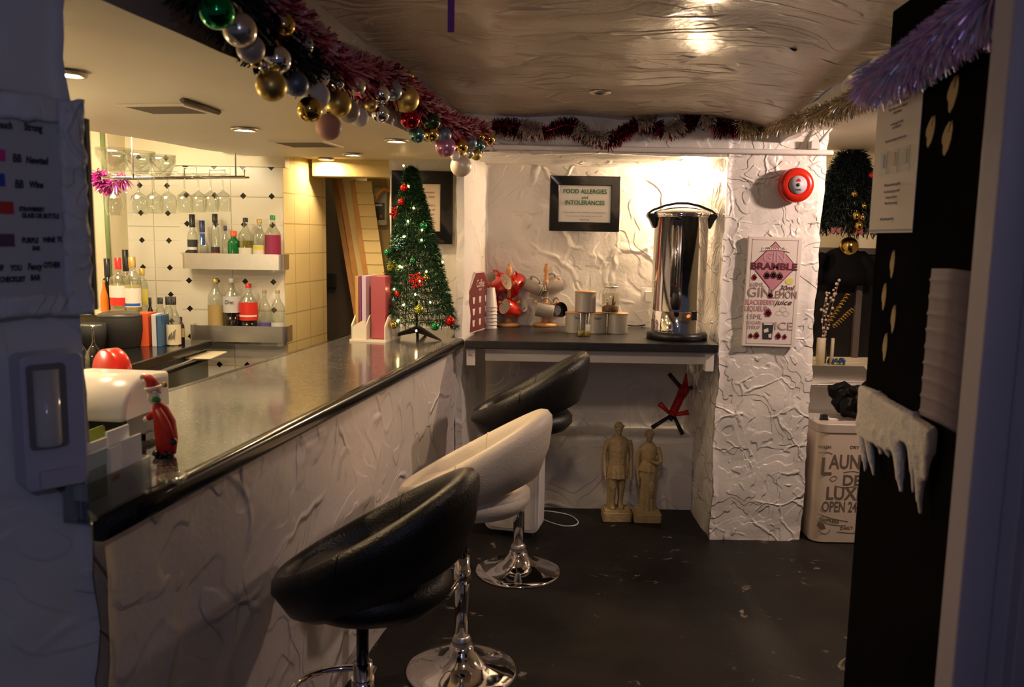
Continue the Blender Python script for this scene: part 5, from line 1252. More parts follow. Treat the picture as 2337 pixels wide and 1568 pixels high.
BA = [
 (495, 26, 38, 'b_green', 'large shiny green bauble at the top left start of the garland'),
 (547, 68, 37, 'b_pearl', 'large pearly silver bauble just right of the green bauble'),
 (648, 57, 24, 'b_gold', 'gold bauble high on the dark fir, near the top edge'),
 (688, 102, 26, 'b_blue', 'blue grey pearl bauble below and right of the highest gold bauble'),
 (572, 112, 31, 'b_grey', 'dull grey bauble tucked under the pearly silver bauble'),
 (632, 136, 31, 'b_chrome', 'mirror bright chrome bauble above the big matte gold bauble'),
 (584, 141, 13, 'b_gold', 'tiny gold bauble left of the mirror chrome bauble'),
 (602, 150, 12, 'b_chrome', 'tiny silver bauble touching the left of the mirror chrome bauble'),
 (619, 196, 34, 'b_goldm', 'large matte gold bauble at the lower left edge of the garland'),
 (676, 192, 27, 'b_slate', 'slate blue bauble right of the large matte gold bauble'),
 (732, 176, 20, 'b_white', 'small off white bauble above the large white bauble'),
 (721, 218, 31, 'b_white', 'large matte white bauble hanging above the patterned gold one'),
 (707, 250, 28, 'b_gold', 'gold bauble half hidden below the large white bauble'),
 (771, 237, 30, 'b_goldm', 'bronze gold bauble right of the large white bauble'),
 (750, 290, 29, 'b_pinkm', 'lowest dusty pink marbled bauble hanging over the bar'),
 (813, 196, 21, 'b_pearl', 'pearl bauble against the red tinsel, right of the bronze gold one'),
 (796, 254, 25, 'b_grey', 'grey pearl bauble overlapping the bronze gold bauble'),
 (820, 268, 21, 'b_white', 'off white bauble hanging to the right of the grey pearl one'),
 (867, 216, 22, 'b_chrome', 'chrome bauble in the middle of the garland against red tinsel'),
 (846, 240, 14, 'b_goldm', 'small gold bauble under the middle chrome bauble'),
 (868, 260, 20, 'b_chrome', 'silver bauble hanging below the middle chrome bauble'),
 (895, 207, 22, 'b_blue', 'pale blue grey bauble behind the dark leaves in mid garland'),
 (926, 226, 30, 'b_goldm', 'large yellow gold bauble in the middle of the garland'),
 (934, 172, 10, 'b_gold', 'tiny gold bauble high in the pink tinsel'),
 (936, 272, 22, 'b_red', 'dark red bauble above the Christmas tree'),
 (952, 308, 18, 'b_teal', 'pale teal bauble directly above the tree top light'),
 (985, 278, 20, 'b_dkgreen', 'very dark green bauble right of the dark red bauble'),
 (984, 306, 17, 'b_gold', 'gold bauble beside the pale teal bauble'),
 (1013, 308, 17, 'b_slate', 'slate bauble above the mauve bauble'),
 (1017, 335, 23, 'b_mauve', 'shiny mauve pink bauble near the far end of the garland'),
 (1051, 334, 17, 'b_gold', 'bronze gold bauble right of the mauve bauble'),
 (1075, 325, 13, 'b_slate', 'small blue bauble between the gold baubles at the far end'),
 (1093, 332, 14, 'b_teal', 'small teal bauble near the far end of the garland'),
 (1096, 312, 10, 'b_gold', 'tiny gold bauble beside the last gold bauble'),
 (1116, 317, 14, 'b_gold', 'last gold bauble at the far right end of the garland'),
 (1087, 354, 12, 'b_goldm', 'small gold bauble hanging beside the cream bauble'),
 (1039, 356, 11, 'b_white', 'tiny white bauble above the cream speckled bauble'),
 (1052, 379, 24, 'b_cream', 'cream speckled bauble hanging lowest at the far end of the garland'),
 (770, 190, 15, 'b_chrome', 'small silver bauble half buried in the tinsel above the bronze gold one'),
 (1070, 350, 12, 'b_pearl', 'small pearl bauble just right of the cream speckled bauble top'),
]
def bauble(px, py, r, m_, label, Y, group, name='bauble', stringlen=0.02):
    p = at(px, py, Y=Y); rr = sz(r, Y)
    t = thing(name, label, 'bauble', p, 0, group)
    b = B(); b.sphere((0, 0, 0), rr, 32); b.build('ball', M[m_], t, fixn=False)
    b = B(); b.lathe([(rr * .17, rr * .96), (rr * .17, rr * 1.14), (.0001, rr * 1.14)], 12, cap=False); b.build('cap', M['b_gold'], t)
    b = B(); b.tube([(rr * .1 * math.cos(a), 0, rr * 1.22 + rr * .1 * math.sin(a)) for a in [2 * PI * k / 8 for k in range(8)]], rr * .02 + .0003, 4, closed=True); b.build('hook', M['b_gold'], t)
    if stringlen > .03:
        b = B(); b.cyl((0, 0, rr * 1.25), (0, 0, rr * 1.25 + stringlen), .0015, n=5); b.build('string', M['b_gold'], t)
    return t
for px, py, r, m_, lab in BA:
    bauble(px, py, r, m_, lab, gY(px) - .10 - .0010 * r, 'baubles along the bar garland')
# purple streamer strip and curled ribbon on the ceiling
a = at(1030, -30, Y=2.25); c = at(1034, 74, Y=2.25)
M['purple_foil'] = mat('purple_foil', (.22, .06, .38), .25, .7)
b = B(); b.box(a.x - .009, a.x + .009, a.y - .001, a.y + .001, c.z, a.z)
tag(b.build('foil_streamer', M['purple_foil'], recenter=True, fixn=False), 'short purple foil streamer hanging from the ceiling at the top centre', 'streamer')
M['dark_ribbon'] = mat('dark_blue_ribbon', (.05, .05, .12), .3, .5)
pts = [at(x, y, Y=2.75) for x, y in ((1776, -10), (1782, 40), (1770, 72), (1768, 88), (1784, 92), (1776, 66), (1792, 92), (1806, 108), (1816, 112), (1818, 92), (1812, 70), (1802, 66))]
tag((lambda b: (b.tube(catmull(pts, 6), .006, 4), b)[1])(B()).build('curled_ribbon', M['dark_ribbon'], recenter=True), 'dark curled ribbon hanging from the shiny ceiling at the upper right', 'ribbon')
# red tinsel swag along the back wall header
pth = catmull([at(x, y, Y=YF - .06) for x, y in ((1125, 285), (1180, 290), (1240, 300), (1300, 285), (1345, 312), (1400, 315), (1440, 290), (1480, 278), (1520, 300), (1560, 280), (1600, 270), (1650, 290), (1688, 292))], 14)
o_ = pth[70]; t = thing('red_tinsel', 'burgundy and cream tinsel swag pinned along the top of the back wall', 'tinsel', o_)
lp_ = [p - o_ for p in pth]
b = tinsel_mesh(lp_, .052, 3600, .0028, .006, 11, .3, rfun=lambda q: .75 + .35 * abs(math.sin(q * 19))); b.build('burgundy_strands', M['t_burg'], t, fixn=False)
for k, (u0, u1) in enumerate(((.10, .17), (.28, .40), (.53, .60), (.66, .74), (.83, .88))):
    N_ = len(lp_); seg = [p + Vector((0, -.02, .01)) for p in lp_[int(u0 * N_):int(u1 * N_)]]
    tinsel_mesh(seg, .050, 420, .003, .0, 20 + k, .4).build('cream_strands', M['t_white'], t, fixn=False)
# silver then purple tinsel along the ceiling edge to the door
def ce(px, py, z=None):
    # on the ceiling-edge line: find Y where the edge line projects to px
    best = min(((abs((at(px, py, Y=Y).x - cedge(Y))), Y) for Y in [1.5 + .01 * i for i in range(275)]))
    return at(px, py, Y=best[1] - .03)
sp = catmull([at(1690, 285, Y=4.15)] + [ce(x, y) for x, y in ((1745, 283), (1810, 272), (1880, 252), (1950, 222), (2000, 195))], 12)
o_ = sp[30]; tag(tinsel_mesh([p - o_ for p in sp], .050, 5200, .0016, .006, 31, .6).build('silver_tinsel', M['t_silver'], loc=o_, fixn=False), 'sparkling silver tinsel along the ceiling edge above the fire alarm', 'tinsel')
_dn = Vector((math.sin(R(-94.6)), -math.cos(R(-94.6)), 0)); _DF = at(1995, 600, Y=2.0)
def dpt(px, py, off):
    d = (at(px, py, Y=1) - Vector((0, 0, CAMH))); o = Vector((0, 0, CAMH)); w0 = _DF + _dn * off; return o + d * ((w0 - o).dot(_dn) / d.dot(_dn))
sp = catmull([dpt(x, y, .07) for x, y in ((1985, 178), (2040, 148), (2090, 112), (2140, 75), (2200, 30), (2270, -20))], 12)
o_ = sp[30]; tag(tinsel_mesh([p - o_ for p in sp], .052, 9000, .0013, .006, 32, .8).build('purple_tinsel', M['t_purple'], loc=o_, fixn=False), 'purple holographic tinsel at the top of the black door, upper right', 'tinsel')

# ------------------------------------------------------------------ Christmas tree on the counter
YTr = 4.25
pt_ = at(953, 770, Y=YTr)
t = thing('christmas_tree', 'green tinsel cone Christmas tree with lights standing on the far end of the bar', 'christmas tree', (pt_.x, YTr, CZ))
def tl(px, py, dy=0): q = at(px, py, Y=YTr + dy); return Vector((q.x - pt_.x, q.y - YTr, q.z - CZ))
ztop = tl(938, 385).z; zbot = tl(953, 745).z; axt, axb = tl(938, 385).x, tl(953, 745).x
rbt = sz(82, YTr); spath = []; turns = 27
for k in range(turns * 22 + 1):
    q = k / (turns * 22); q2 = q ** .85; z = zbot + (ztop - zbot) * q2
    rr = rbt * (1 - q2) ** .92 + .012; a = 2 * PI * turns * q
    spath.append(Vector((axb + (axt - axb) * q2 + rr * math.cos(a), rr * .96 * math.sin(a), z + .006 * math.sin(7 * a))))
b = B(); rnd = random.Random(5); tm = tinsel_mesh(spath, 0.028, 34000, .0016, .0022, 6, .2); tm.build('tinsel_spiral', M['t_green'], t, fixn=False)
b = B(); b.cyl((axb, 0, .0), (axt, 0, ztop + .01), .007); b.build('trunk', M['black'], t)
rnd = random.Random(9)
b = B()
for k in range(6):
    a = k * PI / 3 + .3; b.tube([(axb + rbt * math.cos(a), rbt * math.sin(a), zbot), (axb + (axt - axb) * .5 + rbt * .5 * math.cos(a), rbt * .5 * math.sin(a), (zbot + ztop) / 2), (axt, 0, ztop)], .0018, 4)
b.build('wire_frame', M['black'], t)
for k in range(3):
    a = R(200 + 120 * k); d = Vector((math.cos(a), math.sin(a), 0)); s = d.cross(Vector((0, 0, 1))) * .012
    b = B(); c0_ = Vector((axb, 0, .065)); e_ = Vector((axb, 0, .004)) + d * .17
    b.loft([[c0_ - s, c0_ + s, c0_ + s - Vector((0, 0, .035)), c0_ - s - Vector((0, 0, .035))], [e_ - s * .6, e_ + s * .6, e_ + s * .6 - Vector((0, 0, .003)), e_ - s * .6 - Vector((0, 0, .003))]], True, True, True, False); b.build('leg', M['black'], t)
M['fairy'] = mat_emit('warm_fairy_light', (1.0, .62, .25), 65)
L_ = [(921, 378), (932, 425), (931, 505), (962, 548), (922, 540), (917, 610), (973, 620), (912, 608), (948, 672), (963, 525), (944, 475), (921, 696), (908, 732), (1010, 598), (950, 755), (958, 640), (900, 660), (982, 690)]
t2 = thing('fairy_lights', 'string of warm white fairy lights wound round the counter Christmas tree', 'fairy lights', (pt_.x, YTr, CZ))
wire = []
for i, (x, y) in enumerate(sorted(L_, key=lambda q: q[1])):
    q = max(0, min(1, (tl(x, y).z - zbot) / (ztop - zbot))); rr = rbt * (1 - q) ** .92 + .022
    xx = tl(x, y).x - (axb + (axt - axb) * q); yy = -math.sqrt(max(rr * rr - xx * xx, 0.0004)) 
    p = tl(x, y, yy); b = B(); b.sphere(p, .0042, 10, sz=1.4); b.build('bulb', M['fairy'], t2); wire.append(p + Vector((0, .006, 0)))
wp = []
for a, c in zip(wire, wire[1:]):
    wp += [a, a.lerp(c, .5) + Vector((0, .02, -.01))]
b = B(); b.tube(wp + [wire[-1]], .0012, 4); b.build('wire', M['t_darkgreen'], t2)
def tsurf(x, y, off=.03):
    q = max(0, min(1, (tl(x, y).z - zbot) / (ztop - zbot))); rr = rbt * (1 - q) ** .92 + off
    xx = tl(x, y).x - (axb + (axt - axb) * q); yy = -math.sqrt(max(rr * rr - xx * xx, 0.0004)); return YTr + yy
TB = [(923, 429, 9, 'b_brightred', 'small red bauble highest on the counter Christmas tree'), (917, 461, 8, 'b_brightred', 'small red bauble below the highest one on the tree'), (966, 515, 9, 'b_midgreen', 'green bauble on the upper right side of the tree'),
      (884, 577, 8, 'b_midgreen', 'green bauble sticking out at the left middle of the tree'), (941, 594, 6, 'b_midgreen', 'tiny green bauble in the middle of the tree'), (898, 685, 6, 'b_teal', 'tiny teal bauble at the lower left of the tree'),
      (906, 671, 6, 'b_brightred', 'tiny red bauble at the lower left of the tree'), (863, 709, 10, 'b_brightred', 'red bauble at the left edge of the tree foot'), (872, 702, 6, 'b_gold', 'tiny gold bauble at the left edge of the tree foot'),
      (956, 707, 11, 'b_lime', 'yellow green bauble at the lower centre of the tree'), (897, 742, 9, 'b_gold', 'gold bauble at the bottom left rim of the tree'), (993, 745, 10, 'b_midgreen', 'green bauble at the bottom right rim of the tree'),
      (1027, 733, 11, 'b_brightred', 'red bauble at the bottom right edge of the tree'), (970, 635, 7, 'b_gold', 'gold bauble beside the red snowflake on the tree'), (890, 612, 7, 'b_lime', 'lime bauble on the left side of the tree'), (1020, 668, 5, 'b_teal', 'tiny teal bauble on the right side of the tree')]
for x, y, r, m_, lab in TB: bauble(x, y, r, m_, lab, tsurf(x, y), 'small baubles on the counter Christmas tree')
def flake(x, y, r, col, label):
    p = at(x, y, Y=tsurf(x, y, .034)); rr = sz(r, p.y); b = B()
    for k in range(6):
        a = k * PI / 3 + .2; b.tube([(0, 0, 0), (rr * math.cos(a), 0, rr * math.sin(a))], rr * .11, 5); b.sphere((rr * .92 * math.cos(a), 0, rr * .92 * math.sin(a)), rr * .2, 8)
        for s in (-.45, .45): b.tube([(rr * .55 * math.cos(a), 0, rr * .55 * math.sin(a)), (rr * .85 * math.cos(a + s), 0, rr * .85 * math.sin(a + s))], rr * .08, 5)
    b.sphere((0, 0, 0), rr * .24, 10); o = b.build('snowflake_ornament', M[col], loc=p); tag(o, label, 'ornament', 'snowflake ornaments on the tree')
flake(904, 486, 14, 'b_brightred', 'red snowflake ornament near the top left of the tree'); flake(911, 557, 15, 'b_teal', 'teal green snowflake ornament on the left of the tree'); flake(950, 640, 17, 'b_brightred', 'large red snowflake ornament in the centre of the tree'); flake(896, 606, 12, 'b_lime', 'lime green snowflake ornament at the left of the tree')

# framed notice behind the tree
t, w, h = frame('picture_frame', 'black framed printed notice on the wall behind the Christmas tree', 895, 393, 1033, 555, YL - .04, .072, C('cream_paper', (.66, .55, .42), .6))
k_ = w * 2 / 138
for i, s in enumerate(('Customers', 'must enjoy', '', 'Please ask a', 'member of', 'staff if you', 'would like', 'to be seated')):
    if s: text(t, s, 5 * k_, 12 * k_, (34 - 9.5 * i) * k_, M['olive_ink'], -.0125)

# white magazine file with folders on the bar
p = at(862, 784, z=CZ); p.y = 4.12; p.x = at(850, 760, Y=4.12).x
t = thing('magazine_file', 'white wooden file holder on the bar, left of the Christmas tree', 'file holder', (p.x, p.y, CZ), R(-12))
x0_, x1_, y0_, y1_ = -.085, .095, -.07, .14
M['filewhite'] = C('file_white', (.72, .66, .55), .45)
b = B(); b.box(x0_ - .006, x1_ + .004, y0_ - .006, y1_, 0, .010); b.build('bottom_board', M['filewhite'], t)
b = B(); b.prism([(x0_, .01), (x0_ + .075, .01), (x0_ + .075, .10), (x0_ + .060, .105), (x0_, .070)], y0_, y0_ + .006); b.build('front_panel', M['filewhite'], t)
for xs in (x0_, x0_ + .075, x1_ - .006):
    b = B(); b.loft([[(xs, y0_, .01), (xs, y1_, .01), (xs, y1_, .16), (xs, y0_ + .05, .125), (xs, y0_, .08)], [(xs + .006, y0_, .01), (xs + .006, y1_, .01), (xs + .006, y1_, .16), (xs + .006, y0_ + .05, .125), (xs + .006, y0_, .08)]], True, True, True, False); b.build('side_panel', M['filewhite'], t)
pz_ = CZ + .012; hf = at(850, 629, Y=4.15).z - pz_
for i, (dx, wd, mm, lab) in enumerate(((-.078, .016, C('f_gold', (.55, .32, .10), .4), 'gold brown folder at the left of the file holder'), (-.058, .010, C('f_purple', (.25, .05, .22), .4), 'thin purple folder in the file holder'), (-.044, .022, C('f_lilac', (.60, .48, .62), .4), 'pale lilac folder in the file holder'), (-.001, .076, C('f_red', (.38, .07, .09), .35), 'wide dusky red menu folder in the file holder, beside the tree'))):
    q = Matrix.Rotation(R(-12), 4, 'Z') @ Vector((dx + (0.006 if dx > -.01 else 0), .03, 0))
    b = B(); b.box(0, wd, -.06, .09, 0, hf + (.0 if i else -.002)); o = b.build('menu_folder', mm, loc=(p.x + q.x, p.y + q.y, pz_), rotz=R(-12), bevel=.0015); tag(o, lab, 'folder')
# magenta tinsel tuft on the left
mp = catmull([at(x, y, Y=4.0) for x, y in ((222, 392), (235, 412), (250, 425), (285, 405))], 6)
tag(tinsel_mesh([q - mp[8] for q in mp], .05, 700, .003, .004, 77, .5).build('magenta_tinsel', M['t_magenta'], loc=mp[8], fixn=False), 'small tuft of magenta tinsel at the left end of the glass rail', 'tinsel')
# ------------------------------------------------------------------ near left wall: handwritten board and dispenser
WROT = math.atan2(LWd.y, LWd.x)
def onwall(px, py, off=0.0):
    """point of the near left wall plane (pushed off towards the room)"""
    d = (at(px, py, Y=1) - Vector((0, 0, CAMH))); n_ = Vector((LWd.y, -LWd.x, 0)); w0 = LW0 + n_ * off; o = Vector((0, 0, CAMH))
    t = (w0 - o).dot(n_) / d.dot(n_); return o + d * t
def wl(c, p):  # local x,z of a wall point in a frame with rotz WROT at c
    q = Matrix.Rotation(-WROT, 4, 'Z') @ (p - c); return q.x, q.z
M['bluegrey_board'] = mat('white_board_panel', (.50, .50, .52), .5); M['bumpy_white'] = mat_plaster('crackled_white_frame_paint', (.66, .67, .70), .5, 2.2, .6, .7, 0, 1.0)
c = onwall(95, 470, .035)
t = thing('price_board', 'handwritten price board with coloured tabs in a rough white frame on the near left wall', 'notice board', c, WROT)
L_, R_ = wl(c, onwall(-60, 470, .035))[0], wl(c, onwall(196, 470, .035))[0]
Tz, Bz = wl(c, onwall(95, 218, .035))[1], wl(c, onwall(95, 722, .035))[1]
fw = (R_ - L_) * .22; L_ -= .10
b = B()
def fr(x0, x1, z0, z1): 
    b.grid((x0, -.012, z0), (x1, -.012, z0), (x1, -.012, z1), (x0, -.012, z1), .008); b.grid((x1, -.012, z0), (x1, .03, z0), (x1, .03, z1), (x1, -.012, z1), .008)
    b.grid((x0, -.012, z0), (x0, .03, z0), (x0, .03, z1), (x0, -.012, z1), .008); b.grid((x0, -.012, z1), (x1, -.012, z1), (x1, .03, z1), (x0, .03, z1), .008); b.grid((x0, -.012, z0), (x1, -.012, z0), (x1, .03, z0), (x0, .03, z0), .008)
fr(R_ - .040, R_, Bz, Tz); fr(L_, R_ - .040, Tz - .045, Tz); fr(L_, R_ - .040, Bz, Bz + .038); fr(L_, L_ + .03, Bz + .038, Tz - .045)
b.displace(.006, 22, .004, 60); b.build('frame_moulding', M['bumpy_white'], t, weld=True)
b = B(); b.box(L_ + .01, R_ - .03, 0, .012, Bz + .02, Tz - .02); b.build('panel', M['bluegrey_board'], t)
def wt(s, px, py, hpx, wpx=None, m_='ink', shear=.1):
    x, z = wl(c, onwall(px, py, .035)); hh = hpx / FPX * 1.45
    return text(t, s, hh, x, z, M[m_], -.0012, 'CENTER', 'handwriting', sx=.62, shear=shear, bold=.0007)
M['marker'] = mat('black_marker', (.02, .02, .025), .6); 
for s, x, y, h_ in (('much', 10, 286, 15), ('Strong', 75, 292, 15), ('BB', 38, 362, 17), ('Newted', 84, 367, 15), ('BB', 43, 421, 17), ('Wine', 82, 422, 14), ('STRAWBERRY', 72, 478, 9), ('GLASS OR BOTTLE', 92, 493, 10), ('PURPLE', 68, 549, 11), ('WINE', 111, 548, 11), ('TOO', 142, 547, 11), ('BAR', 82, 567, 9), ('IF', 3, 612, 12), ('YOU', 36, 612, 12), ('Fancy', 79, 609, 14), ('OTHER', 118, 605, 12), ('CHECKLIST', 28, 638, 11), ('BAR', 80, 634, 12)):
    wt(s, x, y, h_, None, 'marker')
for x0, x1, y0, y1, col, nm in ((-30, 13, 338, 369, (.70, .02, .28), 'pink_tab'), (-30, 12, 394, 426, (.03, .05, .45), 'blue_tab'), (-30, 32, 458, 489, (.55, .03, .02), 'red_tab'), (-30, 34, 533, 563, (.13, .05, .10), 'plum_tab')):
    a_ = wl(c, onwall(x0, y0, .035)); d_ = wl(c, onwall(x1, y1, .035)); b = B(); b.box(a_[0], d_[0], -.0012, .001, d_[1], a_[1]); b.build(nm, mat(nm, col, .5), t, label if False else None)
for (x, y) in ((207, 330), (213, 600)):
    pass
# black panel behind the board, just inside the hatch
p0 = at(196, 272, Y=1.60); p1 = at(229, 706, Y=1.60)
b = B(); b.box(p0.x - .06, p1.x - .004, 1.585, 1.60, p1.z, p0.z)
tag(b.build('upright_board', M['black_matte'], recenter=True), 'narrow black upright board just behind the edge of the near wall', 'board')
# wall dispenser
c = onwall(112, 950, .012)
t = thing('wall_dispenser', 'pale lilac wall dispenser with a clear cylindrical window on the near left wall', 'dispenser', c, WROT)
l_, r_ = wl(c, onwall(30, 950, .012))[0], wl(c, onwall(172, 950, .012))[0]; tz, bz = wl(c, onwall(112, 800, .012))[1], wl(c, onwall(112, 1098, .012))[1]
M['lilac_plastic'] = mat('pale_lilac_plastic', (.52, .50, .62), .35)
b = B(); b.rbox(l_, r_, -.055, .012, bz, tz, .012, 1); b.build('case', M['lilac_plastic'], t, bevel=.004)
wx0, wx1 = wl(c, onwall(42, 950, .012))[0] , wl(c, onwall(130, 950, .012))[0]; wz0, wz1 = wl(c, onwall(100, 1008, .012))[1], wl(c, onwall(100, 820, .012))[1]
b = B(); b.rbox(wx0, wx1, -.058, -.050, wz0, wz1, .008, 1); b.build('window_recess', C('disp_dark', (.20, .18, .18), .3), t)
b = B(); b.lathe([(.0001, wz0 + .004), (.020, wz0 + .004), (.022, wz0 + .01), (.022, wz1 - .01), (.0001, wz1 - .01)], 24, ((wx0 + wx1) / 2, -.052, 0), cap=False); b.build('clear_cylinder', C('disp_cyl', (.55, .52, .50), .12), t)
b = B(); b.rbox(l_ + .02, r_ - .01, -.068, -.05, bz + .006, bz + .035, .005, 1); b.build('push_bar', M['lilac_plastic'], t)
b = B(); b.cyl(((l_ + r_) / 2 + .01, -.03, bz), ((l_ + r_) / 2 + .01, -.03, bz - .012), .012, .006); b.build('nozzle', C('disp_brown', (.14, .07, .05), .5), t)

# ------------------------------------------------------------------ things on the near end of the bar
# leaflet holder with leaflets
ca = at(214, 1197, z=CZ); cb = at(356, 1122, z=CZ)
ang = math.atan2(cb.y - ca.y, cb.x - ca.x); wd = (cb - ca).length
o_ = ca + Vector((-math.sin(ang), math.cos(ang), 0)) * .008
t = thing('leaflet_holder', 'clear acrylic leaflet holder at the near end of the bar counter', 'leaflet holder', (o_.x, o_.y, CZ), ang)
M['acrylic'] = mat_thin_glass('clear_acrylic', (.85, .88, .92), .16)
hh = .075
b = B(); b.box(0, wd, 0, .003, 0, hh); b.build('front_pane', M['acrylic'], t)
b = B(); b.box(0, wd, .05, .053, 0, hh * 1.6); b.build('back_pane', M['acrylic'], t)
b = B(); b.box(0, wd, .003, .05, 0, .003); b.build('base_pane', M['acrylic'], t)
for x in (0, wd - .003):
    b = B(); b.box(x, x + .003, .003, .05, .003, hh); b.build('side_pane', M['acrylic'], t)
lf = [(.004, .060, .12, 'lf1', (.30, .42, .48), 'slate blue leaflet at the front left of the acrylic holder', .008), (.006, .074, .135, 'lf2', (.78, .78, .80), 'pale leaflet behind the slate blue one in the acrylic holder', .020), (.068, .095, .115, 'lf3', (.82, .82, .84), 'white leaflet with a red mark in the middle of the acrylic holder', .010), (.100, .155, .120, 'lf4', (.72, .72, .78), 'grey white leaflet at the right of the acrylic holder', .012), (.082, .140, .142, 'lf5', (.85, .85, .85), 'tall white leaflet at the back right of the acrylic holder', .026), (.012, .070, .128, 'lf6', (.50, .60, .66), 'blue grey leaflet at the back left of the acrylic holder', .032)]
k_ = wd / .165
for x0, x1, h_, nm, col, lab, yy in lf:
    q = Matrix.Rotation(ang, 4, 'Z') @ Vector((x0 * k_, yy, 0))
    b = B(); b.box(0, (x1 - x0) * k_, 0, .0035, 0, h_); o = b.build('leaflet', mat('leaflet_paper_' + nm, col, .4), loc=(o_.x + q.x, o_.y + q.y, CZ + .004), rotz=ang); tag(o, lab, 'leaflet')
    if nm == 'lf3':
        b = B(); b.box(.004 * k_, .022 * k_, -.001, .0005, .05, .060); r = b.build('red_mark', M['lab_red'], o)
    if nm == 'lf1':
        b = B(); b.box(.008, .05 * k_, -.001, .0005, .03, .09); b.build('picture', mat('leaflet_picture', (.12, .17, .2), .4, var=.6, vscale=60), o)
# green price cards
for px, py, w_, h_, lab, Y_ in ((222, 1006, .060, .062, 'lime green card tilted at the left behind the leaflets', 1.84), (262, 1024, .090, .062, 'lime green card with a grey drawing behind the leaflets', 1.76)):
    p = at(px, py, Y=Y_)
    t = thing('price_card', lab, 'card', (p.x, p.y, CZ), ang)
    hz_ = p.z - CZ
    b = B(); b.rbox(-w_ / 2, w_ / 2, 0, .002, hz_ - h_ / 2, hz_ + h_ / 2, .008, 1); b.build('card', C('lime', (.38, .52, .04), .45), t)
    b = B(); b.prism([(-w_ * .25, hz_ - h_ * .5), (w_ * .35, hz_ - h_ * .5), (w_ * .25, hz_ - h_ * .05), (w_ * .05, hz_ + h_ * .1), (-w_ * .15, hz_ - h_ * .1)], -.001, .0005); b.build('drawing', C('card_grey', (.30, .30, .28), .5), t)
    b = B(); b.box(-.006, .006, .002, .005, 0, hz_ - h_ * .3); b.box(-.02, .02, -.012, .02, 0, .004); b.build('stand', M['black'], t)
# till with white curved paper cover
p = at(300, 1060, z=CZ); Yt_ = 2.02
cx_ = at(268, 930, Y=Yt_).x
t = thing('till_printer', 'black till printer with a glossy white curved cover at the near end of the bar', 'till', (cx_, Yt_, CZ), R(-6))
zt0 = at(300, 948, Y=1.92).z - CZ; zt1 = at(280, 850, Y=Yt_).z - CZ
xl = at(150, 900, Y=Yt_).x - cx_; xr = at(345, 900, Y=Yt_).x - cx_
b = B(); b.box(xl, xr - .012, -.09, .10, .01, zt0 - .01); b.build('body', M['black'], t, bevel=.008)
n = 16; prof = [(-.115, zt0 - .012)] + [(-.115 + .225 * (1 - math.cos(PI * .5 * k / n)) * .5 - .0, zt0 - .012 + (zt1 - zt0 + .012) * math.sin(PI * .5 * k / n)) for k in range(n + 1)] + [(.10, zt1 - .01), (.10, zt0 - .012)]
b = B(); rings = [[(x, y, z) for y, z in prof] for x in (xl, xr - .01)]
rings.append([(xr - .003, y * .97, zt0 + (z - zt0) * .93) for y, z in prof]); rings.append([(xr, y * .90, zt0 + (z - zt0) * .82) for y, z in prof])
b.loft(rings, True, True, True, True); b.build('white_cover', C('till_white', (.82, .81, .80), .22), t)
b = B(); b.box(xl, xl + .10, -.128, -.10, zt0 - .004, zt0 + .020); b.box(xl, xl + .095, -.130, -.10, zt0 - .03, zt0 - .012); b.build('paper_slot', M['black_gloss'], t, bevel=.003)
b = B(); b.box(xl, xl + .10, -.131, -.115, zt0 - .011, zt0 - .005); b.build('receipt', M['paper'], t)
b = B(); b.box(xr - .022, xr - .002, -.02, .02, .012, .03); b.build('leg_clip', M['black'], t)
# red reel behind
p = at(266, 850, Y=2.22)
t = thing('red_reel', 'round red plastic reel behind the white till cover', 'reel', p, R(-35))
RXr = Matrix.Rotation(PI / 2, 4, 'X'); rr = sz(57, 2.22)
b = B(); b.lathe([(rr * .9, -.012), (rr, -.006), (rr, .028), (rr * .92, .034), (.0001, .034)], 48, mtx=RXr, cap=False); b.build('rim', C('reel_red', (.70, .03, .02), .25), t)
b = B(); b.lathe([(.0001, -.005), (rr * .92, -.006), (rr * .94, -.010)], 48, mtx=RXr, cap=False); b.build('face', C('reel_red', (.70, .03, .02), .25), t)
b = B(); b.box(-.03, .03, -.04, .02, -(p.z - CZ), -rr * .97); b.build('stand', M['black'], t)
# santa ornament
ps = at(368, 1080, z=CZ); Ys_ = 1.90
t = thing('santa_ornament', 'small Father Christmas ornament in a red suit standing beside the till', 'ornament', (at(372, 1050, Y=Ys_).x, Ys_, CZ))
X0 = at(372, 1050, Y=Ys_).x
def sl(px, py, dy=0.): q = at(px, py, Y=Ys_ + dy); return Vector((q.x - X0, dy, q.z - CZ))
M['santa_red'] = C('santa_red', (.50, .015, .012), .6); M['fluff'] = C('fluff', (.70, .66, .62), .8); M['skin'] = C('skin', (.55, .32, .22), .5)
b = B(); b.loft([[(q.x + rx * math.cos(2 * PI * k / 20), ry * math.sin(2 * PI * k / 20), q.z) for k in range(20)] for q, rx, ry in ((sl(380, 1035), .022, .018), (sl(380, 1000), .026, .022), (sl(376, 960), .025, .02), (sl(366, 930), .018, .016), (sl(358, 915), .008, .008))]); b.build('coat', M['santa_red'], t)
b = B(); b.tube([sl(362, 935, -.012), sl(380, 970, -.03), sl(392, 1000, -.03)], [.009, .009, .007], 10); b.build('arm', M['santa_red'], t)
b = B(); b.tube([sl(368, 935, .012), sl(350, 945, .02), sl(338, 955, .02)], [.009, .009, .007], 10); b.build('arm', M['santa_red'], t)
b = B(); b.sphere(sl(334, 958, .02), .0085, 10); b.build('hand', M['fluff'], t)
b = B(); b.sphere(sl(396, 1008, -.03), .0085, 10); b.build('hand', M['black'], t)
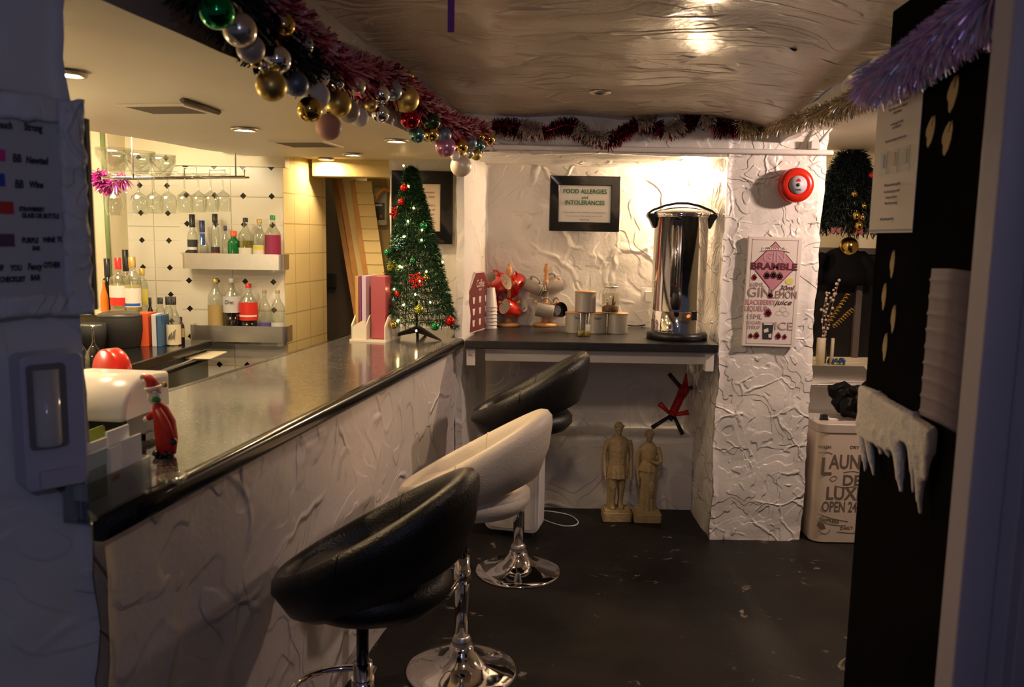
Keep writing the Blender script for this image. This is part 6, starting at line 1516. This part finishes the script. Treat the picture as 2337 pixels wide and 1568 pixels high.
for px in (366, 388):
    b = B(); b.tube([sl(px, 1032), sl(px - 2, 1058)], [.011, .009], 10); q = sl(px - 2, 1058); b.tube([q, (q.x, q.y, .012)], [.009, .010], 10); b.sphere((q.x, q.y - .008, .010), .011, 10, 1, 1.7, .85); b.build('leg', M['black'], t)
b = B(); b.sphere(sl(352, 893), .016, 18); b.build('head', M['skin'], t)
b = B(); b.sphere(sl(351, 905, -.006), .014, 14, 1.1, .8, 1.3); b.sphere(sl(353, 896, -.015), .0045, 8); b.build('beard', M['fluff'], t)
b = B(); b.tube([sl(350, 884), sl(345, 872), sl(338, 862), sl(328, 858)], [.016, .014, .010, .004], 14); b.build('hat', M['santa_red'], t)
b = B(); b.tube([sl(350, 885) + Vector((.0165 * math.cos(a), .0165 * math.sin(a), .003 * math.cos(a))) for a in [2 * PI * k / 16 for k in range(16)]], .0045, 6, closed=True); b.sphere(sl(325, 860), .0065, 10); b.build('hat_trim', M['fluff'], t)
b = B(); b.sphere(sl(376, 878, -.01), .007, 8); b.build('bell', M['b_gold'], t)
b = B(); b.sphere(sl(356, 912, -.018), .009, 8, 1.4, .6, .8); b.build('holly_scarf', C('hol', (.02, .20, .03), .5), t)
# clear dish beside it
p = at(395, 1100, z=CZ)
b = B(); b.lathe([(.0001, .003), (.022, .003), (.03, .014), (.031, .014), (.024, 0), (.0001, 0)], 28, cap=False); tag(b.build('glass_dish', M['acrylic'], loc=(p.x, p.y, CZ)), 'small clear glass dish on the bar in front of the Father Christmas', 'dish')

# ------------------------------------------------------------------ right side: open black door
DROT = R(-94.6); dd = Vector((math.cos(DROT), math.sin(DROT), 0)); dn = Vector((math.sin(DROT), -math.cos(DROT), 0))
DF = at(1995, 600, Y=2.0); DF.z = 0
def ondoor(px, py, off=0.0):
    d = (at(px, py, Y=1) - Vector((0, 0, CAMH))); o = Vector((0, 0, CAMH)); w0 = DF + dn * off
    t = (w0 - o).dot(dn) / d.dot(dn); q = o + d * t
    r = Matrix.Rotation(-DROT, 4, 'Z') @ (q - DF); return r.x, r.z
M['door_black'] = mat('black_door_paint', (.007, .0065, .007), .8, spec=.0, var=.3, bump=.15, bscale=14)
b = B(); b.box(0, .86, 0, .045, .005, 2.135)
dr = struct(b.build('door_1', M['door_black'], loc=DF, rotz=DROT, bevel=.004))
b = B(); b.box(-.006, 0.0, .004, .040, .01, 2.13); b.build('edge_strip', C('edge_metal', (.36, .34, .30), .35, metal=.3), dr)
def doorbox(name, x0, x1, z0, z1, th, m_, parent=None, label=None, cat=None, group=None):
    b = B(); b.box(x0, x1, -th, 0, z0, z1)
    q = DF + dd * 0
    o = b.build(name, m_, loc=DF + dn * .001, rotz=DROT); return o
x0, zt_ = ondoor(2011, 190); x1, _ = ondoor(2112, 190); _, zb_ = ondoor(2060, 531)
t = thing('notice_sheet', 'white printed notice sheet with three small coloured pictures taped to the black door', 'notice', DF + dn * .002, DROT)
zt_ += .02
b = B(); b.box(x0, x1, -.0015, 0, zb_, zt_); b.build('sheet', C('sheet', (.62, .56, .55), .55), t)
b = B(); b.box(x0 + .004, x1 - .004, -.0022, -.001, zb_ + .004, zb_ + .008); b.build('blue_rule', C('rule_blue', (.10, .18, .35), .5), t)
hS = zt_ - zb_; cxs = (x0 + x1) / 2
text(t, 'CORONAVIRUS', .012, cxs, zb_ + hS * .83, C('txt_red', (.55, .05, .02), .5), -.0025, sx=1.0, bold=.0005)
for i, (f, s) in enumerate(((.775, 'Staying COVID-19 secure in 2020'), (.745, 'We confirm we have complied'), (.72, 'with guidance'), (.655, 'on managing the risk'), (.63, 'of COVID-19'), (.56, 'If you have symptoms do not enter'), (.29, 'Wash your hands regularly'), (.25, 'Use the hand gel provided'), (.215, 'Keep your distance'), (.18, 'Wear a face covering'))):
    text(t, s, .0065, cxs, zb_ + hS * f, M['faint_ink'], -.0025, sx=.95)
text(t, 'Thank you for your help', .006, cxs - .02, zb_ + hS * .085, C('rule_blue', (.10, .18, .35), .5), -.0025)
for i, (f, cc) in enumerate(((.25, (.25, .22, .35)), (.5, (.55, .30, .15)), (.75, (.40, .36, .20)))):
    b = B(); xx = x0 + (x1 - x0) * f; b.box(xx - .022, xx + .022, -.0021, -.001, zb_ + hS * .36, zb_ + hS * .50); pn = b.build('picture_panel', C('pic_grey', (.42, .44, .44), .5), t)
    b = B(); b.box(xx - .006, xx + .006, -.0028, -.002, zb_ + hS * .40, zb_ + hS * .48); b.build('picture_figure', mat('pic_%d' % i, cc, .5), pn)
# leaf shaped stickers
def leaf(px, py, hpx, tilt, label, notch=True):
    x, z = ondoor(px, py); h_ = hpx / FPX * 1.75 / 2 * 1.0; w_ = h_ * (.62 if py < 400 else .40)
    out = [(w_ * .55, h_), (w_ * .95, h_ * .55), (w_, 0), (w_ * .7, -h_ * .6), (w_ * .15, -h_), (-w_ * .25, -h_ * .85), (-w_ * .45, -h_ * .45), (-w_ * .85, -h_ * .30), (-w_ * .95, h_ * .05), (-w_ * .55, h_ * .55), (w_ * .0, h_ * .90), (w_ * .28, h_ * .95), (w_ * .12, h_ * .30), (w_ * .30, h_ * .30)]
    t = thing('leaf_sticker', label, 'sticker', DF + dn * .0015 + dd * x + Vector((0, 0, z)), DROT, 'pale leaf stickers on the black door')
    b = B(); b.prism([(p_[0] * math.cos(tilt) - p_[1] * math.sin(tilt), p_[0] * math.sin(tilt) + p_[1] * math.cos(tilt)) for p_ in out], -.002, 0); b.build('sticker_sheet', C('leaf_tan', (.40, .29, .14), .7), t)
leaf(2177, 214, 78, R(-12), 'pale leaf sticker highest on the black door'); leaf(2126, 300, 70, R(-12), 'pale leaf sticker beside the notice, left of the upper pair'); leaf(2164, 315, 74, R(-12), 'pale leaf sticker at the right of the upper pair')
leaf(2039, 603, 70, 0, 'pale leaf sticker topmost of the lower four'); leaf(2020, 677, 70, 0, 'pale leaf sticker, left one in the second row of the lower four'); leaf(2041, 728, 70, 0, 'pale leaf sticker, third from the top of the lower four'); leaf(2022, 792, 72, 0, 'pale leaf sticker lowest on the door, just above the fake snow')
# fake snow drape with icicles
t = thing('fake_snow', 'white fake snow drape with hanging icicles pinned across the black door', 'decoration', DF + dn * .004, DROT)
b = B(); q = lambda px, py: (lambda r: (r[0], -.0, r[1]))(ondoor(px, py, .02))
tops = [(1968, 880), (2000, 893), (2035, 915), (2070, 938), (2105, 960), (2130, 978)]
lows = [(1966, 990), (1998, 1010), (2035, 1030), (2068, 1010), (2100, 1030), (2126, 1040)]
def xz(px, py): r = ondoor(px, py, .02); return r
poly = [xz(*p) for p in tops] + [xz(*p) for p in lows[::-1]]
b.prism(poly, -.030, -.004)
for (xa_, ya_), (xb_, yb_), r0 in (((1972, 960), (1975, 1075), .018), ((1985, 970), (1992, 1085), .016), ((2010, 980), (2010, 1035), .022), ((2030, 990), (2030, 1040), .024), ((2050, 980), (2054, 1118), .020), ((2046, 980), (2044, 1060), .016), ((2085, 990), (2084, 1125), .016), ((2100, 985), (2100, 1172), .018), ((2118, 985), (2112, 1100), .016), ((2000, 905), (2035, 1000), .022), ((2080, 950), (2105, 1010), .022)):
    a_, c_ = xz(xa_, ya_), xz(xb_, yb_); A = Vector((a_[0], -.018, a_[1])); Z_ = Vector((c_[0], -.016, c_[1]))
    b.tube([A, A.lerp(Z_, .5) + Vector((.003, 0, 0)), A.lerp(Z_, .85), Z_], [r0, r0 * .7, r0 * .42, r0 * .30], 10); b.sphere(Z_, r0 * .34, 8)
M['snow'] = mat('fake_snow_wadding', (.66, .62, .62), .9, bump=.5, bscale=90)
b.displace(.004, 30, .002, 80); b.build('snow_drape', M['snow'], t, remesh=.006, smooth_it=4)
# pleated lilac panel
x0, zt_ = ondoor(2143, 613); x1, _ = ondoor(2246, 613); _, zb_ = ondoor(2190, 985)
b = B(); n = 66
b.loft([[(x0, -.012 - .003 * max(0, math.sin(k * .85)) ** 6, zb_ + (zt_ - zb_) * k / n), (x0 + (x1 - x0) * .5, -.012 - .003 * max(0, math.sin(k * .85 + .3)) ** 6, zb_ + (zt_ - zb_) * k / n + .003), (x1, -.012 - .003 * max(0, math.sin(k * .85 + .1)) ** 6, zb_ + (zt_ - zb_) * k / n), (x1, -.002, zb_ + (zt_ - zb_) * k / n), (x0, -.002, zb_ + (zt_ - zb_) * k / n)] for k in range(n + 1)])
M['lilac_fabric'] = mat('lilac_grey_pleated_panel', (.14, .11, .16), .8, var=.12, vscale=20)
tag(b.build('pleated_panel', M['lilac_fabric'], loc=DF + dn * .002, rotz=DROT, fixn=True), 'lilac grey panel with horizontal pleats on the black door beside the white door frame', 'panel')
# near door frame (white jamb) with profile
j0 = at(2259, 610, Y=1.22); 
b = B(); pr = [(0, 0), (.02, -.012), (.045, -.012), (.050, -.004), (.075, -.004), (.080, -.022), (.30, -.026), (.30, .05), (0, .05)]
b.slab([(x * 1.0, y) for x, y in pr], 0, 2.6)
struct(b.build('trim_6', mat('lilac_white_door_frame', (.36, .32, .38), .5, bump=.1), loc=(j0.x, 1.22, 0), bevel=.003))

# ------------------------------------------------------------------ beyond the pillar: laundry bin, sink, window ledge
M['bin_cream'] = mat('cream_enamel_bin', (.66, .55, .45), .35, var=.05)
pb = at(1848, 1240, z=0); Yb_ = pb.y
t = thing('laundry_bin', 'cream metal laundry bin with LAUNDRY DE LUXE OPEN 24 lettering beside the white pillar', 'laundry bin', (pb.x + .21, Yb_ + .14, 0))
hb_ = at(1900, 968, Y=Yb_).z
b = B(); b.rbox(-.20, .20, -.14, .14, .006, hb_ - .05, .06, 2, 10); b.build('body', M['bin_cream'], t, bevel=.004)
b = B(); b.rbox(-.205, .205, -.145, .145, hb_ - .05, hb_, .062, 2, 10); b.build('lid', mat('greyed_cream_lid', (.52, .45, .38), .35), t, bevel=.006)
s_ = lambda px, py: (at(px, py, Y=Yb_).x - (pb.x + .21), at(px, py, Y=Yb_).z)
BI = C('bin_ink', (.16, .12, .09), .5); k2 = Yb_ / FPX
def btx(s, px, py, hpx, sx_=1.0, bold=.001, m_=None, al='LEFT', rot=0):
    x, z = s_(px, py); text(t, s, hpx * k2, x, z, m_ or BI, -.1412, al, 'lettering', sx=sx_, bold=bold, rot=rot)
btx('WASH', 1866, 1020, 7, 1.1, .0004); btx('DRY', 1940, 1021, 7, 1.1, .0004)
btx('L', 1871, 1066, 42, .95, .002); btx('AUNDRY', 1893, 1055, 33, .72, .002); btx('DE', 1922, 1097, 25, 1.0, .0015); btx('LUXE', 1884, 1127, 30, .88, .002)
btx('OPEN 24', 1875, 1157, 25, .60, .0012); btx('EXPRESS', 1870, 1185, 8, 1.1, .0003, rot=R(-8)); btx('DAILY', 1917, 1206, 7, 1.1, .0003, rot=R(4))
for pts in ([(1868, 1033), (1885, 1031), (1900, 1036)], [(1893, 1092), (1900, 1098), (1910, 1092), (1905, 1086), (1896, 1090)], [(1866, 1172), (1900, 1183), (1935, 1190)], [(1866, 1187), (1900, 1197), (1930, 1199)], [(1910, 1213), (1940, 1216), (1965, 1214)], [(1868, 1212), (1885, 1218), (1895, 1208)], [(1925, 1078), (1945, 1075), (1960, 1078)], [(1905, 1108), (1925, 1112), (1950, 1110)]):
    b = B(); b.tube(catmull([(s_(x, y)[0], -.141, s_(x, y)[1]) for x, y in pts], 5), .0016, 5); b.build('scroll_line', BI, t)
for sg in (-1,):
    b = B(); b.prism([s_(1867, 1190), s_(1880, 1196), s_(1884, 1206), s_(1872, 1208), s_(1864, 1200)], -.1415, -.139); b.build('hand_drawing', BI, t)
# sink unit
us = at(1845, 843, Y=4.98); ub = at(1840, 893, Y=4.9)
xs1 = at(1984, 850, Y=4.98).x
t = thing('sink_unit', 'stainless steel sink unit with an upstand behind the laundry bin', 'sink', (us.x - .1, 4.99, 0))
w_ = xs1 - us.x + .12
zu1 = at(1900, 836, Y=4.98).z; zu0 = at(1900, 870, Y=4.98).z
b = B(); b.prism([(0, zu0 - .01), (w_, zu0 - .01), (w_, zu1 - .05), (w_ - .05, zu1), (0, zu1)], 0, .012); b.build('upstand', M['steel'], t)
b = B(); b.box(0, w_ - .02, -.09, .0, zu0 - .02, zu0 - .005); b.build('shelf_lip', M['steel'], t, bevel=.004)
b = B(); b.box(0, w_ - .02, -.0, .01, .55, zu0 - .012); b.build('back_panel', M['steel'], t)
b = B(); b.box(0, w_, -.36, 0.0, .02, .56); b.build('cabinet', M['steel'], t)
b = B(); b.box(0, w_, -.38, 0.0, .562, .58); b.build('drainer', M['chrome'], t)
# black plastic bag and clip on the bin lid
p = at(1945, 945, Y=4.42)
rnd = random.Random(3); b = B(); 
for k in range(40):
    b.sphere((rnd.uniform(-.07, .12), rnd.uniform(-.07, .07), .04 + rnd.uniform(0, .14) * (1 if k % 2 else .5)), rnd.uniform(.025, .05), 12, rnd.uniform(.6, 1.3), rnd.uniform(.6, 1.2), rnd.uniform(.6, 1.2))
b.displace(.03, 16, .014, 45)
mnz = min(v[2] for v in b.v)
tag(b.build('plastic_bag', C('bagblack', (.004, .004, .004), .5, spec=.12), loc=(p.x, Yb_ + .16, hb_ - mnz), remesh=.006), 'crumpled black plastic bag on top of the laundry bin', 'bag')
p = at(1880, 945, Y=Yb_ + .05)
t = thing('binder_clip', 'small black clip and wire hook lying on the laundry bin lid', 'clip', (at(1884, 945, Y=Yb_ + .08).x, Yb_ + .10, hb_ + .001))
b = B(); b.prism([(-.020, 0), (.020, 0), (.016, .028), (-.016, .028)], -.01, .01); b.build('clip_body', M['black'], t)
b = B(); b.tube(catmull([(-.018, 0, .004), (-.05, 0, .012), (-.06, 0, .004), (-.045, 0, -.0), (-.02, 0, .003)], 5), .0014, 5); b.build('wire_hook', M['steel'], t)
b = B(); b.box(.022, .075, -.012, .012, 0, .008); b.build('white_tab', M['white'], t)
# ledge with dark window behind
zl_ = at(1880, 834, Y=5.1).z
b = B(); b.box(xd + .02, 2.6, 5.03, 5.54, zl_ - .04, zl_); struct(b.build('window_1_sill', M['cream']))
bpy.data.objects['window_1_sill'].name = 'trim_7'
wz1 = at(1900, 572, Y=5.5).z
b = B(); b.box(xd + .0, 2.6, 5.50, 5.54, zl_, wz1); wn = struct(b.build('window_1', mat('dark_night_window', (.010, .009, .009), .3, spec=.2)))
b = B(); b.box(xd, 2.6, 5.47, 5.50, wz1 - .02, wz1 + .02); b.build('window_frame', C('winfr', (.08, .06, .05), .5), wn)
b = B(); b.box(2.28, 2.32, 5.47, 5.50, zl_, wz1); b.build('window_frame', C('winfr', (.08, .06, .05), .5), wn)
# candles
def candle(px, top, r_, lab, Y_):
    p = at(px, 800, Y=Y_); h_ = at(px, top, Y=Y_).z - zl_
    t = thing('candle', lab, 'candle', (p.x, Y_, zl_)); rr = sz(r_, Y_)
    b = B(); b.lathe([(.0001, 0), (rr, 0), (rr, h_ - .004), (rr * .9, h_), (.0001, h_ - .004)], 24, cap=False); b.build('wax', C('wax', (.66, .58, .40), .5), t)
    b = B(); b.cyl((0, 0, h_ - .004), (0, 0, h_ + .010), .0015); b.build('wick', M['black'], t)
candle(1873, 771, 10, 'thick cream pillar candle at the edge of the white pillar', 5.10)
candle(1899, 772, 4, 'thin white taper candle to the right of the thick candle', 5.12)
p = at(1908, 828, Y=5.14)
b = B(); rnd = random.Random(4)
for k in range(20): b.sphere((rnd.uniform(-.05, .05), rnd.uniform(-.03, .03), rnd.uniform(.01, .035)), rnd.uniform(.008, .014), 8)
o = b.build('foliage', C('wreath_green', (.03, .09, .04), .5), loc=(0, 0, 0))
t = thing('candle_wreath', 'small wreath of green leaves and blue berries round the taper candle', 'wreath', (p.x, 5.14, zl_)); o.parent = t; o.location = (0, 0, 0)
for dx in (-.03, .01, .035):
    b = B(); b.sphere((dx, -.035, .03), .010, 10); b.build('berry', C('blueb', (.02, .05, .35), .15), t)
# sprig arrangement with gold spirals
p = at(1880, 770, Y=5.2)
t = thing('dried_sprigs', 'white berry sprigs with gold spiral twigs in front of the dark window', 'flower arrangement', (p.x, 5.22, zl_))
def dl(px, py, dy=0): q = at(px, py, Y=5.22 + dy); return Vector((q.x - p.x, dy, q.z - zl_))
for pts in ([(1880, 790), (1885, 720), (1905, 665)], [(1880, 790), (1888, 740), (1916, 640)], [(1878, 790), (1878, 720), (1888, 668)]):
    P_ = catmull([dl(*q_) for q_ in pts], 8); b = B(); b.tube(P_, .002, 5); st_ = b.build('stem', C('stem_brown', (.15, .09, .05), .6), t)
    rnd = random.Random(len(P_) + int(pts[2][0]))
    for q_ in P_[3:]:
        b = B(); b.sphere((0, 0, 0), rnd.uniform(.007, .011), 8); o = b.build('berry', C('wberry', (.42, .33, .28), .6), st_); o.location = q_ + Vector((rnd.uniform(-.012, .012), rnd.uniform(-.012, .012), rnd.uniform(-.008, .008)))
for a_, c_ in (((1893, 735), (1936, 670)), ((1903, 745), (1946, 705))):
    A, Z_ = dl(*a_, -.03), dl(*c_, -.03); ax_ = Z_ - A; u_ = ax_.orthogonal().normalized(); w2 = ax_.normalized().cross(u_)
    b = B(); b.tube([A + ax_ * k / 90 + (u_ * math.cos(k * .62) + w2 * math.sin(k * .62)) * .014 for k in range(91)], .004, 6); b.build('gold_spiral', M['b_gold'], t)
b = B(); b.lathe([(.0001, 0), (.03, 0), (.035, .05), (.022, .10), (.026, .12), (.020, .12), (.0001, .02)], 24, cap=False); b.build('vase', C('vase', (.10, .08, .07), .3), t)
# wall mounted tree with gold baubles
p = at(1940, 520, Y=5.15)
ztt, zbb = at(1938, 350, Y=5.15).z, at(1935, 520, Y=5.15).z
t = thing('wall_christmas_tree', 'dark green Christmas tree hanging in the side room behind the white pillar', 'christmas tree', (at(1938, 430, Y=5.15).x, 5.15, zbb))
sp = []; Ht = ztt - zbb
for k in range(300):
    q = k / 300; rr = .045 + .16 * (1 - q) ** .8; a = 2 * PI * 11 * q; sp.append(Vector((rr * math.cos(a), rr * .7 * math.sin(a), Ht * q)))
tinsel_mesh(sp, .06, 9000, .0035, .004, 44, .5).build('branches', M['t_darkgreen'], t, fixn=False)
b = B(); b.cyl((0, 0, -.03), (0, 0, Ht), .012); b.build('trunk', M['black'], t)
b = B(); b.tube([(0, 0, Ht), (0, .0, Ht + .05), (0, .34, Ht + .10)], .004); b.build('hanging_wire', M['black'], t)
for i, (x, y, r, m_, lab) in enumerate(((1950, 443, 7, 'b_gold', 'small gold bauble highest on the side room tree'), (1954, 492, 9, 'b_gold', 'left gold bauble of the pair low on the side room tree'), (1968, 496, 7, 'b_gold', 'right gold bauble of the pair low on the side room tree'), (1960, 515, 10, 'b_gold', 'gold bauble at the bottom of the side room tree'), (1972, 470, 6, 'b_gold', 'tiny gold bauble on the right of the side room tree'), (1990, 400, 7, 'b_brightred', 'tiny red bauble at the right edge of the side room tree'), (1937, 562, 21, 'b_gold', 'large mirror gold bauble hanging below the side room tree'))):
    bauble(x, y, r, m_, lab, 4.93 if i < 6 else 5.1, 'baubles on the side room tree', stringlen=.02 if i < 6 else .10)
for x, y, lab in ((1907, 526, 'dark red bow at the lower left of the side room tree'), (1958, 530, 'dark red bow under the gold baubles of the side room tree')):
    p = at(x, y, Y=5.0); b = B(); b.prism([(-.028, .02), (-.028, -.02), (0, -.006), (.028, -.02), (.028, .02), (0, .006)], -.006, .006); b.sphere((0, -.004, 0), .009, 8); tag(b.build('red_bow', C('bow_red', (.18, .01, .02), .5), loc=p), lab, 'bow')
# dark jacket hanging in front of the window
p = at(1935, 600, Y=5.32)
t = thing('hanging_jacket', 'dark jacket hanging against the side room window below the tree', 'jacket', (p.x, 5.40, zl_ + .02))
z_ = lambda py: at(1935, py, Y=5.40).z - zl_ - .02
b = B(); b.loft([[(sx_ * rx + cx2, .035 * sy_ , z_(py)) for sx_, sy_ in [(math.cos(2 * PI * k / 24), math.sin(2 * PI * k / 24)) for k in range(24)]] for py, rx, cx2 in ((650, .15, .02), (630, .155, .02), (600, .15, .01), (580, .13, .0), (570, .09, .0), (565, .03, .0))]); b.displace(.008, 12, .003, 40); b.build('jacket_body', C('jacket', (.005, .005, .006), .9, spec=.05), t)
for s in (-1, 1):
    b = B(); b.tube([(s * .12, 0, z_(582)), (s * .17 + .01, -.01, z_(610)), (s * .18 + .01, -.01, z_(650))], [.035, .04, .036], 12); b.build('sleeve', C('jacket', (.005, .005, .006), .9, spec=.05), t)
b = B(); b.tube([(0, 0, z_(566)), (0, 0, z_(556)), (.02, .0, z_(552)), (.02, .10, z_(552))], .004); b.build('hook', M['steel'], t)
cable('black_cable', [at(1885, 308, Y=5.0), at(1930, 318, Y=5.0), at(1975, 316, Y=5.0), at(2040, 310, Y=5.0)], .005, M['black'], 'thin black cable strung below the side room ceiling')
p = at(2003, 272, Y=5.0); b = B(); b.lathe([(.06, -.02), (.06, .02), (.0001, .02)], 28, mtx=RX, cap=False); tag(b.build('red_disc', C('disc_red', (.30, .03, .02), .4), loc=p), 'dull red round disc just visible beside the black door edge', 'disc')
